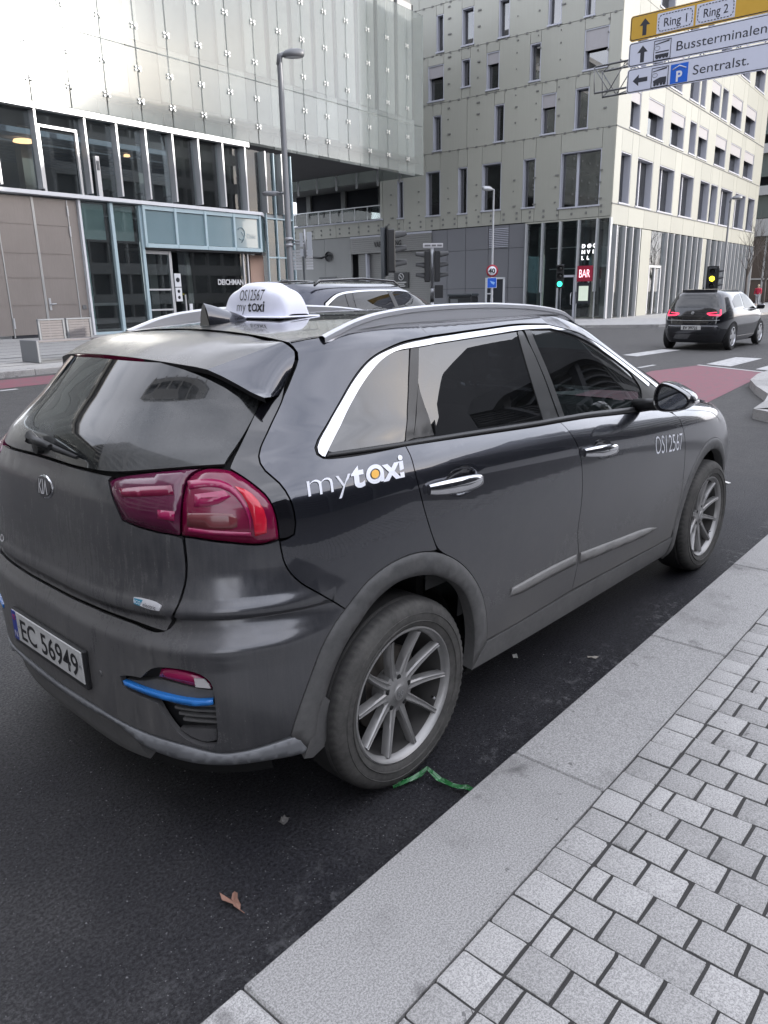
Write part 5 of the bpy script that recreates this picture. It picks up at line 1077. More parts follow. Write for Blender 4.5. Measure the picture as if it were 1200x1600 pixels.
for mir in (False, True):
    # ------------- upper side, quarter and roof edge in one pressing
    side = (bump_gap[:-1] + arch_r_a + [OUT['gap_rear'][-1]] + gap_rear[::-1][1:] +
            [(1.2102, 1.0879), (1.0904, 1.0909)] + dlo +
            [(4.4867, 1.085), (4.4767, 1.18), (4.4367, 1.26), (4.3667, 1.335), (4.2667, 1.4), (4.1067, 1.455), (3.8867, 1.497), (3.5867, 1.522), (3.2867, 1.531), (2.5541, 1.534), (2.095, 1.5342), (1.8373, 1.5329), (1.2674, 1.5211), (1.0999, 1.5082), (0.987, 1.5009), (0.8983, 1.4885)] +
            [p for p in OUT['spoiler_side'][1:] if p[0] > 0.9009] + OUT['quarter_line'][5:-1])
    panel('quarter_panel', side, PAINT, taxi, 0.0, 0.02, du=0.06, dv=0.03, mirror=mir)
    lo = OUT['lamp_out']; i_tip = max(range(len(lo)), key=lambda i: lo[i][0]); i_top = min(range(len(lo)), key=lambda i: (lo[i][0] - 0.81) ** 2 + (lo[i][1] - 1.093) ** 2)
    pt = (OUT['glass_right'][::-1] + [(0.856, 1.3017), (0.8578, 1.3717), (0.9077, 1.3724), (0.9083, 1.3077)] + OUT['quarter_line'][5:-1] + lo[i_top:i_tip + 1][::-1])
    panel('pillar_trim', pt, GLOSS_BLACK, taxi, -0.001, 0.012, du=0.03, dv=0.03, mirror=mir)
    # ------------- doors
    rd = gap_rear + arch_r_b + [(1.9065, 0.3732), (2.0176, 0.3683), (2.2143, 0.368)] + gap_mid[::-1] + [(2.2833, 1.086), (1.8515, 1.0887)]
    CUPS = {'r': cup_uv(1.470, 1.772, 0.962), 'f': cup_uv(2.510, 2.872, 0.960)}
    door = panel('door', rd, PAINT, taxi, 0.0, 0.02, du=0.05, dv=0.03, mirror=mir, holes=[CUPS['r']])
    for k_ in 'rf': panel('handle_cup', CUPS[k_], PAINT, taxi, -0.024, 0.0, gap=-0.001, du=0.012, dv=0.008, mirror=mir, step=0.01, crown=-0.024, crown_w=0.035)
    door['label'] = 'rear side door'
    fd = gap_mid + [(2.7367, 0.356), (3.1036, 0.334), (3.3867, 0.32)] + gap_front[::-1] + [(3.7867, 1.0905), (3.1567, 1.0945), (2.5867, 1.0915)]
    door_f = panel('door', fd, PAINT, taxi, 0.0, 0.02, du=0.06, dv=0.03, mirror=mir, holes=[CUPS['f']])
    door_f['label'] = 'front side door'
    fen = gap_front + [(3.5837, 0.36)] + [p for p in arch_f if p[0] > 3.6][0:] + [(5.0067, 0.345), (5.0367, 0.62), (5.0167, 0.8), (4.9567, 0.95), (4.8667, 1.01), (4.6867, 1.035), (4.5467, 1.055), (4.4867, 1.082)]
    panel('fender', fen, PAINT, taxi, 0.0, 0.02, du=0.05, dv=0.03, mirror=mir)
    panel('sill', [(1.8433, 0.3691), (1.9066, 0.3672), (2.2144, 0.362), (2.4931, 0.361), (2.7367, 0.35), (3.1036, 0.328), (3.3867, 0.314), (3.6067, 0.305), (3.5867, 0.2), (3.363, 0.2102), (3.0593, 0.2254), (2.4559, 0.258), (2.1181, 0.2695), (1.9243, 0.2783), (1.7567, 0.2873)], CLAD, taxi, 0.002, 0.05, du=0.06, dv=0.025, mirror=mir)
    # ------------- wheel arch cladding
    panel('wheel_arch_trim', OUT['arch_bump_o'][::-1] + arch_r[1:] + [(1.8062, 0.3315), (1.7603, 0.2872)] + arch_ri[::-1][1:] + OUT['arch_bump_i'][1:], CLAD, taxi, 0.007, 0.045, gap=0.001, du=0.03, dv=0.03, mirror=mir, crown=0.006)
    panel('wheel_arch_trim', arch_f + arch_fi[::-1], CLAD, taxi, 0.007, 0.045, gap=0.001, du=0.03, dv=0.03, mirror=mir, crown=0.006)
    panel('mud_flap', [(1.0568, 0.474), (1.0844, 0.4468), (1.0581, 0.3072), (1.0118, 0.2813), (0.9825, 0.2897), (1.0186, 0.3655)], CLAD, taxi, 0.004, 0.03, gap=0, mirror=mir)
    # ------------- side mouldings
    mo = OUT['molding']
    panel('side_moulding', [(1.9769, 0.5053), (1.9879, 0.5343), (2.0392, 0.5352), (2.2892, 0.543), (2.4899, 0.535), (2.4929, 0.488), (2.2967, 0.497), (2.0076, 0.4903)], MOULD, taxi, 0.013, 0.016, gap=0, du=0.03, dv=0.015, mirror=mir, crown=0.008)
    panel('side_moulding', [(2.5259, 0.532), (2.8447, 0.504), (3.2917, 0.465), (3.3317, 0.437), (3.2867, 0.42), (2.8467, 0.455), (2.529, 0.482)], MOULD, taxi, 0.013, 0.016, gap=0, du=0.03, dv=0.015, mirror=mir, crown=0.008)
    # ------------- window surround
    cin, cout = OUT['chrome_in'], OUT['chrome_out']
    FG = OUT['fglass']
    panel('window_seal', dlo + [(3.7867, 1.0905), (3.1567, 1.0945), (2.5867, 1.0915), (2.2833, 1.086), (1.8515, 1.0887), (1.2102, 1.0879), (1.0904, 1.0909)] , RUBBER, taxi, -0.006, 0.008, gap=0.002, du=0.06, dv=0.03, mirror=mir,
          holes=[OUT['qglass'], OUT['rglass'], FG])
    panel('window_chrome', cin[::-1] + cout, CHROME, taxi, 0.004, 0.012, gap=0.0, du=0.03, dv=0.012, mirror=mir)
    belt = [(1.0727, 1.0963), (1.2108, 1.0921), (1.8548, 1.0916), (2.2859, 1.089), (2.5867, 1.0945), (3.1567, 1.097), (3.7867, 1.093), (4.3867, 1.09)]
    panel('belt_moulding', belt + [(4.3867, 1.107), (3.7867, 1.117), (3.1567, 1.119), (2.5867, 1.113), (2.2976, 1.103), (1.869, 1.1047), (1.211, 1.1064), (1.0826, 1.1066)], BLACK_TRIM, taxi, 0.004, 0.012, gap=0.0, du=0.04, dv=0.02, mirror=mir, crown=0.003)
    for k_ in ('cpil', 'bpil1', 'bpil2'): panel('window_pillar', OUT[k_], PILLAR, taxi, 0.0, 0.008, gap=0.0005, mirror=mir, relax=0)
    panel('corner_trim', OUT['rfix'], PILLAR, taxi, -0.001, 0.006, gap=0.001, mirror=mir)
    panel('corner_trim', [(3.9987, 1.3), (4.0317, 1.278), (4.0387, 1.256), (3.9687, 1.209), (3.8807, 1.166), (3.7517, 1.119), (4.1867, 1.112), (4.3467, 1.115), (4.2767, 1.17), (4.1867, 1.205), (4.1377, 1.22), (4.1087, 1.25), (4.0607, 1.285)], BLACK_TRIM, taxi, 0.001, 0.008, gap=0.001, mirror=mir)
    panel('window_glass', OUT['qglass'], PRIVACY, taxi, -0.003, 0.004, gap=-0.002, du=0.05, dv=0.05, mirror=mir)
    panel('window_glass', OUT['rglass'], PRIVACY, taxi, -0.003, 0.004, gap=-0.002, du=0.06, dv=0.05, mirror=mir)
    panel('window_glass', FG, FRONT_GLASS, taxi, -0.003, 0.004, gap=-0.002, du=0.06, dv=0.05, mirror=mir)
    # ------------- tail lamp: an inner half on the tailgate and an outer half on the body
    lamp = panel('tail_lamp', OUT['lamp_out'], LENS, taxi, 0.006, 0.03, gap=0.002, du=0.025, dv=0.025, mirror=mir, step=0.01, crown=0.008)
    panel('reflector', OUT['lamp_red'], LENS_B, lamp, 0.0085, 0.004, gap=0.0, du=0.02, dv=0.02, mirror=mir, crown=0.001)
    panel('indicator', OUT['lamp_amber'], LENS_A, lamp, 0.008, 0.004, gap=0.0, du=0.02, dv=0.02, mirror=mir, crown=0.001)
    ra = [p for p in OUT['lamp_ring_a'] if p[1] > 0.9385 or p[0] > 0.851]; ra = ra[:max(range(len(ra)), key=lambda i: ra[i][0] - ra[i][1]) + 1]
    panel('lamp_ring', ra + [(0.8441, 0.9328)] + [(u * 0.985 + 0.011, v - 0.018) for u, v in ra[:-1]][::-1], LENS_P, lamp, 0.008, 0.004, gap=0.0, du=0.02, dv=0.02, mirror=mir, crown=0.001)
    panel('lamp_ring', [(0.6812, 0.9508), (0.7298, 0.9444), (0.8031, 0.9392), (0.8521, 0.9341), (0.8502, 0.943), (0.8043, 0.9483), (0.733, 0.954), (0.6844, 0.9599)], LENS_P, lamp, 0.008, 0.004, gap=0.0, du=0.02, dv=0.02, mirror=mir, crown=0.001)
    panel('lamp_lens', [(0.7076, 1.0356), (0.7847, 1.0423), (0.8001, 1.0278), (0.7747, 1.0093), (0.7025, 1.0076)], LENS_P, lamp, 0.0078, 0.004, gap=0.0, du=0.02, dv=0.02, mirror=mir, crown=0.001)
    li = panel('tail_lamp', OUT['lamp_in'], LENS_D, taxi, 0.006, 0.03, gap=0.002, du=0.025, dv=0.025, mirror=mir, step=0.01, crown=0.008)
    panel('lamp_lens', OUT['lamp_rev'], LENS_P, li, 0.0078, 0.004, gap=0.0, du=0.02, dv=0.02, mirror=mir, crown=0.001)
    panel('lamp_ring', [(0.4774, 1.0411), (0.5769, 1.0537), (0.6496, 1.0565), (0.6522, 1.0346), (0.5774, 1.0289), (0.4872, 1.0222)], LENS, li, 0.0078, 0.004, gap=0.0, du=0.02, dv=0.02, mirror=mir, crown=0.001)
    # ------------- rear fog pocket
    sg = -1 if mir else 1
    pk = panel('fog_lamp_pocket', OUT['cavity'], BLACK_TRIM, taxi, -0.035, 0.0, gap=-0.012, du=0.03, dv=0.02, mirror=mir)
    fg = panel('fog_lamp', OUT['fog'], LENS_P, taxi, -0.006, 0.03, gap=0.003, du=0.02, dv=0.02, mirror=mir, crown=0.004)
    panel('reverse_lens', [(0.6819, 0.5912), (0.7111, 0.5895), (0.7243, 0.5739), (0.7273, 0.5619), (0.685, 0.566)], simple('clear_lens', (0.5, 0.48, 0.48), 0.2, coat=0.8) if not mir else bpy.data.materials['clear_lens'], fg, -0.004, 0.004, gap=0.0, mirror=mir)
    panel('pocket_shelf', [(0.4328, 0.547), (0.4682, 0.5528), (0.5163, 0.5552), (0.5512, 0.5771), (0.5977, 0.5733), (0.6818, 0.5598), (0.7354, 0.5532), (0.7342, 0.5308), (0.692, 0.5272), (0.6154, 0.534), (0.5212, 0.5404)], CLAD, taxi, -0.012, 0.03, gap=0.001, mirror=mir)
    panel('blue_strip', OUT['blue'], BLUE, taxi, 0.006, 0.03, gap=0.0, du=0.02, dv=0.01, mirror=mir, crown=0.004)
    for k in range(4):
        v0 = 0.512 - k * 0.017
        panel('pocket_slat', [(0.60 + k * 0.012, v0 + 0.004), (0.75, v0 - 0.004), (0.75, v0 - 0.010), (0.60 + k * 0.012, v0 - 0.003)], CLAD, taxi, -0.012, 0.02, gap=0.0, du=0.03, dv=0.01, mirror=mir)
    panel('pocket_floor', [(0.6177, 0.4277), (0.6809, 0.4375), (0.7346, 0.4333), (0.7345, 0.3979), (0.7055, 0.3861), (0.6702, 0.3954)], PAINT_R, taxi, -0.014, 0.02, gap=0.001, mirror=mir)

# ------------- bumper, valance, tailgate, rear glass
lo = OUT['lamp_out']; i_tip = max(range(len(lo)), key=lambda i: lo[i][0]); i_in = min(range(len(lo)), key=lambda i: (lo[i][0] - 0.661) ** 2 + (lo[i][1] - 0.940) ** 2)
LBOT = lo[i_tip:i_in][::-1]
bump = [(0, 0.7165), (0.1205, 0.7153), (0.2954, 0.7188), (0.4745, 0.7168), (0.5836, 0.7008), (0.5969, 0.7062), (0.6319, 0.761), (0.6519, 0.801), (0.6693, 0.8476), (0.6727, 0.8947), (0.6697, 0.9382)] + \
       [(u, v - 0.001) for u, v in LBOT] + bump_gap + OUT['arch_bump_o'][1:] + [p for p in OUT['val_top'][::-1][1:-1] if p[0] > 0.03] + [(0, 0.408)]
cav = OUT['cavity']
panel('rear_bumper', bump, PAINT_R, taxi, 0.0, 0.02, du=0.024, dv=0.006, sym=True, holes=[cav, [(-u, v) for u, v in cav[::-1]]])
val = [(0, 0.403)] + [(u, v - 0.003) for u, v in OUT['val_top'] if u > 0.04] + [(0.9758, 0.3738), (1.0055, 0.3055)] + [p for p in OUT['val_bot'][::-1] if p[0] > 0.418] + [(0.401, 0.3893), (0.3383, 0.3955), (0.1996, 0.3831), (0, 0.38)]
panel('bumper_valance', val, VALANCE, taxi, 0.004, 0.03, du=0.04, dv=0.012, sym=True, crown=0.003)
panel('bumper_lower', [(0, 0.402), (0.2928, 0.4063), (0.4112, 0.3918), (0.4278, 0.344), (0.4673, 0.275), (0.2761, 0.253), (0, 0.26)], CLAD, taxi, -0.02, 0.03, du=0.05, dv=0.02, sym=True)
lin_ = OUT['lamp_in']; i0 = min(range(len(lin_)), key=lambda i: (lin_[i][0] - 0.657) ** 2 + (lin_[i][1] - 0.940) ** 2)
LIN = lin_[i0:]
tgl = [(0, 0.7209), (0.1205, 0.7191), (0.2949, 0.723), (0.4737, 0.7208), (0.5839, 0.7055), (0.592, 0.7067)] + OUT['tg_gap'][::-1][1:-1] + LIN + [(0.4644, 1.0722), (0.3123, 1.0773), (0.1546, 1.0827), (0, 1.085)]
panel('tailgate', tgl, PAINT_R, taxi, 0.0, 0.02, du=0.03, dv=0.014, sym=True)
gl = [(0, 1.091), (0.155, 1.0887), (0.3126, 1.0838), (0.4711, 1.0787), (0.6068, 1.0972), (0.7444, 1.1053), (0.7997, 1.1046), (0.8317, 1.1607), (0.846, 1.2333), (0.8519, 1.2912), (0.8405, 1.3614), (0.8058, 1.4208), (0.3799, 1.4338), (0, 1.44)]
panel('rear_window', gl, REAR_GLASS, taxi, -0.002, 0.015, gap=0.0015, du=0.045, dv=0.03, sym=True)

# ------------- spoiler: roof edge to lip, turned down at both ends
def zc(x): return float(ZC(x))
ZC = pchip([-0.50, -0.475, -0.3, -0.1, 0.0, 0.2, 0.5, 0.9, 1.2, 1.5, 1.7], [1.455, 1.460, 1.498, 1.531, 1.540, 1.553, 1.564, 1.566, 1.556, 1.525, 1.49])
def res_poly(pts, n):
    P = np.array(pts, float); L = np.concatenate([[0], np.cumsum(np.linalg.norm(np.diff(P, axis=0), axis=1))]); t = np.linspace(0, L[-1], n)
    return np.stack([np.interp(t, L, P[:, k]) for k in range(3)], 1)
sp_side = [tuple(float(c) for c in B(u - 0.012, v) + 0.002 * Bn(u, v)) for u, v in [(0.893, 1.4875)] + [p for p in OUT['spoiler_side'][1:] if p[0] > 0.9009]]
xg = sp_side[0][0]
gap3 = [(xg + 0.02, 0, zc(xg + 0.02) - 0.004), (xg + 0.019, -0.2, zc(xg) - 0.006), (xg + 0.012, -0.36, zc(xg) - 0.014), (xg + 0.006, -0.45, zc(xg) - 0.026), sp_side[0]]
lipA = [(-0.475, 0, 1.460), (-0.466, -0.16, 1.457), (-0.438, -0.32, 1.446), (-0.405, -0.43, 1.434), (-0.392, -0.47, 1.427)]
lipB = [(-0.392, -0.47, 1.427), (-0.372, -0.515, 1.408), (-0.354, -0.56, 1.386), (-0.338, -0.61, 1.362), (-0.327, -0.648, 1.350)]
NA, NBB = 24, 14; NS = NA + NBB - 1; top = []
G1, G2, L1, L2 = res_poly(gap3, NA), res_poly(sp_side, NBB), res_poly(lipA, NA), res_poly(lipB, NBB)
for i in range(9):
    t = i / 8; row = np.concatenate([G1 * (1 - t) + L1 * t, (G2 * (1 - t) + L2 * t)[1:]])
    k = np.linspace(0, 1, NS); ka = np.clip(np.arange(NS) / (NA - 1), 0, 1); kb = np.clip((np.arange(NS) - NA + 1) / (NBB - 1), 0, 1)
    row[:, 2] += 0.020 * math.sin(PI * t) * np.clip((1 - ka) / 0.15, 0, 1) ** 0.5
    row[:, 1] -= 0.016 * math.sin(PI * t) * np.sin(PI * np.clip(kb, 0, 1)) ** 0.8
    top.append([tuple(p) for p in row])
def mirror_rows(rows): return [[(x, -y, z) for x, y, z in r[::-1]][:-1] + r for r in rows]
top = mirror_rows(top)
mb = MB(); mb.grid(top); C0 = NS - 1; W0 = 2 * NS - 2
for fi in range(len(mb.mi)):
    j = fi % W0; j = min(abs(j - C0), abs(j + 1 - C0)); mb.mi[fi] = 1 if j >= NA - 1 else 0
lip = top[-1]; l2 = [(x + 0.006, y, z - 0.016) for x, y, z in lip]
l3 = [(x + 0.008 + 0.10 * min(1, max(0, (0.54 - abs(y)) / 0.08)), y * 0.985, z - 0.012) for x, y, z in lip]
mb.grid([lip, l2], 2); mb.grid([l2, l3], 2)
mb.grid([[(x, y, z) for x, y, z in top[0]], [(x + 0.01, y * 0.98, z - 0.02) for x, y, z in top[0]]], 2)
spo = build('roof_spoiler', mb, [PAINT_ROOF, PAINT, BLACK_TRIM], taxi, 35, merge=0.0003)
mb = MB(); mb.grid([[(x - 0.003, y, z - 0.001) for x, y, z in lip[NS - 12:NS + 11]], [(x + 0.001, y, z - 0.014) for x, y, z in lip[NS - 12:NS + 11]]])
build('brake_light', mb, LENS, taxi)

# ------------- roof, windscreen, bonnet, front end
VE = pchip([.87, .97, 1.04, 1.12, 1.27, 1.50, 2.5, 4.0], [1.476, 1.497, 1.501, 1.511, 1.523, 1.532, 1.533, 1.526])
def roof_rows(us, v, yscale=1.0):
    rows = []
    for u in us:
        e = B(u, float(VE(u))); x = e[0]; w = -e[1]; ze = e[2]; z0 = max(zc(x), ze); r = []
        for k in range(25):
            s = -1 + 2 * k / 24; r.append((x, s * w, ze + (z0 - ze) * (1 - abs(s) ** 2.2)))
        rows.append(r)
    return rows
u0 = 0.80
while B(u0, float(VE(u0)))[0] < xg + 0.022: u0 += 0.002
us = [u0 + (3.95 - u0) * i / 40 for i in range(41)]
rr = roof_rows(us, 1.533)
mb = MB(); mb.grid(rr); build('roof', mb, PAINT_ROOF, taxi)
for s in (-1, 1):                                   # roof ditch strips
    mb = MB(); EDG = [B(u, float(VE(u)) - 0.002) for u in us]; L = [(e[0], s * -e[1], e[2] + 0.004) for e in EDG]
    mb.grid([[(x, y, z) for x, y, z in L], [(x, y - s * 0.014, z + 0.001) for x, y, z in L]])
    build('roof_ditch', mb, RUBBER, taxi)
ws = []
for k in range(13):
    t = k / 12; pL = B(4.05, 1.50); v = 1.505 - 0.40 * t; u = 4.05 + 0.53 * min(1, t * 1.25)
    e = B(u, v); r = []
    for j in range(25):
        s = -1 + 2 * j / 24; r.append((e[0] + 0.10 * (1 - s * s) * (0.6 + 0.9 * t), s * -e[1], e[2] + 0.02 * (1 - s * s) * (1 - t)))
    ws.append(r)
mb = MB(); mb.grid(ws); build('windscreen', mb, FRONT_GLASS, taxi)
hd = []
for k in range(19):
    u = 4.50 + (4.98 - 4.50) * k / 18; v = 1.082 - 0.075 * (k / 18) - 0.05 * max(0, k / 18 - 0.6)
    e = B(u, v); r = []
    for j in range(25):
        s = -1 + 2 * j / 24; fr = k / 18
        r.append((e[0] + (0.32 - 0.15 * fr) * (1 - abs(s) ** 2.6) * (0.35 + 0.65 * fr) , s * -e[1], e[2] + (0.075 - 0.05 * fr) * (1 - abs(s) ** 2.2)))
    hd.append(r)
mb = MB(); mb.grid(hd); build('bonnet', mb, PAINT, taxi)
panel('front_bumper', [(5.056, 0.62), (5.03, 0.345), (5.03, 0.25), (5.3, 0.24), (5.578, 0.24), (5.578, 0.60), (5.3, 0.60)], PAINT, taxi, 0.0, 0.02, du=0.05, dv=0.04)
panel('front_bumper', [(5.056, 0.62), (5.03, 0.345), (5.03, 0.25), (5.3, 0.24), (5.578, 0.24), (5.578, 0.60), (5.3, 0.60)], PAINT, taxi, 0.0, 0.02, du=0.05, dv=0.04, mirror=True)
for mir in (False, True):
    panel('grille', [(5.32, 0.62), (5.576, 0.62), (5.576, 0.84), (5.30, 0.86)], GLOSS_BLACK, taxi, -0.004, 0.02, mirror=mir)
    hl = panel('headlight', [(5.056, 0.63), (5.30, 0.66), (5.285, 0.87), (5.05, 0.93), (4.985, 0.95), (5.035, 0.80)], simple('headlight_glass', (0.55, 0.57, 0.6), 0.08, 0.3, coat=1.0) if not mir else bpy.data.materials['headlight_glass'], taxi, 0.0, 0.03, mirror=mir, crown=0.006)
    panel('front_panel', [(5.29, 0.87), (5.576, 0.85), (5.576, 0.93), (5.2, 0.96), (5.0, 0.965), (5.05, 0.935)], PAINT, taxi, 0.0, 0.02, mirror=mir)

# ------------- dark shell behind the gaps, wheel wells, floor
mb = MB(); rows = []
for v in (0.22, 0.35, 0.5, 0.65, 0.8, 0.95, 1.03):
    r = []
    for u in np.linspace(-5.5, 5.5, 120):
        p = B(u, v); n = Bn(u, v); q = p - 0.045 * n; r.append(tuple(q))
    rows.append(r)
F = MB(); F.grid(rows)
# open the shell at the wheels
keep = []
for f in F.f:
    c = sum((Vector(F.v[i]) for i in f), Vector()) / 4
    if min((c.x - wx) ** 2 + (c.z - 0.335) ** 2 for wx in (0.0, 2.7)) > 0.44 ** 2 or abs(c.y) < 0.5: keep.append(f)
mb = MB(); mb.add(F.v, keep, 0, True)
mb.box(-0.50, 3.30, -0.55, 0.55, 0.24, 0.30); mb.box(0.45, 2.25, -0.82, 0.82, 0.22, 0.27)
mb.box(-0.6, 3.2, -0.70, 0.70, 0.98, 1.0) if False else None
for wx in (0.0, 2.7):
    for s in (-1, 1):
        prof = [(0.40, s * 0.79), (0.43, s * 0.70), (0.43, s * 0.55), (0.10, s * 0.54)]
        W_ = MB(); W_.lathe(prof, 28, 'y', ang=PI); mb.add([(x + wx, y, z + 0.33) for x, y, z in W_.v], W_.f)
for u, v in ((0.83, 1.30),):
    pass
build('underbody', mb, UNDER, taxi)
# pillar shells behind the upper seams at the tail
rows = [[tuple(B(u, v) - 0.03 * Bn(u, v)) for u in np.linspace(-1.05, 1.05, 40)] for v in (1.03, 1.15, 1.3, 1.44)]
mb = MB(); mb.grid(rows); build('tailgate_inner', mb, UNDER, taxi)

# ------------- cabin
def seat(x, y, rear=False):
    w = 0.26
    m = MB()
    m.cbox(x - 0.25, x + 0.28, y - w, y + w, 0.50, 0.66, 0.05)
    M_ = Matrix.Translation((x - 0.24, y, 0.62)) @ Matrix.Rotation(R_(-14), 4, 'Y')
    t = MB(); t.cbox(-0.07, 0.07, -w + 0.02, w - 0.02, 0.0, 0.62, 0.05); m.add([M_ @ Vector(p) for p in t.v], t.f)
    t = MB(); t.cbox(-0.05, 0.05, -0.13, 0.13, 0.66, 0.84, 0.04); m.add([M_ @ Vector(p) for p in t.v], t.f)
    t = MB(); t.tube([(0, -0.05, 0.6), (0, -0.05, 0.7)], 0.008); t.tube([(0, 0.05, 0.6), (0, 0.05, 0.7)], 0.008); m.add([M_ @ Vector(p) for p in t.v], t.f)
    build('seat', m, SEAT, taxi)
for y in (-0.37, 0.37): seat(1.42, y); seat(0.62, y, True)
mb = MB(); mb.cbox(1.98, 2.40, -0.70, 0.70, 0.78, 1.03, 0.06); mb.cbox(1.92, 2.05, 0.20, 0.55, 0.94, 1.07, 0.04); build('dashboard', mb, DASH, taxi)
mb = MB(); pts = [(1.86 - 0.07 * math.sin(t), 0.37 + 0.18 * math.cos(t), 0.93 + 0.17 * math.sin(t)) for t in np.linspace(0, 2 * PI, 25)]
mb.tube(pts, 0.014, 8, cap=False); mb.tube([(1.86, 0.21, 0.93), (1.86, 0.53, 0.93)], 0.016); build('steering_wheel', mb, DASH, taxi)
mb = MB(); mb.cbox(1.62, 1.66, -0.12, 0.12, 1.34, 1.40, 0.012); build('rear_view_mirror', mb, DASH, taxi)
mb = MB(); mb.grid([[(x, y * 0.97, z - 0.03) for x, y, z in r] for r in rr[::4]]); build('headliner', mb, simple('headliner_cloth', (0.16, 0.16, 0.155), 0.9), taxi)
mb = MB(); mb.box(0.3, 2.3, -0.78, 0.78, 0.30, 0.34); mb.box(0.28, 0.32, -0.70, 0.70, 0.3, 1.02); build('cabin_floor', mb, UNDER, taxi)

# ------------- door handles
def handle(u0, u1, v, mir, rear):
    s = 1 if mir else -1
    c = B((u0 + u1) / 2, v); n = Bn((u0 + u1) / 2, v)
    pts = []; rs = []
    N_ = 16
    for i in range(N_ + 1):
        t = i / N_; u = u0 + (u1 - u0) * t; p = B(u, v + 0.002 - 0.006 * t); nn = Bn(u, v)
        lift = 0.008 + 0.026 * math.sin(PI * min(1, max(0, t))) ** 0.6
        pts.append(p + lift * nn); rs.append(0.008 + 0.0135 * math.sin(PI * min(1, 0.04 + 0.92 * t)) ** 0.45)
    mb = MB(); vs = []; K = 14
    for i, p in enumerate(pts):
        u = u0 + (u1 - u0) * i / N_; nn = Bn(u, v); up = np.array([0, 0, 1.0]); up = up - nn * nn.dot(up); up /= np.linalg.norm(up)
        for k in range(K):
            th = 2 * PI * k / K; cc, ss = math.cos(th), math.sin(th)
            vs.append(p + rs[i] * (1.25 * up * np.sign(ss) * abs(ss) ** 0.8 + 0.75 * nn * np.sign(cc) * abs(cc) ** 0.8))
    fs = [(i * K + k, i * K + (k + 1) % K, (i + 1) * K + (k + 1) % K, (i + 1) * K + k) for i in range(N_) for k in range(K)]
    fs += [tuple(range(K)), tuple(N_ * K + k for k in range(K))]
    if mir: vs = [q * np.array([1, -1, 1]) for q in vs]
    mb.add(vs, fs, 0, True); h = build('door_handle', mb, CHROME, taxi, 50)
    return h
for mir in (False, True):
    handle(1.470, 1.772, 0.962, mir, True)
    h = handle(2.510, 2.872, 0.960, mir, False)
    if not mir:
        mb = MB(); c = B(2.69, 0.960) + 0.046 * Bn(2.69, 0.960); mb.lathe([(0.0, -0.004), (0.006, -0.004), (0.006, 0.002)], 12, 'y'); build('key_lock', MB().add([(p[0] + c[0], p[1] + c[1], p[2] + c[2]) for p in mb.v], mb.f), BLACK_TRIM, taxi)

# ------------- door mirrors
def mirror_unit(s):
    m = MB(); rows = []
    # profile of the rear opening in (y, z) about its centre, then closed towards the front
    op = [(0.924, 1.184), (0.945, 1.211), (0.967, 1.213), (0.99, 1.208), (1.036, 1.190), (1.09, 1.160), (1.099, 1.131), (1.08, 1.106), (1.031, 1.083), (0.971, 1.080), (0.938, 1.088), (0.925, 1.11)]
    P = smooth_loop(op, 0.012, 60)
    c = P.mean(0)
    for x, k in ((1.738, 0.93), (1.735, 1.0), (1.75, 1.045), (1.79, 1.06), (1.84, 0.98), (1.88, 0.78), (1.90, 0.45), (1.905, 0.02)):
        rows.append([(x, s * (c[0] + (y - c[0]) * k), c[1] + (z - c[1]) * k) for y, z in P] )
    for r in rows: r.append(r[0])
    m.grid(rows); o = build('door_mirror', m, PAINT if False else GLOSS_BLACK, taxi, 40, merge=0.0002)
    g = MB(); inner = [(1.7365, s * (c[0] + 0.006 + (y - c[0]) * 0.80), c[1] + (z - c[1]) * 0.80) for y, z in P]
    g.add(inner, [tuple(range(len(inner)))]); gl = build('mirror_glass', g, simple('mirror_silver', (0.62, 0.66, 0.72), 0.03, 1.0) if s < 0 else bpy.data.materials['mirror_silver'], o)
    g = MB(); bz = [(1.7375, s * (c[0] + (y - c[0]) * 0.94), c[1] + (z - c[1]) * 0.94) for y, z in P]; g.add(bz, [tuple(range(len(bz)))]); build('mirror_bezel', g, GLOSS_BLACK, o)
    g = MB(); g.tube([(1.83, s * 0.80, 1.085), (1.80, s * 0.88, 1.10), (1.79, s * 0.97, 1.11)], [0.035, 0.03, 0.03], 10); build('mirror_arm', g, BLACK_TRIM, o)
    cp = MB(); rr2 = []
    for x, k in ((1.772, 1.065), (1.80, 1.068), (1.845, 0.985), (1.885, 0.77), (1.905, 0.44), (1.91, 0.02)):
        rr2.append([(x, s * (c[0] + (y - c[0]) * k), c[1] + 0.001 + (z - c[1]) * k) for y, z in P if z > c[1] - 0.006])
    cp.grid(rr2); build('mirror_cap', cp, PAINT, o, 60)
    ind = MB(); rr2 = []
    for x, k in ((1.768, 1.075), (1.80, 1.078), (1.84, 1.0)):
        rr2.append([(x, s * (c[0] + (y - c[0]) * k), z2) for y, z2 in ((1.097, 1.137), (1.102, 1.128), (1.095, 1.119))])
    ind.grid(rr2); build('indicator', ind, bpy.data.materials['clear_lens'], o)
mirror_unit(-1); mirror_unit(1)

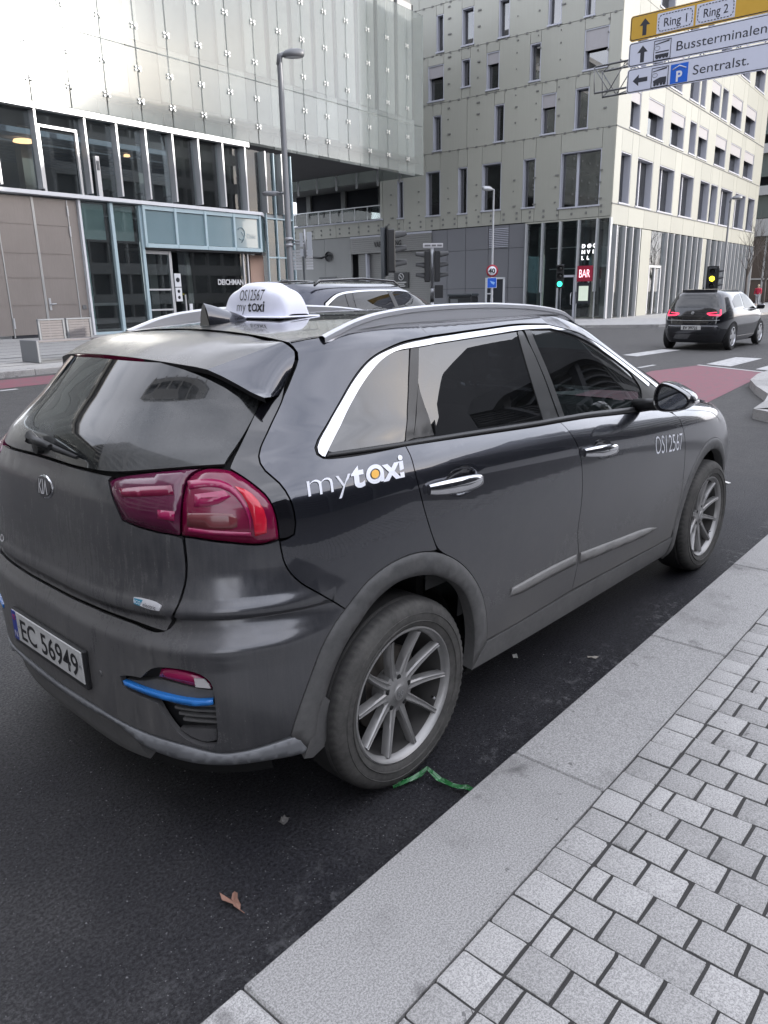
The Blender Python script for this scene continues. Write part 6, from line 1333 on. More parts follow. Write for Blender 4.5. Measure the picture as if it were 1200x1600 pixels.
# ------------- roof rails
RT = pchip([-0.045, 0.011, 0.109, 0.211, 0.405, 0.636, 0.807, 1.08, 1.307, 1.43, 1.53], [1.509, 1.527, 1.555, 1.573, 1.588, 1.593, 1.592, 1.582, 1.563, 1.544, 1.509])
RB = pchip([-0.045, 0.1, 0.37, 0.6, 1.04, 1.327, 1.476, 1.54], [1.504, 1.519, 1.535, 1.540, 1.539, 1.523, 1.505, 1.497])
for s in (-1, 1):
    mb = MB(); rows = []
    for x in np.linspace(-0.045, 1.53, 60):
        zt, zb = float(RT(x)), float(RB(x)) - 0.016; e = min(1.0, (x + 0.045) / 0.10, (1.53 - x) / 0.10); w = 0.010 + 0.008 * e
        y0 = 0.606; hh = zt - zb
        sec = [(y0 + 0.004, zb), (y0 + 0.002, zt - 0.022), (y0 + 0.006, zt - 0.019), (y0 + 0.005, zt - 0.006), (y0 - 0.004, zt), (y0 - 0.018, zt - 0.001), (y0 - 0.027, zt - 0.008), (y0 - 0.026, zt - 0.02), (y0 - 0.022, zb)]
        rows.append([(x, s * y, max(z, zb)) for y, z in sec])
    mb.grid(rows); build('roof_rail', mb, RAILM, taxi, 40)

# ------------- roof aerial fin
mb = MB(); rows = []
for t in np.linspace(0, 1, 14):
    x = -0.065 + 0.20 * t; zt = 1.5425 + 0.07 * (1 - t) ** 0.62 * (1 - 0.1 * t) if t < 1 else 1.549
    x_top = x + 0.0; w = 0.032 * (1 - (t - 0.25) ** 2 * 1.3); zb = zc(x) - 0.003; sec = []
    for k in range(11):
        a = PI * k / 10; c, s_ = math.cos(a), math.sin(a)
        sec.append((x - (0.0 if k in (0, 10) else 0.0), w * np.sign(c) * abs(c) ** 1.6, zb + max(zt - zb, 0.004) * s_ ** 0.9))
    rows.append(sec)
mb.grid(rows); mb.add(rows[0], [tuple(range(11))]); fin = build('aerial_fin', mb, PAINT, taxi, 45)
mb = MB(); mb.add([(-0.067, -0.030, zc(-0.067)), (-0.067, 0.030, zc(-0.067)), (-0.067, 0.010, 1.594), (-0.067, -0.010, 1.594)], [(0, 1, 2, 3)]); build('fin_back', mb, GLOSS_BLACK, fin)

# ------------- roof sign
sx0, sy0, sz0 = 0.222, 0.008, 1.556
SG = simple('white_sign_plastic', (0.78, 0.79, 0.90), 0.32, var=0.02, coat=0.3)
TT = pchip([0, 0.045, 0.072, 0.098, 0.128, 0.155, 0.174, 0.188, 0.197], [1.684, 1.682, 1.673, 1.662, 1.653, 1.640, 1.618, 1.592, 1.564])
def sign_pt(y, t):                             # t in -1 (rear face foot) .. 1 (front face foot)
    T = float(TT(min(abs(y), 0.196))); d = 0.086 * (1 - 0.35 * (abs(y) / 0.196) ** 4)
    s_ = abs(t); xx = d * (s_ ** 0.75); zz = sz0 + (T - sz0) * (1 - s_ ** 4.6)
    return (sx0 + math.copysign(xx, t), sy0 + y, zz)
mb = MB(); ys = np.concatenate([np.linspace(-0.196, -0.17, 8), np.linspace(-0.165, 0.165, 34), np.linspace(0.17, 0.196, 8)])
tt = np.sin(np.linspace(-PI / 2, PI / 2, 41))
mb.grid([[sign_pt(y, t) for t in tt] for y in ys])
sg_o = build('roof_sign', mb, SG, taxi)
mb = MB(); mb.cbox(sx0 - 0.102, sx0 + 0.102, sy0 - 0.205, sy0 + 0.205, sz0 - 0.004, sz0 + 0.005, 0.004); build('sign_base', mb, SG, sg_o)
for fx in (-0.07, 0.07):
    for fy in (-0.14, 0.14):
        mb = MB(); mb.lathe([(0.0, 1.55), (0.028, 1.55), (0.028, 1.556)], 14, 'z'); build('sign_foot', MB().add([(x + sx0 + fx, y + fy, z) for x, y, z in mb.v], mb.f), BLACK_TRIM, sg_o)
def sign_map(ly, lz, rear=True):
    def f(x, y, z):
        yy = ly - x - sy0; zz = lz + y
        if not rear: yy = -yy
        T = float(TT(min(abs(yy), 0.196))); q = (1 - min(0.999, max(0.0, (zz - sz0) / (T - sz0)))) ** (1 / 4.6); d = 0.086 * (1 - 0.35 * (abs(yy) / 0.196) ** 4)
        xx = d * q ** 0.75 + 0.0015
        return Vector((sx0 - xx if rear else sx0 + xx, yy + sy0, zz))
    return f
# ------------- lettering on the body
def uv_map(o, ex_, ey_, off=0.0016, mir=False):
    def f(x, y, z):
        u = o[0] + x * ex_[0] + y * ey_[0]; v = o[1] + x * ex_[1] + y * ey_[1]
        p = B(u, v) + off * Bn(u, v)
        return Vector((p[0], -p[1] if mir else p[1], p[2]))
    return f
# the words are set out as 1.0 wide and 1.0 high, then laid on the panel
def word_w(txt, off=0.0):
    me = text_mesh(txt, 1.0, off); xs = [v.co.x for v in me.vertices]; w = max(xs); bpy.data.meshes.remove(me); return w
def taxi_word(off, ri, ro):
    """'taxi' with a round single-storey a: flat vertices and faces, one em high."""
    V, F = [], []
    def addm(t_, x):
        me = text_mesh(t_, 1.0, off); o_ = len(V); xs = [v.co.x for v in me.vertices]; V.extend((v.co.x + x, v.co.y) for v in me.vertices); F.extend([k + o_ for k in p.vertices] for p in me.polygons); bpy.data.meshes.remove(me); return x + max(xs)
    x = addm('t', 0.0) + 0.05; cx_, cy_ = x + ro, 0.265; o_ = len(V); n_ = 40
    for k in range(n_):
        t = 2 * PI * k / n_; V.append((cx_ + ro * math.cos(t), cy_ + ro * math.sin(t))); V.append((cx_ + ri * math.cos(t), cy_ + ri * math.sin(t)))
    for k in range(n_): a_, b_ = o_ + 2 * k, o_ + 2 * ((k + 1) % n_); F.append([a_, b_, b_ + 1, a_ + 1])
    o_ = len(V); w_ = (ro - ri); V.extend([(cx_ + ri, 0.0), (cx_ + ro, 0.0), (cx_ + ro, cy_), (cx_ + ri, cy_)]); F.append([o_, o_ + 1, o_ + 2, o_ + 3])
    end = addm('xi', cx_ + ro + 0.02); return V, F, end, (cx_, cy_)
def flat_obj(name, V, F, mat, parent, fn):
    me = bpy.data.meshes.new(name); me.from_pydata([fn(x, y, 0) for x, y in V], [], F); me.materials.append(mat); return link(bpy.data.objects.new(name, me), parent)
wm = word_w('my'); V_, F_, wt, ac = taxi_word(0.030, 0.165, 0.285)
bx = (1.366 - 1.004, 1.015 - 1.008); hy = (-0.010 / 0.76, (1.079 - 1.014) / 0.76)
kx = 1 / (wm * 1.04 + 0.02 + wt)
text_obj('side_lettering', 'my', WHITE_FILM, taxi, 1.0, uv_map((1.004, 1.008), (bx[0] * kx, bx[1] * kx), hy), -0.014, sx=1.04)
ox = (wm * 1.04 + 0.02) * kx; tmap = lambda off: uv_map((1.004 + bx[0] * ox, 1.008 + bx[1] * ox), (bx[0] * kx, bx[1] * kx), hy, off)
flat_obj('side_lettering', V_, F_, WHITE_FILM, taxi, tmap(0.0016))
dm = tmap(0.0022); mb = MB(); mb.add([dm(ac[0] + 0.125 * math.cos(t), ac[1] + 0.125 * math.sin(t), 0) for t in np.linspace(0, 2 * PI, 25)[:-1]], [tuple(range(24))]); build('side_dot', mb, ORANGE_FILM, taxi)
wo = word_w('OS12567')
os_ = [(3.289, 0.868), (3.635, 0.839)]; up = ((3.365 - 3.294) / 0.74, (0.979 - 0.866) / 0.74)
text_obj('side_number', 'OS12567', WHITE_FILM, taxi, 1.0, uv_map(os_[0], ((os_[1][0] - os_[0][0]) / wo, (os_[1][1] - os_[0][1]) / wo), up), -0.010)
wo_ = word_w('OS12567')
V_, F_, wt, ac = taxi_word(0.020, 0.175, 0.275)
for rear in (True, False):
    text_obj('sign_number', 'OS12567', BLACK_PRINT, sg_o, 1.0, (lambda f: lambda x, y, z: f(x * 0.143 / wo_, y * 0.057, z))(sign_map(0.068, 1.618, rear)), -0.004)
    text_obj('sign_lettering', 'my', BLACK_PRINT, sg_o, 0.055, sign_map(0.082, 1.578, rear), -0.0007, sx=0.90)
    flat_obj('sign_lettering', V_, F_, BLACK_PRINT, sg_o, (lambda f: lambda x, y, z: f(x * 0.094 / wt, y * 0.055, z))(sign_map(0.008, 1.578, rear)))
# ------------- badge, model plates
def uv_disc(name, cu, cv, ru, rv, off, thick, mat, parent, crown=0.0, n=32):
    return panel(name, [(cu + ru * math.cos(t), cv + rv * math.sin(t)) for t in np.linspace(0, 2 * PI, n + 1)[:-1]], mat, parent, off, thick, gap=0, du=0.015, dv=0.01, step=0.004, corner=80, crown=crown)
bd = uv_disc('badge', 0.045, 0.9995, 0.066, 0.0345, 0.005, 0.006, CHROME, taxi, 0.004)
uv_disc('badge_field', 0.045, 0.9995, 0.059, 0.0285, 0.0058, 0.002, simple('badge_grey', (0.05, 0.05, 0.054), 0.35, 0.2), bd)
wK, wI = word_w('K'), word_w('I')
for t_, xx, flip in (('K', -0.036, 1), ('I', -0.006, 1), ('V', 0.006, -1)):
    text_obj('badge_letter', t_, SATINL, bd, 1.0, uv_map((0.045 + xx, 0.9795 if flip > 0 else 1.0205), (0.050, 0), (0, 0.058 * flip), 0.0072), 0.012)
eb = panel('model_plate', [(0.4979, 0.7895), (0.5084, 0.7918), (0.5859, 0.7886), (0.5955, 0.7817), (0.5888, 0.7698), (0.578, 0.7684), (0.5042, 0.7749), (0.498, 0.7804)], SATINL, taxi, 0.003, 0.004, gap=0, du=0.02, dv=0.01, step=0.004)
panel('model_plate_field', [(0.5, 0.7876), (0.532, 0.7869), (0.5228, 0.7731), (0.5013, 0.775)], simple('teal_enamel', (0.03, 0.20, 0.30), 0.3), eb, 0.0036, 0.002, gap=0, step=0.004)
text_obj('model_lettering', 'ECO', WHITE_FILM, eb, 1.0, uv_map((0.5012, 0.7777), (0.0125, -0.0008), (0, 0.0095), 0.0045))
text_obj('model_lettering', 'electric', BLACK_PRINT, eb, 1.0, uv_map((0.5342, 0.7745), (0.0150, -0.0012), (0, 0.0115), 0.0045))
text_obj('model_lettering', 'e-NIRO', SATINL, taxi, 1.0, uv_map((-0.5502, 0.7823), (0.062, 0.0), (0, 0.03), 0.004), 0.02)

# ------------- number plate
px, pz = -0.792, 0.5375
pl_o = thing('number_plate', None, None); pl_o.parent = taxi
for k in ('label', 'category'):
    if k in pl_o: del pl_o[k]
mb = MB(); mb.cbox(px, px + 0.018, -0.272, 0.268, pz - 0.075, pz + 0.060, 0.005); build('plate_holder', mb, BLACK_TRIM, pl_o)
PLW = simple('plate_white', (0.50, 0.50, 0.49), 0.5, var=0.25, scale=22)
mb = MB(); mb.cbox(px - 0.003, px + 0.002, -0.262, 0.258, pz - 0.055, pz + 0.055, 0.002); build('plate_sheet', mb, PLW, pl_o)
mb = MB(); mb.box(px - 0.0040, px - 0.001, 0.222, 0.257, pz - 0.054, pz + 0.054); build('plate_band', mb, simple('plate_blue', (0.02, 0.04, 0.26), 0.45), pl_o)
mb = MB(); mb.box(px - 0.0046, px - 0.003, 0.229, 0.250, pz + 0.022, pz + 0.040); build('plate_flag', mb, simple('flag_red', (0.45, 0.03, 0.05), 0.5), pl_o)
mb = MB(); mb.box(px - 0.0052, px - 0.004, 0.229, 0.250, pz + 0.0295, pz + 0.0325); mb.box(px - 0.0051, px - 0.004, 0.2415, 0.2445, pz + 0.022, pz + 0.040); build('plate_flag_cross', mb, simple('flag_blue', (0.03, 0.05, 0.30), 0.5), pl_o)
text_obj('plate_lettering', 'N', WHITE_FILM, pl_o, 0.034, lambda x, y, z: Vector((px - 0.0048, 0.250 - x, pz - 0.043 + y)))
wp = word_w('EC 56949')
text_obj('plate_lettering', 'EC 56949', BLACK_PRINT, pl_o, 1.0, lambda x, y, z: Vector((px - 0.0040, 0.198 - x * (0.432 / wp), pz - 0.039 + y * 0.107)), 0.012)
for s in (0.205, -0.250):
    mb = MB(); mb.lathe([(0, -0.005), (0.006, -0.005), (0.006, 0.0)], 10, 'x'); build('plate_screw', MB().add([(x + px, y + s, z + pz + 0.004) for x, y, z in mb.v], mb.f), SATIN, pl_o)
mb = MB(); c = B(0.3235, 0.539); mb.lathe([(0.0, -0.003), (0.009, -0.003), (0.010, 0.004)], 14, 'x'); build('parking_sensor', MB().add([(x + c[0], y + c[1], z + c[2]) for x, y, z in mb.v], mb.f), CLAD, taxi)

# ------------- rear wiper
def wp_pt(u, v, off): return tuple(B(u, v) + off * Bn(u, v))
mb = MB(); mb.tube([wp_pt(0.055, 1.118, 0.02), wp_pt(0.02, 1.135, 0.034), wp_pt(-0.02, 1.150, 0.03), wp_pt(0.10, 1.137, 0.028), wp_pt(0.20, 1.128, 0.024)][1:], [0.016, 0.02, 0.014, 0.010], 8)
wiper = build('rear_wiper', mb, BLACK_TRIM, taxi)
mb = MB(); mb.tube([wp_pt(-0.045, 1.151, 0.012), wp_pt(0.08, 1.138, 0.013), wp_pt(0.2, 1.126, 0.013), wp_pt(0.34, 1.110, 0.012)], [0.007, 0.010, 0.010, 0.006], 6); build('wiper_blade', mb, RUBBER, wiper)
mb = MB(); mb.lathe([(0.0, -0.02), (0.022, -0.018), (0.028, 0.01)], 16, 'x'); c = B(0.0, 1.118); build('wiper_boss', MB().add([(x + c[0], y + c[1], z + c[2]) for x, y, z in mb.v], mb.f), BLACK_TRIM, wiper)

# ------------- wheels
def lug_jit(j, k, r):
    if 3 <= j <= 6 or 14 <= j <= 17: return r - (0.007 if k % 2 else 0.0)
    return r
def make_wheel():
    T_ = MB()
    prof = [(0.236, -0.090), (0.250, -0.100), (0.275, -0.1055), (0.300, -0.1045), (0.314, -0.099), (0.324, -0.090), (0.331, -0.078), (0.333, -0.060),
            (0.326, -0.055), (0.326, -0.048), (0.334, -0.044), (0.334, 0.044), (0.326, 0.048), (0.326, 0.055), (0.333, 0.060), (0.331, 0.078), (0.324, 0.090), (0.314, 0.099), (0.275, 0.1055), (0.236, 0.095)]
    T_.lathe(prof, 144, 'y', jit=lug_jit)
    for r in (0.262, 0.290):
        T_.lathe([(r - 0.002, -0.1020 - (r - 0.262) * 0.05), (r, -0.1075), (r + 0.002, -0.1020 - (r - 0.262) * 0.05)], 96, 'y')
    tyre = T_.mesh('tyre', False); tyre.materials.append(TYRE); tyre.set_sharp_from_angle(angle=R_(40))
    Rm = MB()
    Rm.lathe([(0.2395, -0.086), (0.2395, -0.0945), (0.234, -0.0965), (0.229, -0.092), (0.222, -0.084), (0.217, -0.070)], 72, 'y')
    rim = Rm.mesh('rim', False); rim.materials.append(RIM); rim.set_sharp_from_angle(angle=R_(45))
    Bl = MB(); Bl.lathe([(0.217, -0.070), (0.212, -0.03), (0.208, 0.02), (0.214, 0.09), (0.236, 0.10)], 72, 'y'); barrel = Bl.mesh('rim_barrel', False); barrel.materials.append(RIM_IN)
    sp = MB()
    for half in (0,):
        secs = []
        for t in np.linspace(0, 1, 9):
            r = 0.040 + (0.2185 - 0.040) * t; cur = 0.004 * math.sin(PI * t * 0.9); w = 0.0135 - 0.0045 * t + 0.004 * (1 - t) ** 3
            yf = -0.060 - 0.030 * t ** 1.6; dep = 0.030 + 0.004 * t
            secs.append([(r, yf + dep, cur - w * 1.15), (r, yf + 0.006, cur - w), (r, yf + 0.001, cur - w * 0.62), (r, yf + 0.0035, cur - w * 0.30), (r, yf + 0.0035, cur + w * 0.30), (r, yf + 0.001, cur + w * 0.62), (r, yf + 0.006, cur + w), (r, yf + dep, cur + w * 1.15)])
        sp.grid(secs, 0, True)
    spoke = sp.mesh('spoke', True); spoke.materials.append(RIM); spoke.set_sharp_from_angle(angle=R_(38))
    hb = MB(); hb.lathe([(0.0, -0.0665), (0.030, -0.0665), (0.034, -0.063), (0.050, -0.060), (0.072, -0.055), (0.078, -0.03), (0.07, 0.02)], 40, 'y')
    hub = hb.mesh('hub', False); hub.materials.append(RIM); hub.set_sharp_from_angle(angle=R_(35))
    cp = MB(); cp.lathe([(0.0, -0.0705), (0.026, -0.0700), (0.0275, -0.069), (0.029, -0.0665), (0.031, -0.0660)], 28, 'y')
    cap = cp.mesh('centre_cap', False); cap.materials.append(RIM); cap.set_sharp_from_angle(angle=R_(20))
    lg = MB(); lg.lathe([(0.0105, -0.0605), (0.0105, -0.045), (0.0, -0.045)], 14, 'y'); lg2 = MB()
    lg2.lathe([(0.0, -0.0600), (0.0098, -0.0600), (0.0098, -0.0585)], 14, 'y'); lug = lg2.mesh('lug_hole', False); lug.materials.append(UNDER)
    dc = MB(); dc.lathe([(0.06, -0.005), (0.148, -0.005), (0.150, -0.003), (0.150, 0.015), (0.06, 0.016)], 40, 'y'); disc = dc.mesh('brake_disc', False); disc.materials.append(DISC)
    cl = MB(); cl.cbox(-0.175, -0.105, -0.02, 0.06, -0.06, 0.07, 0.012); cal = cl.mesh('brake_caliper', True); cal.materials.append(UNDER)
    bk = MB(); bk.lathe([(0.21, 0.05), (0.0, 0.055)], 32, 'y'); back = bk.mesh('hub_plate', False); back.materials.append(UNDER)
    vv = MB(); vv.tube([(0.198, -0.062, 0.0), (0.190, -0.082, 0.0)], 0.0045, 8); valve = vv.mesh('valve', True); valve.materials.append(CHROME)
    return tyre, rim, spoke, hub, cap, lug, disc, cal, back, valve, barrel
WM = make_wheel()
def wheel(x, s, spin):
    w = bpy.data.objects.new('wheel', None); link(w, taxi); w.location = (x, s * 0.797, 0.334); w.rotation_euler = (0, 0, 0 if s < 0 else PI)
    tyre, rim, spoke, hub, cap, lug, disc, cal, back, valve, barrel = WM
    inst('tyre', tyre, w); inst('rim_barrel', barrel, w); inst('rim', rim, w); inst('hub', hub, w); inst('centre_cap', cap, w); inst('brake_disc', disc, w); inst('brake_caliper', cal, w); inst('hub_plate', back, w)
    for k in range(10): inst('spoke', spoke, w, rot=(0, -R_(spin + 36 * k), 0))
    for k in range(5):
        a = R_(spin + 18 + 72 * k); inst('lug_hole', lug, w, (0.055 * math.cos(a), 0, 0.055 * math.sin(a)))
    inst('valve', valve, w, rot=(0, -R_(spin + 252 + 18 - 6), 0))
    text_obj('cap_lettering', 'RC', SATIN, w, 0.026, lambda x_, y_, z_: Vector((x_ - 0.0165, -0.0712, y_ - 0.0095)), 0.0006, sx=0.9)
    return w
wheel(0.0, -1, 104 - 36); wheel(2.7, -1, 104 - 50); wheel(0.0, 1, 20); wheel(2.7, 1, 40)
# ================================================================== OTHER VEHICLES
class Surf:
    def __init__(s, W, XR, XF, NR=4.5, NF=4.5, X0=1.2):
        s.W, s.XR, s.XF = pchip(*W), pchip(*XR), pchip(*XF); s.nr, s.nf, s.x0 = NR, NF, X0
        q = np.linspace(0, 1, 4001); a = PI / 2 * (q**3 * (q * (q * 6 - 15) + 10)); s.th = np.concatenate([-a[::-1], a[1:]])
        x, w = s.con(s.th, np.full_like(s.th, 0.75)); s.L = np.concatenate([[0], np.cumsum(np.hypot(np.diff(x), np.diff(w)))]); s.len = s.L[-1]
    def con(s, th, v):
        rear = th < 0; c = np.abs(np.sin(th)); k = np.cos(th); n = np.where(rear, s.nr, s.nf); ax = np.where(rear, s.x0 - s.XR(v), s.XF(v) - s.x0)
        return s.x0 + np.where(rear, -1, 1) * ax * np.maximum(c, 1e-12) ** (2 / n), s.W(v) * np.maximum(k, 1e-12) ** (2 / n)
    def P(s, u, v):
        u = np.asarray(u, float); v = np.asarray(v, float); sg = np.where(u < 0, -1.0, 1.0); x, w = s.con(np.interp(np.abs(u), s.L, s.th), v)
        return np.stack([x, -w * sg, v + 0 * x], -1)
    def N(s, u, v):
        e = 1e-3; u = np.asarray(u, float); v = np.asarray(v, float); n = np.cross(s.P(u + e, v) - s.P(u - e, v), s.P(u, v + e) - s.P(u, v - e))
        n /= np.linalg.norm(n, axis=-1, keepdims=True) + 1e-15
        return n * np.where((n[..., 1:2] * -np.sign(np.where(np.abs(u) < 1e-9, 1, u))[..., None]) + (-n[..., 0:1]) * (np.abs(u)[..., None] < 0.8) * 3 < 0, -1, 1)
    def u(s, x, v, lo=None):
        lo, hi = 0.0, s.len
        for _ in range(50):
            m = (lo + hi) / 2
            if s.P(m, v)[0] < x: lo = m
            else: hi = m
        return lo
    def xz(s, pts): return [(s.u(x, z), z) for x, z in pts]
    def shell(s, name, mat, parent, z0, z1, top=None, nz=14, holes=()):
        mb = MB(); us = np.linspace(-s.len, s.len, 141); rows = [[tuple(p) for p in s.P(us, np.full_like(us, v))] for v in np.linspace(z0, z1, nz)]
        mb.grid(rows)
        if top is not None:
            last = rows[-1]; c = np.mean(np.array(last), 0)
            for k in (0.75, 0.45, 0.15):
                mb.grid([last, [(c[0] + (x - c[0]) * k, y * k, z1 + top * (1 - k * k)) for x, y, z in rows[-1]]]); last = [(c[0] + (x - c[0]) * k, y * k, z1 + top * (1 - k * k)) for x, y, z in rows[-1]]
            mb.add(last, [tuple(range(len(last)))])
        return build(name, mb, mat, parent, 50, merge=0.0005)
def car_wheel(root, x, y, r, w, rimmat, n=5):
    wh = bpy.data.objects.new('wheel', None); link(wh, root); wh.location = (x, y, r); wh.rotation_euler.z = 0 if y < 0 else PI
    mb = MB(); mb.lathe([(r * 0.70, -w * 0.45), (r * 0.93, -w * 0.5), (r, -w * 0.38), (r, w * 0.38), (r * 0.93, w * 0.5), (r * 0.6, w * 0.5)], 40, 'y'); build('tyre', mb, TYRE_PLAIN, wh, 40)
    mb = MB(); mb.lathe([(r * 0.72, -w * 0.46), (r * 0.69, -w * 0.49), (r * 0.66, -w * 0.42), (r * 0.64, w * 0.1)], 32, 'y')
    for k in range(n):
        a = 2 * PI * k / n; ca, sa = math.cos(a), math.sin(a); q = []
        for rr_, ww in ((0.05, 0.07), (r * 0.67, 0.045)):
            for sg in (-1, 1): q.append((ca * rr_ - sa * sg * ww, -w * 0.44, sa * rr_ + ca * sg * ww))
        mb.add([q[0], q[1], q[3], q[2]], [(0, 1, 2, 3)])
    mb.lathe([(0, -w * 0.47), (0.07, -w * 0.46), (0.08, -w * 0.40)], 16, 'y'); build('rim', mb, rimmat, wh, 40)
    mb = MB(); mb.lathe([(r * 0.66, -w * 0.2), (0, -w * 0.2)], 24, 'y'); build('brake_disc', mb, UNDER, wh)
TYRE_PLAIN = simple('plain_tyre', (0.018, 0.018, 0.019), 0.75, var=0.2)
def dark_paint(name, col): return simple(name, col, 0.22, 0.6, var=0.06, coat=1.0)
CGLASS = see_glass('car_glass', (0.07, 0.085, 0.09), 1.65, 0.008, 0.04)
# ---------------- estate passing on the far side of the taxi
suv = thing('estate_car', 'dark blue estate car passing behind the roof of the taxi', 'car', E(5.80, 5.05, gz(5.8, 5.05)), EA)
SV = Surf(([.25, .5, .8, 1.0, 1.10, 1.18, 1.45, 1.60, 1.68, 1.72], [.88, .95, .97, .96, .93, .885, .77, .69, .62, .54]), ([.25, .5, .9, 1.1, 1.5, 1.72], [-.9, -.98, -.98, -.95, -.82, -.62]), ([.25, .6, .9, 1.05, 1.12, 1.5, 1.72], [3.85, 3.92, 3.85, 3.6, 2.75, 1.95, 1.25]), 4.5, 4.5, 1.2)
SPAINT = dark_paint('navy_paint', (0.020, 0.024, 0.042))
SV.shell('body', SPAINT, suv, 0.25, 1.12); 
mb = MB(); rows = [[tuple(p) for p in SV.P(np.linspace(-SV.len, SV.len, 141), np.full(141, v))] for v in np.linspace(1.62, 1.72, 6)]; mb.grid(rows)
last = rows[-1]; c = np.mean(np.array(last), 0)
for k in (0.8, 0.5, 0.2, 0.02): nxt = [(c[0] + (x - c[0]) * k, y * k, 1.72 + 0.055 * (1 - k * k)) for x, y, z in rows[-1]]; mb.grid([last, nxt]); last = nxt
build('roof', mb, SPAINT, suv, 60)
for mir in (False, True):
    kw = dict(pos=SV.P, nrm=SV.N, mirror=mir, du=0.08, dv=0.06, step=0.03)
    U = SV.xz
    panel('window_glass', U([(-0.42, 1.17), (0.02, 1.17), (0.04, 1.60), (-0.12, 1.58), (-0.30, 1.46)]), CGLASS, suv, 0.0, 0.004, gap=0.0, **kw)
    panel('window_glass', U([(0.14, 1.17), (1.02, 1.17), (0.95, 1.625), (0.20, 1.61)]), CGLASS, suv, 0.0, 0.004, gap=0.0, **kw)
    panel('window_glass', U([(1.10, 1.17), (2.20, 1.17), (2.02, 1.34), (1.62, 1.58), (1.40, 1.61), (1.05, 1.625)]), CGLASS, suv, 0.0, 0.004, gap=0.0, **kw)
    panel('window_pillar', U([(0.03, 1.15), (0.13, 1.15), (0.19, 1.61), (0.05, 1.60)]), PILLAR, suv, 0.001, 0.01, gap=0.0, **kw); panel('window_pillar', U([(1.02, 1.15), (1.10, 1.15), (1.05, 1.63), (0.96, 1.63)]), PILLAR, suv, 0.001, 0.01, gap=0.0, **kw)
    panel('window_chrome', U([(-0.50, 1.15), (-0.36, 1.48), (-0.14, 1.605), (0.2, 1.635), (0.95, 1.645), (1.42, 1.63), (1.66, 1.60), (2.06, 1.36), (2.28, 1.15), (2.22, 1.15), (2.03, 1.335), (1.63, 1.58), (1.40, 1.61), (0.95, 1.625), (0.2, 1.613), (-0.12, 1.583), (-0.33, 1.46), (-0.46, 1.15)]), SATIN, suv, 0.004, 0.01, gap=0.0, **kw)
    panel('pillar', U([(-0.95, 1.12), (-0.50, 1.12), (-0.38, 1.49), (-0.15, 1.615), (0.2, 1.64), (0.9, 1.65), (0.9, 1.66), (-0.7, 1.66)]), SPAINT, suv, 0.0, 0.01, gap=0.0, **kw)
    panel('pillar', U([(0.9, 1.65), (1.42, 1.635), (1.68, 1.605), (2.08, 1.37), (2.30, 1.12), (2.5, 1.12), (2.2, 1.45), (1.8, 1.64), (1.5, 1.66), (0.9, 1.66)]), SPAINT, suv, 0.0, 0.01, gap=0.0, **kw)
    panel('belt_moulding', U([(-0.5, 1.125), (2.3, 1.125), (2.25, 1.165), (-0.48, 1.165)]), SATIN, suv, 0.003, 0.01, gap=0.0, **kw)
    panel('tail_lamp', [(0.60, 0.98), (0.98, 0.98), (1.05, 1.05), (0.9, 1.10), (0.60, 1.09)], LENS, suv, 0.006, 0.02, gap=0, **kw); panel('headlight', [(SV.len - .75, .72), (SV.len - .35, .74), (SV.len - .4, .90), (SV.len - .85, .95)], SATIN, suv, .006, .02, gap=0, **kw)
    s = 1 if mir else -1
    mb = MB(); mb.cbox(2.02, 2.16, s * 0.98 - 0.10, s * 0.98 + 0.10, 1.14, 1.30, 0.035); mb.tube([(2.1, s * 0.86, 1.15), (2.1, s * 0.95, 1.18)], 0.03); build('door_mirror', mb, SPAINT, suv)
    mb = MB(); mb.tube([(-0.45, s * 0.60, 1.70), (-0.35, s * 0.60, 1.755), (0.5, s * 0.60, 1.785), (1.2, s * 0.60, 1.755), (1.35, s * 0.60, 1.69)], 0.016, 8); build('roof_rail', mb, GLOSS_BLACK, suv)
    for x in (0.0, 2.95): car_wheel(suv, x, s * 0.82, 0.36, 0.24, SATIN)
panel('rear_window', [(0, 1.17), (0.72, 1.17), (0.68, 1.60), (0, 1.62)], CGLASS, suv, 0.002, 0.01, gap=0, pos=SV.P, nrm=SV.N, sym=True); panel('windscreen', [(SV.len, 1.14), (SV.len - .78, 1.14), (SV.len - 0.8, 1.66), (SV.len, 1.68)], CGLASS, suv, 0.002, 0.01, gap=0, pos=SV.P, nrm=SV.N)
mb = MB(); mb.grid([[(x, y, 1.10 + 0.02 * (1 - abs(y))) for y in np.linspace(-0.85, 0.85, 9)] for x in np.linspace(2.2, 3.6, 9)]); build('bonnet', mb, SPAINT, suv)
mb = MB(); mb.box(-0.8, 2.5, -0.75, 0.75, 0.4, 1.05); mb.cbox(0.3, 0.5, -0.7, 0.7, 1.0, 1.5, 0.05); mb.cbox(1.2, 1.38, -0.68, -0.15, 1.0, 1.5, 0.05); mb.cbox(1.2, 1.38, 0.15, 0.68, 1.0, 1.5, 0.05); build('cabin', mb, SEAT, suv)
mb = MB(); mb.lathe([(0.0, 1.79), (0.06, 1.785), (0.075, 1.765), (0.075, 1.75)], 14, 'z'); build('aerial', MB().add([(x - 0.35, y, z) for x, y, z in mb.v], mb.f), GLOSS_BLACK, suv)

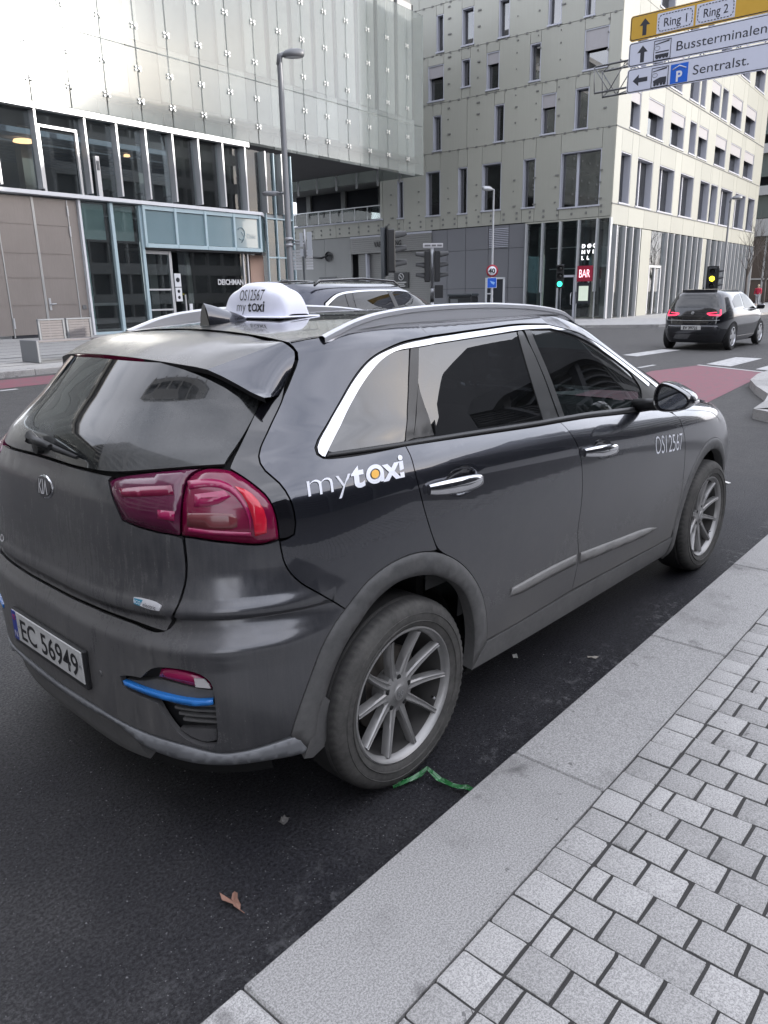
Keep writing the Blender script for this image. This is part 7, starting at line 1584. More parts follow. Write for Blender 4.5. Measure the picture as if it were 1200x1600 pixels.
# ---------------- small electric car turning at the crossing
HEAD = EA - R_(3)
org = E(20.18, 3.0) + Vector((math.cos(HEAD) * 0 - math.sin(HEAD) * 0.80, math.sin(HEAD) * 0 + math.cos(HEAD) * 0.80, 0))
ev = thing('small_car', 'small charcoal electric car with glowing red rear lamps at the crossing', 'car', (org.x, org.y, gz(20, 3.8)), HEAD)
EVS = Surf(([.18, .3, .55, .8, .95, 1.05, 1.12, 1.3, 1.44, 1.51, 1.55], [.78, .84, .875, .8875, .88, .855, .83, .755, .685, .62, .54]), ([.18, .35, .6, .85, 1.0, 1.1, 1.3, 1.5, 1.56], [-.54, -.66, -.72, -.71, -.67, -.63, -.52, -.38, -.22]), ([.18, .5, .8, .98, 1.08, 1.3, 1.5, 1.56], [3.18, 3.27, 3.2, 2.95, 2.55, 2.0, 1.35, .95]), 5.6, 4.6, 1.1)
EPAINT = dark_paint('charcoal_ev_paint', (0.032, 0.034, 0.040)); EBLK = simple('ev_black_glass', (0.006, 0.006, 0.008), 0.07, coat=1.0); ESIL = simple('ev_silver_line', (0.55, 0.56, 0.58), 0.3, 0.7)
ESH = EVS.shell('body', EPAINT, ev, 0.20, 1.545, 0.035, 22)
RLAMP = emitter('lit_rear_lamp', (1.0, 0.05, 0.12), 0.85)
kw = dict(pos=EVS.P, nrm=EVS.N, du=0.06, dv=0.05, step=0.03)
panel('tailgate', [(0, 0.70), (0.55, 0.70), (0.80, 0.74), (0.83, 0.95), (0.77, 1.12), (0.70, 1.35), (0.62, 1.50), (0, 1.515)], EBLK, ev, 0.003, 0.01, gap=0, sym=True, **kw)
panel('rear_window', [(0, 1.12), (0.68, 1.12), (0.62, 1.34), (0.56, 1.46), (0, 1.475)], CGLASS, ev, 0.006, 0.004, gap=0, sym=True, **kw)
mb = MB(); rr2 = [[tuple(EVS.P(u, v) + o * EVS.N(u, v)) for u in np.linspace(-0.66, 0.66, 30)] for v, o in ((1.505, 0.0), (1.515, 0.07), (1.54, 0.05), (1.55, 0.0))]; mb.grid(rr2); build('roof_spoiler', mb, EPAINT, ev, 40)
panel('chrome_strip', [(0, 0.775), (0.70, 0.790), (0.705, 0.803), (0, 0.788)], ESIL, ev, 0.008, 0.008, gap=0, sym=True, **kw)
panel('bumper_insert', [(0, 0.32), (0.6, 0.34), (0.66, 0.40), (0.4, 0.42), (0, 0.42)], EBLK, ev, 0.004, 0.01, gap=0, sym=True, **kw)
panel('bumper', [(0, 0.44), (0.70, 0.44), (0.75, 0.55), (0.66, 0.66), (0, 0.67)], EPAINT, ev, 0.012, 0.03, gap=0, sym=True, crown=0.008, **kw)
for mir in (False, True):
    s = 1 if mir else -1; k2 = dict(kw, mirror=mir)
    lp = [(0.36, 0.955), (0.44, 0.91), (0.70, 0.90), (0.73, 0.93), (0.73, 1.06), (0.69, 1.06), (0.685, 0.955), (0.66, 0.94), (0.46, 0.945), (0.42, 0.965), (0.62, 0.985), (0.60, 1.005), (0.38, 0.985)]
    panel('tail_lamp', lp, RLAMP, ev, 0.009, 0.006, gap=0, corner=20, **dict(k2, step=0.02))
    U = EVS.xz
    panel('window_glass', U([(0.05, 1.10), (0.75, 1.12), (0.80, 1.46), (0.35, 1.43), (0.02, 1.26)]), CGLASS, ev, 0.004, 0.004, gap=0, **k2)
    panel('window_glass', U([(0.86, 1.06), (2.10, 1.05), (1.85, 1.25), (1.40, 1.44), (0.90, 1.465)]), CGLASS, ev, 0.004, 0.004, gap=0, **k2)
    panel('side_line', U([(-0.1, 1.045), (0.80, 1.07), (0.84, 1.03), (2.2, 1.01), (2.2, 1.035), (0.87, 1.05), (0.83, 1.095), (-0.1, 1.075)]), ESIL, ev, 0.006, 0.004, gap=0, **k2)
    panel('wheel_arch', [(EVS.u(0 + 0.40 * math.cos(t), 0.35 + 0.40 * math.sin(t)), 0.35 + 0.40 * math.sin(t)) for t in np.linspace(-0.35, PI + 0.35, 20)], UNDER, ev, 0.003, 0.01, gap=0, **k2)
    panel('wheel_arch', [(EVS.u(2.57 + 0.40 * math.cos(t), 0.35 + 0.40 * math.sin(t)), 0.35 + 0.40 * math.sin(t)) for t in np.linspace(-0.35, PI + 0.35, 20)], UNDER, ev, 0.003, 0.01, gap=0, **k2)
    panel('sill', U([(0.42, 0.22), (2.15, 0.22), (2.15, 0.34), (0.42, 0.34)]), EBLK, ev, 0.004, 0.02, gap=0, **k2)
    mb = MB(); mb.cbox(1.93, 2.06, s * 0.97 - 0.10, s * 0.97 + 0.10, 1.02, 1.16, 0.035); mb.tube([(2.0, s * 0.86, 1.03), (2.0, s * 0.93, 1.06)], 0.03); build('door_mirror', mb, EBLK, ev)
    for x in (0.0, 2.57): car_wheel(ev, x, s * 0.80, 0.348, 0.165, ESIL, 6)
pe = bpy.data.objects.new('number_plate', None); link(pe, ev)
mb = MB(); mb.cbox(-0.762, -0.745, -0.26, 0.26, 0.545, 0.655, 0.003); build('plate_sheet', mb, PLW, pe); text_obj('plate_lettering', 'EV 39721', BLACK_PRINT, pe, 0.105, lambda x, y, z: Vector((-0.7645, 0.205 - x * 0.95, 0.562 + y)), 0.004)
mb = MB(); mb.lathe([(0, -0.735), (0.035, -0.733), (0.042, -0.70)], 20, 'x'); build('badge', MB().add([(x, y, z + 0.98) for x, y, z in mb.v], mb.f), ESIL, ev)
mb = MB(); mb.tube([(0.02, 0, 1.57), (-0.10, 0, 1.65)], [0.02, 0.008], 8); build('aerial', mb, EBLK, ev)
text_obj('model_lettering', 'i3', ESIL, ev, 0.07, lambda x, y, z: Vector((-0.735, -0.52 - x, 0.83 + y)))

# ================================================================== STREET FURNITURE
GALV = simple('grey_lamp_paint', (0.16, 0.165, 0.175), 0.45, 0.4, var=0.12); DGREY = simple('dark_post_paint', (0.035, 0.042, 0.048), 0.5, var=0.1); GALVL = simple('light_galvanised', (0.36, 0.37, 0.39), 0.4, 0.6, var=0.1)
GLOBE = simple('lamp_lens', (0.5, 0.5, 0.5), 0.2)
def lamp_post(label, a, b, h, yaw, mat, low=None, r=0.06, z=None):
    z0 = gz(a, b) + 0.12 if z is None else z
    t = thing('street_lamp', label, 'street lamp', E(a, b, z0), EA, 'street lamps around the crossing')
    mb = MB(); mb.tube([(0, 0, 0), (0, 0, 1.2), (0, 0, 1.25), (0, 0, h)], [r * 1.5, r * 1.45, r * 1.1, r * 0.85], 14); build('pole', mb, mat, t, 50)
    ca, sa = math.cos(yaw), math.sin(yaw)
    def P(d, q, zz): return (ca * d - sa * q, sa * d + ca * q, zz)
    mb = MB(); mb.tube([P(-0.02, 0, h - 0.18), P(0, 0, h + 0.02), P(0.16, 0, h + 0.08)], [r * 0.9, r * 0.9, r * 0.7], 10); build('bracket', mb, mat, t)
    mb = MB(); pr = []
    for zz, k in ((0.20, 0.02), (0.195, 0.5), (0.16, 0.85), (0.08, 1.0), (0.03, 0.97), (0.0, 0.8)): pr.append([P(0.40 + 0.30 * k * math.cos(q) - 0.04 * (zz < 0.1), 0.16 * k * math.sin(q), h + zz - 0.02) for q in np.linspace(0, 2 * PI, 21)])
    mb.grid(pr); build('lamp_head', mb, mat, t, 60)
    mb = MB(); mb.add([P(0.37 + 0.23 * math.cos(q), 0.12 * math.sin(q), h - 0.018) for q in np.linspace(0, 2 * PI, 20)[:-1]], [tuple(range(19))]); build('lamp_lens', mb, GLOBE, t)
    if low:
        mb = MB(); zz = low; mb.tube([P(0, 0, zz), P(-0.16, 0, zz)], 0.035, 8); pr = []
        for q2, k in ((0.05, 0.02), (0.05, 0.7), (0.01, 1.0), (-0.05, 0.9), (-0.07, 0.3)): pr.append([P(-0.42 + 0.26 * k * math.cos(q), 0.13 * k * math.sin(q), zz + q2) for q in np.linspace(0, 2 * PI, 17)])
        mb.grid(pr); build('low_lamp_head', mb, mat, t, 60)
    for zz in (1.0,):
        mb = MB(); mb.lathe([(r * 1.55, zz - 0.05), (r * 1.6, zz), (r * 1.55, zz + 0.05)], 12, 'z'); build('collar', mb, mat, t)
    return t
LY = R_(-52)
l1 = lamp_post('tall grey street lamp with extra low lamp head in front of the library', 14.02, 13.32, 7.35, LY, GALV, 4.05, 0.085)
for zz in (2.86, 2.70): mb = MB(); mb.lathe([(0.095, zz - 0.04), (0.12, zz - 0.03), (0.12, zz + 0.03), (0.095, zz + 0.04)], 12, 'z'); build('clamp', mb, GALVL, l1)
lamp_post('slim pale street lamp above the round speed sign', 32.9, 17.6, 6.35, R_(150), GALVL, None, 0.05, 0.12)
lamp_post('grey street lamp before the sunlit office facade by the yellow signal', 42.75, 9.0, 6.0, R_(-40), GALV, None, 0.06, 0.12)
# side-on sign held off the tall lamp
t = thing('bracket_sign', 'pale sign panels seen from behind on an arm of the tall lamp', 'sign', E(14.02, 13.32, 0.31), EA)
ca, sa = math.cos(LY), math.sin(LY)
def LP(d, q, z): return (ca * d - sa * q, sa * d + ca * q, z)
mb = MB(); mb.tube([LP(0.1, 0, 2.82), LP(0.46, 0, 2.82)], 0.022, 8); mb.tube([LP(0.1, 0, 2.74), LP(0.46, 0, 2.74)], 0.022, 8); build('arm', mb, GALVL, t)
mb = MB(); mb.tube([LP(0.44, 0, 2.38), LP(0.44, 0, 3.12)], 0.028, 8); build('post', mb, GALVL, t)
BACK = simple('aluminium_sign_back', (0.36, 0.38, 0.41), 0.45, 0.3)
for d0, d1, z0, z1 in ((0.50, 0.64, 2.40, 3.04), (0.30, 0.39, 2.66, 3.02), (0.30, 0.39, 2.40, 2.60)):
    mb = MB(); mb.add([LP(d0, -0.05, z0), LP(d1, -0.05, z0), LP(d1, -0.05, z1), LP(d0, -0.05, z1), LP(d0, -0.03, z0), LP(d1, -0.03, z0), LP(d1, -0.03, z1), LP(d0, -0.03, z1)], [(0, 1, 2, 3), (7, 6, 5, 4), (0, 4, 5, 1), (1, 5, 6, 2), (2, 6, 7, 3), (3, 7, 4, 0)]); build('sign_panel', mb, BACK, t)
t = thing('notice_post', 'thin post with two pale slatted notice boards behind the estate car', 'notice board', E(14.5, 13.25, 0.31), EA)
mb = MB(); mb.tube([(0, 0, 0), (0, 0, 2.62)], 0.03, 8); build('post', mb, DGREY, t)
NB = simple('notice_strip', (0.52, 0.53, 0.55), 0.5)
for d0, d1 in ((-0.29, -0.05), (0.07, 0.27)):
    for k in range(7):
        z0 = 2.06 + k * 0.078; mb = MB(); mb.add([LP(d, q, z) for z in (z0, z0 + 0.062) for q in (-0.05, -0.035) for d in (d0, d1)], [(0, 1, 3, 2), (4, 6, 7, 5), (0, 4, 5, 1), (2, 3, 7, 6), (0, 2, 6, 4), (1, 5, 7, 3)]); build('notice_strip', mb, NB, t)

SIGNAL_LENS = simple('dark_signal_lens', (0.02, 0.02, 0.022), 0.2); GREENL = emitter('lit_green_signal', (0.05, 1.0, 0.62), 1.3); AMBERL = emitter('lit_amber_signal', (1.0, 0.78, 0.03), 2.4)
SIGB = simple('signal_black', (0.012, 0.013, 0.015), 0.45, var=0.15)
def signal_head(t, z, yaw, lit=None, n=3, s=1.0, off=0.12, back=False):
    hd = bpy.data.objects.new('signal_head', None); link(hd, t); hd.location = (0, 0, z); hd.rotation_euler.z = yaw; hd.scale = (s, s, s)
    mb = MB(); h = 0.28 * n; mb.cbox(off, off + 0.16, -0.14, 0.14, 0, h, 0.02); build('housing', mb, SIGB, hd)
    if back: mb = MB(); mb.box(off - 0.012, off, -0.22, 0.22, -0.06, h + 0.06); build('backboard', mb, SIGB, hd)
    for k in range(n):
        zc_ = h - 0.14 - 0.28 * k
        mb = MB(); mb.lathe([(0.0, off + 0.175), (0.07, off + 0.170), (0.098, off + 0.162)], 20, 'x'); m_ = {'g': (2, GREENL), 'y': (1, AMBERL)}.get(lit, (9, None)); build('lens', MB().add([(x, y, zz + zc_) for x, y, zz in mb.v], mb.f), m_[1] if m_[0] == k else SIGNAL_LENS, hd)
        mb = MB(); rows = []
        for d in (0.0, 0.24): rows.append([(off + 0.16 + d, 0.112 * math.cos(q), zc_ + 0.112 * math.sin(q)) for q in np.linspace(-0.35 + 0.5 * (d > 0), PI + 0.35 - 0.5 * (d > 0), 16)])
        mb.grid(rows); mb.grid([[(x, y * 0.93, zc_ + (zz - zc_) * 0.93) for x, y, zz in r] for r in rows]); build('visor', mb, SIGB, hd)
    return hd
def signal(label, a, b, h, r, mat, z=None):
    return thing('traffic_light', label, 'traffic light', E(a, b, gz(a, b) if z is None else z), EA, 'traffic lights at the crossing')
t = signal('black traffic light with big visors standing nearest behind the estate car', 11.6, 8.15, 2.9, 0.06, DGREY); mb = MB(); mb.tube([(0, 0, 0), (0, 0, 2.90)], 0.06, 14); build('pole', mb, DGREY, t); signal_head(t, 1.98, R_(-45), None, s=1.05, off=0.07, back=True)
t = signal('double traffic light back to back on a banded pole under a street name plate', 13.87, 8.42, 2.5, 0.04, GALVL); mb = MB(); mb.tube([(0, 0, 1.65), (0, 0, 2.66)], 0.035, 12); build('pole', mb, GALVL, t)
for k in range(10): mb = MB(); mb.tube([(0, 0, k * 0.165), (0, 0, k * 0.165 + 0.165)], 0.045, 12); build('pole_band', mb, GALVL if k % 2 else SIGB, t)
signal_head(t, 1.80, R_(-52), s=0.85, off=0.06); signal_head(t, 1.80, R_(128), s=0.85, off=0.06)
mb = MB(); mb.cbox(0.06, 0.26, -0.10, -0.02, 1.42, 1.72, 0.01); build('push_box', MB().add([LP(x, y, z) for x, y, z in mb.v], mb.f), SIGB, t)
t = thing('street_name_plate', 'narrow white street name plate on top of the banded signal pole', 'street sign', E(13.87, 8.42, gz(13.87, 8.42)), EA)
mb = MB(); mb.cbox(-0.24, 0.24, -0.055, -0.035, 2.58, 2.68, 0.004); build('plate', MB().add([LP(x + 0.02, y, z) for x, y, z in mb.v], mb.f), simple('name_plate_white', (0.52, 0.52, 0.54), 0.5), t)
mb = MB()
for x0, x1 in ((-0.20, -0.06), (-0.03, 0.07), (0.10, 0.21)): mb.box(x0, x1, -0.058, -0.054, 2.61, 2.65)
build('plate_lettering', MB().add([LP(x + 0.02, y, z) for x, y, z in mb.v], mb.f), simple('grey_print', (0.16, 0.16, 0.17), 0.6), t)
t = signal('small traffic light lit green in front of the bar door', 25.35, 10.4, 2.7, 0.05, DGREY); mb = MB(); mb.tube([(0, 0, 0), (0, 0, 2.55)], 0.05, 12); build('pole', mb, DGREY, t); signal_head(t, 1.72, PI + R_(24), 'g', s=0.98, off=0.05)
t = signal('traffic light showing amber above the small charcoal car', 31.0, 6.45, 2.5, 0.05, DGREY); mb = MB(); mb.tube([(0, 0, 0), (0, 0, 2.5)], 0.05, 12); build('pole', mb, DGREY, t); signal_head(t, 1.58, PI + R_(12), 'y', s=1.0, off=0.05, back=True); signal_head(t, 1.60, R_(-40), None, s=0.95, off=0.06)
# round speed sign and blue plate on the slim lamp
def plate_sign(name, label, a, b, z, r, build_fn, yaw=PI + R_(26)):
    t = thing(name, label, 'road sign', E(a, b, z), EA + yaw); build_fn(t); return t
def disc_x(mb, r0, r1, x, n=32): mb.lathe([(r0, x), (r1, x)], n, 'x')
def spd(t):
    for nm, r, x, m in (('sign_plate', 0.30, 0.06, simple('sign_red', (0.35, 0.02, 0.04), 0.45)), ('sign_field', 0.215, 0.064, WHITE_FILM)):
        mb = MB(); mb.lathe([(0.0, x), (r, x), (r, x - 0.015)], 32, 'x'); build(nm, mb, m, t)
    text_obj('sign_lettering', '40', BLACK_PRINT, t, 0.32, lambda x, y, z: Vector((0.068, x - 0.17, y - 0.11)), 0.012)
plate_sign('speed_sign', 'round white speed sign with red rim reading 40', 32.9, 17.6, 2.70, 0.3, spd)
def blu(t):
    mb = MB(); mb.cbox(0.05, 0.065, -0.24, 0.24, -0.25, 0.25, 0.005); build('sign_plate', mb, WHITE_FILM, t); mb = MB(); mb.cbox(0.06, 0.069, -0.225, 0.225, -0.235, 0.235, 0.003); build('sign_field', mb, simple('sign_blue', (0.01, 0.10, 0.55), 0.45), t)
    mb = MB(); mb.add([(0.071, -0.10, 0.10), (0.071, 0.16, 0.02), (0.071, 0.10, -0.10), (0.071, -0.02, -0.03)], [(0, 1, 2, 3)]); build('sign_mark', mb, simple('sign_pale_blue', (0.25, 0.45, 0.8), 0.5), t)
plate_sign('blue_sign', 'square blue sign plate directly below the round speed sign', 32.9, 17.6, 2.12, 0.25, blu)
t = thing('parking_ban_sign', 'square black no parking sign on the grey roller shutter', 'sign', E(AR + 0.24, 28.5, 2.05), EA)
mb = MB(); mb.box(-0.02, 0.02, -0.58, 0.58, 0, 1.0); build('sign_plate', mb, SIGB, t)
mb = MB(); mb.tube([(-0.03, 0.2 * math.cos(q), 0.72 + 0.2 * math.sin(q)) for q in np.linspace(0, 2 * PI, 24)], 0.03, 6); mb.tube([(-0.03, 0.14, 0.86), (-0.03, -0.14, 0.58)], 0.03, 6); build('sign_mark', mb, simple('pale_print', (0.5, 0.5, 0.5), 0.5), t)
mb = MB()
for y0, y1, z0 in ((-0.42, 0.42, 0.34), (-0.26, 0.26, 0.22), (-0.34, 0.34, 0.10)): mb.box(-0.03, -0.02, y0, y1, z0, z0 + 0.06)
build('sign_print', mb, bpy.data.materials['pale_print'], t)
t = thing('wall_camera', 'dark camera on a curved wall arm above the concrete wall', 'camera', E(AR + 0.02, 34.6, 4.3), EA)
mb = MB(); mb.tube([(-0.1, 0.0, 0.1), (-0.5, 0.3, -0.1), (-0.6, 1.3, 0.0)], 0.07, 8); build('arm', mb, SIGB, t); mb = MB(); mb.cbox(-0.75, -0.5, 1.2, 1.75, -0.05, 0.2, 0.04); build('housing', mb, SIGB, t); mb = MB(); mb.lathe([(0.0, 0), (0.3, 0.02), (0.34, 0.1)], 16, 'x'); build('bracket', MB().add([(-x, y, z) for x, y, z in mb.v], mb.f), SIGB, t)
t = thing('waste_cabinet', 'low dark cabinet standing by the grey wall panels', 'cabinet', E(36.6, 21.6, 0.12), EA)
mb = MB(); mb.cbox(-0.4, 0.4, -0.8, 0.8, 0, 1.35, 0.06); build('body', mb, SIGB, t); mb = MB(); mb.cbox(-0.42, 0.42, -0.84, 0.84, 1.36, 1.5, 0.05); build('lid', mb, DGREY, t); mb = MB(); mb.box(-0.42, -0.40, 0.1, 0.6, 0.9, 1.2); build('label_plate', mb, GALV, t)

# bench with slatted backs on the far pavement
WOOD = simple('weathered_slat', (0.19, 0.175, 0.175), 0.6, var=0.25, scale=10); SLAB = simple('steel_bench_end', (0.19, 0.20, 0.215), 0.5, 0.4, var=0.1)
gb0 = gz(7, 14.4) + 0.12
t = thing('bench', 'grey bench with two louvred back panels before the bronze doors', 'bench', E(6.7, 14.3, gb0), EA)
mb = MB(); mb.cbox(0.0, 0.06, -0.30, 0.42, 0, 0.48, 0.008); build('end_panel', mb, SLAB, t); mb = MB(); mb.cbox(2.6, 2.66, -0.30, 0.42, 0, 0.48, 0.008); build('end_panel', mb, SLAB, t)
for k in range(5): mb = MB(); mb.cbox(0.06, 2.6, -0.29 + k * 0.085, -0.215 + k * 0.085, 0.43, 0.47, 0.006); build('seat_slat', mb, WOOD, t)
for x0, x1 in ((0.36, 1.00), (1.04, 1.68)):
    for q0, q1 in ((x0, x0 + 0.05), (x1 - 0.05, x1)): mb = MB(); mb.cbox(q0, q1, 0.18, 0.24, 0.40, 0.90, 0.005); build('back_frame', mb, SLAB, t)
    mb = MB(); mb.cbox(x0, x1, 0.17, 0.25, 0.885, 0.92, 0.005); build('back_frame', mb, SLAB, t)
    for k in range(8): mb = MB(); mb.cbox(x0 + 0.055, x1 - 0.055, 0.19, 0.23, 0.42 + k * 0.058, 0.472 + k * 0.058, 0.004); build('back_slat', mb, WOOD, t)

# ---------------- overhead signs on a lattice arm
GA = 14.0
t = thing('sign_gantry', 'grey lattice gantry arm carrying the overhead direction signs', 'gantry', E(GA + 0.2, -2.2, gz(GA, 0)), EA)
ch = [(0.0, 5.50), (0.0, 5.98), (0.42, 5.50), (0.42, 5.98)]; mb = MB()
for dx, z in ch: mb.tube([(dx + 0.08, 0.0, z), (dx + 0.08, 6.9, z)], 0.020, 8)
build('chord', mb, GALV, t); mb = MB()
for i in range(11):
    y = i * 0.66
    mb.tube([(0.08, y, 5.50), (0.08, y + 0.33, 5.98)], 0.010, 6); mb.tube([(0.08, y + 0.33, 5.98), (0.08, min(6.9, y + 0.66), 5.50)], 0.010, 6); mb.tube([(0.50, y, 5.50), (0.50, y + 0.33, 5.98)], 0.010, 6); mb.tube([(0.50, y + 0.33, 5.98), (0.50, min(6.9, y + 0.66), 5.50)], 0.010, 6)
    mb.tube([(0.08, y, 5.50), (0.50, min(6.9, y + 0.66), 5.50)], 0.010, 6); mb.tube([(0.08, y, 5.98), (0.50, min(6.9, y + 0.66), 5.98)], 0.010, 6)
build('lattice', mb, GALV, t); bpy.data.objects['lattice']['kind'] = 'stuff'; bpy.data.objects['chord']['kind'] = 'stuff'
mb = MB(); mb.tube([(0.3, -0.1, 0), (0.3, -0.1, 6.3)], 0.14, 16); build('mast', mb, GALV, t)
YEL = simple('amber_sign_film', (0.60, 0.36, 0.045), 0.45, var=0.04); SWH = simple('white_sign_film', (0.62, 0.65, 0.76), 0.45, var=0.03); SBK = simple('sign_black', (0.03, 0.033, 0.045), 0.5); SBL = simple('parking_blue', (0.015, 0.13, 0.62), 0.4)
def direction_sign(label, z0, z1, mat, b1=0.15, b0=3.92):
    t = thing('direction_sign', label, 'road sign', E(GA, b0, z0), EA, 'direction signs on the gantry')
    h = z1 - z0; Lw = b0 - b1
    def rr_(m, r, x0, x1):
        o = []
        for cx_, cy_, a0 in ((-m - r, m + r, 90 * 0 + 270 - 270), ): pass
        for (yy, zz, s0) in ((-m - r, m + r, PI), (-Lw + m + r, m + r, 1.5 * PI), (-Lw + m + r, h - m - r, 0), (-m - r, h - m - r, 0.5 * PI)):
            # corners in (y, z): first is near y=0
            for k in range(5):
                q = {PI: -PI / 2, 1.5 * PI: -PI, 0: PI / 2, 0.5 * PI: 0}[s0]
                ang = q + (PI / 2) * k / 4 if s0 in (PI, ) else (q - 0 + (PI / 2) * k / 4)
                o.append((yy + r * math.cos(ang), zz + r * math.sin(ang)))
        return o
    def loop(m, r):
        y0, y1, zA, zB = -Lw + m, -m, m, h - m; P = []
        for yy, zz, a0 in ((y1 - r, zB - r, 0), (y0 + r, zB - r, 90), (y0 + r, zA + r, 180), (y1 - r, zA + r, 270)):
            for k in range(5): q = R_(a0 + 22.5 * k); P.append((yy + r * math.cos(q), zz + r * math.sin(q)))
        return P
    mb = MB(); mb.prism(loop(0, 0.05), 0.0, 0.025, 'x'); build('board', mb, mat, t)
    mb = MB(); mb.prism(loop(0.012, 0.045), -0.002, 0.001, 'x'); build('border', mb, SBK, t)
    mb = MB(); mb.prism(loop(0.027, 0.035), -0.004, 0.001, 'x'); build('field', mb, mat, t)
    for yb in (-0.5, -1.7, -2.9): mb = MB(); mb.box(0.025, 0.24, yb - 0.03, yb + 0.03, h * 0.3, h * 0.3 + 0.05); build('bracket', mb, GALV, t)
    return t
def arrow(t, b, z, s, left=False, b0=3.92):
    pts = [(-0.038, -0.14), (0.038, -0.14), (0.038, 0.03), (0.10, 0.03), (0, 0.145), (-0.10, 0.03), (-0.038, 0.03)]
    pts = [(x * s, y * s) for x, y in pts]
    if left: pts = [(-y, x) for x, y in pts]
    mb = MB(); mb.prism([(b - b0 - x, z + y) for x, y in pts], -0.006, -0.002, 'x'); build('arrow', mb, SBK, t)
def brd_text(t, txt, bs, be, zb, H, mat=None, off=0.0, b0=3.92, x0=-0.006):
    w = word_w(txt, off); k = (bs - be) / w
    return text_obj('sign_lettering', txt, mat or SBK, t, 1.0, lambda x, y, z: Vector((x0, bs - b0 - x * k, zb + y * H / 0.73)), off)
ZB = gz(GA, 2)
t = direction_sign('amber overhead sign board reading Ring 1 and Ring 2', 6.21, 6.64, YEL); arrow(t, 3.64, 0.205, 1.0)
for bs, be, tx in ((3.41, 2.74, 'Ring 1'), (2.70, 2.03, 'Ring 2')):
    mb = MB(); mb.prism([(bs - 3.92, 0.04), (bs - 3.92, 0.37), (be - 3.92, 0.37), (be - 3.92, 0.04)], -0.0065, -0.002, 'x'); build('route_patch', mb, SWH, t)
    m_, c_ = 0.03, 0.07; y0, y1, zA, zB = be - 3.92 + m_, bs - 3.92 - m_, 0.07, 0.34; P = []
    for yy, zz, a0 in ((y1 - c_, zB - c_, 0), (y0 + c_, zB - c_, 90), (y0 + c_, zA + c_, 180), (y1 - c_, zA + c_, 270)):
        for k in range(5): q = R_(a0 + 22.5 * k); P.append((yy + c_ * math.cos(q), zz + c_ * math.sin(q)))
    P = np.array(P + [P[0]]); Ls = np.concatenate([[0], np.cumsum(np.hypot(*np.diff(P, axis=0).T))]); mb = MB(); n_ = 30
    for k in range(n_):
        q = [(np.interp(Ls[-1] * (k + f) / n_, Ls, P[:, 0]), np.interp(Ls[-1] * (k + f) / n_, Ls, P[:, 1])) for f in (0.0, 0.3, 0.6)]
        mb.tube([(-0.008, *q_) for q_ in q], 0.007, 4)
    build('dashed_border', mb, SBK, t)['kind'] = 'stuff'; brd_text(t, tx, bs - 0.12, be + 0.12, 0.135, 0.145, None, 0.006, x0=-0.009)
t = direction_sign('upper white overhead sign board reading Bussterminalen', 5.77, 6.185, SWH); arrow(t, 3.65, 0.19, 1.0)
def icon(t, bs, be, z0, z1, kind, b0=3.92):
    mb = MB(); y0, y1 = be - b0, bs - b0
    for a_, b_ in (((y0, z0), (y1, z0)), ((y1, z0), (y1, z1)), ((y1, z1), (y0, z1)), ((y0, z1), (y0, z0))): mb.tube([(-0.006, *a_), (-0.006, *b_)], 0.006, 4)
    build('icon_border', mb, SBK, t); w = y1 - y0; h = z1 - z0; mb = MB()
    mb.prism([(y1 - 0.05 * w, z0 + 0.80 * h), (y0 + 0.1 * w, z0 + 0.88 * h), (y0 + 0.1 * w, z0 + 0.96 * h), (y1 - 0.05 * w, z0 + 0.84 * h)], -0.007, -0.002, 'x')
    if kind == 'bus': mb.prism([(y1 - 0.1 * w, z0 + 0.14 * h), (y0 + 0.12 * w, z0 + 0.14 * h), (y0 + 0.10 * w, z0 + 0.30 * h), (y1 - 0.1 * w, z0 + 0.30 * h)], -0.007, -0.002, 'x'); mb.prism([(y1 - 0.1 * w, z0 + 0.38 * h), (y0 + 0.1 * w, z0 + 0.38 * h), (y0 + 0.1 * w, z0 + 0.44 * h), (y1 - 0.1 * w, z0 + 0.44 * h)], -0.007, -0.002, 'x')
    else: mb.prism([(y1 - 0.16 * w, z0 + 0.18 * h), (y0 + 0.1 * w, z0 + 0.18 * h), (y0 + 0.1 * w, z0 + 0.48 * h), (y0 + 0.5 * w, z0 + 0.48 * h), (y1 - 0.1 * w, z0 + 0.34 * h)], -0.007, -0.002, 'x')
    for f in (0.22, 0.4, 0.62, 0.8): mb.lathe([(0.0, -0.0075), (0.055 * w * 1.6, -0.0075)], 10, 'x'); mb.v[-20:] = [(x, y + y1 - f * w, z + z0 + 0.14 * h) for x, y, z in mb.v[-20:]]
    build('icon_mark', mb, SBK, t)
    mb = MB(); mb.tube([(-0.006, y1 - 0.2 * w + 0.05 * math.cos(q), z0 + 0.62 * h + 0.035 * math.sin(q)) for q in np.linspace(0, 2 * PI, 12)], 0.003, 4); build('icon_clock', mb, SBK, t)
icon(t, 3.43, 3.12, 0.03, 0.36, 'bus'); brd_text(t, 'Bussterminalen', 3.03, 1.47, 0.125, 0.165, None, 0.0)
t = direction_sign('lower white overhead sign board reading Sentralst. with blue parking square', 5.315, 5.74, SWH); arrow(t, 3.66, 0.205, 1.0, True); icon(t, 3.44, 3.13, 0.03, 0.36, 'train')
mb = MB(); mb.prism([(3.085 - 3.92, 0.035), (3.085 - 3.92, 0.36), (2.765 - 3.92, 0.36), (2.765 - 3.92, 0.035)], -0.007, -0.002, 'x'); build('parking_square', mb, SBL, t); brd_text(t, 'P', 2.985, 2.865, 0.065, 0.18, WHITE_FILM, 0.03, x0=-0.009)
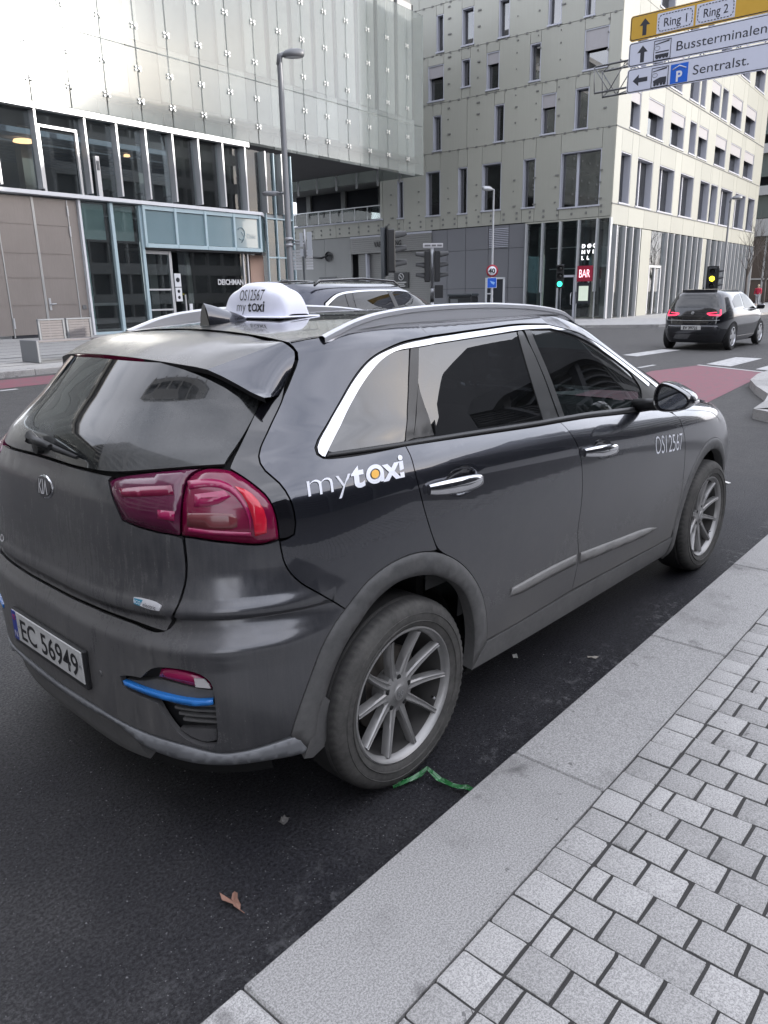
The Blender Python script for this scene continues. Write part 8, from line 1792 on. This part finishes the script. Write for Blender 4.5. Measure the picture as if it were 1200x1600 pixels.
mb = MB(); mb.tube([(-0.009, 3.05 - 3.92, 0.27), (-0.009, 2.925 - 3.92, 0.325), (-0.009, 2.80 - 3.92, 0.27)], 0.011, 4); build('parking_roof', mb, WHITE_FILM, t); brd_text(t, 'Sentralst.', 2.685, 1.71, 0.125, 0.165, None, 0.0)

# ================================================================== LITTER, TREE, PERSON
def bag():
    b = MatB('green_wrapper_film'); n = b.noise(b.coords(), 38, 4, 0.7, 0.5, 0.75); b.set(color=b.mix(n, (0.015, 0.135, 0.035), (0.26, 0.42, 0.29)), rough=0.25, coat=0.5); return b.m
mb = MB(); rng = random.Random(8); rows = []
path = [(-0.065, -0.884, 0.003), (-0.045, -0.893, 0.010), (-0.02, -0.905, 0.008), (0.01, -0.915, 0.012), (0.035, -0.924, 0.020), (0.056, -0.934, 0.032), (0.058, -0.955, 0.026), (0.060, -0.985, 0.014), (0.060, -1.010, 0.012), (0.066, -1.035, 0.010), (0.074, -1.06, 0.012), (0.082, -1.085, 0.014), (0.088, -1.11, 0.012)]
for i, p in enumerate(path):
    q = Vector(path[min(i + 1, len(path) - 1)]) - Vector(path[max(i - 1, 0)]); n = Vector((-q.y, q.x, 0)).normalized(); w = 0.0115 + 0.002 * math.sin(i * 1.9) if i > 0 else 0.006
    rows.append([tuple(Vector(p) + n * w * k + Vector((0, 0, 0.008 * (k * k) + 0.003 * math.sin(3 * k + i * 2.1)))) for k in np.linspace(-1, 1, 7)])
mb.grid(rows, 0, False); tag(build('plastic_wrapper', mb, bag()), 'crumpled green plastic wrapper caught under the rear tyre', 'litter')
LEAFM = simple('dry_leaf', (0.24, 0.13, 0.095), 0.7, var=0.35, scale=60)
mb = MB(); out = [(0.0, 0.0), (0.02, 0.012), (0.035, 0.008), (0.045, 0.022), (0.07, 0.030), (0.10, 0.024), (0.085, 0.012), (0.055, 0.004), (0.075, -0.010), (0.085, -0.022), (0.06, -0.022), (0.04, -0.012), (0.02, -0.012)]
M_ = Matrix.Translation((-0.742, -0.925, 0.006)) @ Matrix.Rotation(R_(80), 4, 'Z') @ Matrix.Scale(0.85, 4)
vs = [M_ @ Vector((x, y, 0.004 + 0.012 * abs(math.sin(x * 60 + y * 90)))) for x, y in out]; c_ = M_ @ Vector((0.045, 0.0, 0.004)); mb.add(vs + [c_], [(i, (i + 1) % len(vs), len(vs)) for i in range(len(vs))]); mb.tube([M_ @ Vector((0.0, 0.0, 0.006)), M_ @ Vector((-0.018, -0.006, 0.003))], 0.0012, 5)
tag(build('fallen_leaf', mb, LEAFM), 'dry curled brown leaf lying on the dark asphalt', 'leaf')
PAPER = simple('scrap_paper', (0.62, 0.61, 0.58), 0.6)
def scrap(name, label, x, y, w, l, rot, mat):
    mb = MB(); M2 = Matrix.Translation((x, y, 0.004)) @ Matrix.Rotation(rot, 4, 'Z'); r = random.Random(int(x * 1000))
    pts = [M2 @ Vector((l * (i - 2) / 4 + r.uniform(-.003, .003), w * (j - 1) / 2 + r.uniform(-.002, .002), r.uniform(0, .010))) for i in range(5) for j in range(3)]
    mb.grid([[pts[i * 3 + j] for j in range(3)] for i in range(5)], 0, False); return tag(build(name, mb, mat), label, 'litter')
scrap('paper_scrap', 'small crumpled white paper scrap under the front door of the taxi', 1.02, -0.67, 0.022, 0.035, 0.7, PAPER)
scrap('twig', 'thin pale twig lying between taxi and kerb', 1.24, -0.95, 0.008, 0.05, -0.9, simple('pale_twig', (0.33, 0.30, 0.26), 0.7))
scrap('paper_scrap', 'flat pale paper scrap lying ahead of the front wheel', 4.95, -0.25, 0.05, 0.12, 1.2, PAPER)
scrap('grit_clump', 'small grey lump of grit behind the rear wheel', -0.42, -0.73, 0.025, 0.035, 0.3, simple('grit_lump', (0.12, 0.115, 0.11), 0.9))
# loose grit on the asphalt: too many to count
rng = random.Random(21); mb = MB()
for i in range(2600):
    if i % 3: x, y = rng.uniform(-1.9, 1.2), rng.uniform(-1.15, 0.3)
    else: x, y = rng.uniform(-1.3, 3.5), -1.165 + 0.0265 * 0 + rng.random() ** 2 * 0.25
    s = rng.uniform(0.0008, 0.0026) * (1.6 if rng.random() < 0.05 else 1); z = 0.0005
    ky = -1.1785 + 0.028 * x
    if y < ky + 0.01: y = ky + 0.012 + rng.random() * 0.1
    a = rng.random() * 6.28; q = [(x + s * k * math.cos(a + j * 2.09), y + s * k * math.sin(a + j * 2.09), z) for j, k in ((0, 1.3), (1, 0.8), (2, 1.0))] + [(x, y, z + s * 0.9)]
    mb.add(q, [(0, 1, 3), (1, 2, 3), (2, 0, 3)])
o = build('road_grit', mb, simple('loose_grit', (0.22, 0.22, 0.225), 0.8, var=0.5, scale=40), recalc=False); o['kind'] = 'stuff'

BARK = simple('grey_bark', (0.085, 0.075, 0.070), 0.85, var=0.3, scale=8)
def tree(label, a, b, h, seed):
    t = thing('bare_tree', label, 'tree', E(a, b, 0.12), EA, 'bare trees along the sunlit facade'); r = random.Random(seed)
    mb = MB(); mb.tube([(0, 0, 0), (0.03, 0, h * 0.25), (-0.02, 0.03, h * 0.45)], [0.11, 0.085, 0.07], 8); build('trunk', mb, BARK, t)
    cr = MB()
    def grow(p, d, l, rad, lev):
        pts = [p]
        for k in range(3): d = (d + Vector((r.uniform(-.18, .18), r.uniform(-.18, .18), r.uniform(-.02, .14)))).normalized(); pts.append(pts[-1] + d * l / 3)
        cr.tube(pts, [rad, rad * .85, rad * .7, rad * .5], 5 if lev < 2 else 3, cap=False)
        if lev >= 4: return
        for _ in range(3 if lev < 3 else 2):
            q = pts[r.choice((1, 2, 3, 3))]; nd = (d + Vector((r.uniform(-.8, .8), r.uniform(-.8, .8), r.uniform(-.1, .5)))).normalized(); grow(q, nd, l * r.uniform(.6, .8), rad * .55, lev + 1)
    for _ in range(6): grow(Vector((-0.02, 0.03, h * r.uniform(.3, .45))), Vector((r.uniform(-.7, .7), r.uniform(-.7, .7), 1)).normalized(), h * 0.26, 0.04, 1)
    build('crown', cr, BARK, t, recalc=False)
tree('slender bare tree with fine twigs before the right end of the sunlit facade', 57.0, 11.0, 6.2, 4)
tree('smaller bare tree just beyond the tallest bare tree by the facade', 64.0, 11.2, 5.4, 9)
def person(label, a, b, z, yaw, top, legs, seed, h=1.74):
    t = thing('person', label, 'person', E(a, b, z), EA + yaw, None); k = h / 1.74
    def skin(name, edges, pts, rad, mat, parent, sub=1):
        me = bpy.data.meshes.new(name); me.from_pydata([Vector(p) * k for p in pts], edges, []); o = bpy.data.objects.new(name, me); link(o, parent); m1 = o.modifiers.new('skin', 'SKIN'); m1.use_smooth_shade = True
        for i, r_ in enumerate(rad): me.skin_vertices[0].data[i].radius = (r_[0] * k, r_[1] * k) if isinstance(r_, tuple) else (r_ * k, r_ * k)
        me.skin_vertices[0].data[0].use_root = True
        m2 = o.modifiers.new('sub', 'SUBSURF'); m2.levels = sub; m2.render_levels = sub; me.materials.append(mat); return o
    SK = bpy.data.materials.get('skin_tone') or simple('skin_tone', (0.45, 0.28, 0.21), 0.6)
    pts = [(0, 0, .95), (0, 0, 1.18), (0, 0, 1.40), (0, 0, 1.50), (0.02, 0, 1.62), (0.01, 0, 1.74), (0, .19, 1.40), (.02, .25, 1.15), (.10, .22, .92), (0, -.19, 1.40), (-.02, -.25, 1.15), (.06, -.24, .90), (0, .09, .90), (.08, .10, .50), (.02, .10, .08), (.14, .11, .04), (0, -.09, .90), (-.08, -.10, .50), (-.18, -.10, .10), (-.06, -.11, .04)]
    ed = [(0, 1), (1, 2), (2, 3), (3, 4), (4, 5), (2, 6), (6, 7), (7, 8), (2, 9), (9, 10), (10, 11), (0, 12), (12, 13), (13, 14), (14, 15), (0, 16), (16, 17), (17, 18), (18, 19)]
    rad = [(.12, .15), (.11, .14), (.11, .16), .05, (.085, .075), (.06, .055), .06, .05, .035, .06, .05, .035, .085, .06, .045, .04, .085, .06, .045, .04]
    skin('body', ed, pts, rad, SK, t)
    skin('jacket', [(0, 1), (1, 2), (2, 3), (2, 4), (4, 5), (5, 6), (2, 7), (7, 8), (8, 9)], [(0, 0, .88), (0, 0, 1.15), (0, 0, 1.40), (0, 0, 1.47), (0, .20, 1.40), (.02, .26, 1.15), (.09, .23, .96), (0, -.20, 1.40), (-.02, -.26, 1.15), (.05, -.25, .95)], [(.15, .19), (.14, .17), (.14, .18), .07, .075, .065, .05, .075, .065, .05], top, t)
    skin('trousers', [(0, 1), (1, 2), (2, 3), (0, 4), (4, 5), (5, 6)], [(0, 0, .93), (0, .09, .86), (.08, .10, .50), (.02, .10, .12), (0, -.09, .86), (-.08, -.10, .50), (-.17, -.10, .13)], [(.13, .16), .095, .075, .06, .095, .075, .06], legs, t)
    mb = MB(); mb.lathe([(0.0, 1.765), (.06, 1.75), (.088, 1.70), (.092, 1.64), (.08, 1.60)], 14, 'z'); build('hair', MB().add([(x * k, y * k, z * k) for x, y, z in mb.v], mb.f), simple('fair_hair' + str(seed), (0.42, 0.36, 0.28), 0.7), t)
    return t
REDJ = simple('red_jacket', (0.42, 0.015, 0.05), 0.7); GTR = simple('grey_trousers', (0.30, 0.31, 0.34), 0.8); DJ = simple('dark_red_jacket', (0.16, 0.03, 0.04), 0.7); DTR = simple('dark_trousers', (0.03, 0.03, 0.035), 0.8)
person('person in a bright red jacket walking beyond the small charcoal car', 70.0, 12.9, 0.12, PI, REDJ, GTR, 1)
person('person in a dark maroon jacket beyond the small charcoal car', 74.0, 12.1, 0.12, PI + 0.5, DJ, DTR, 2, 1.70)
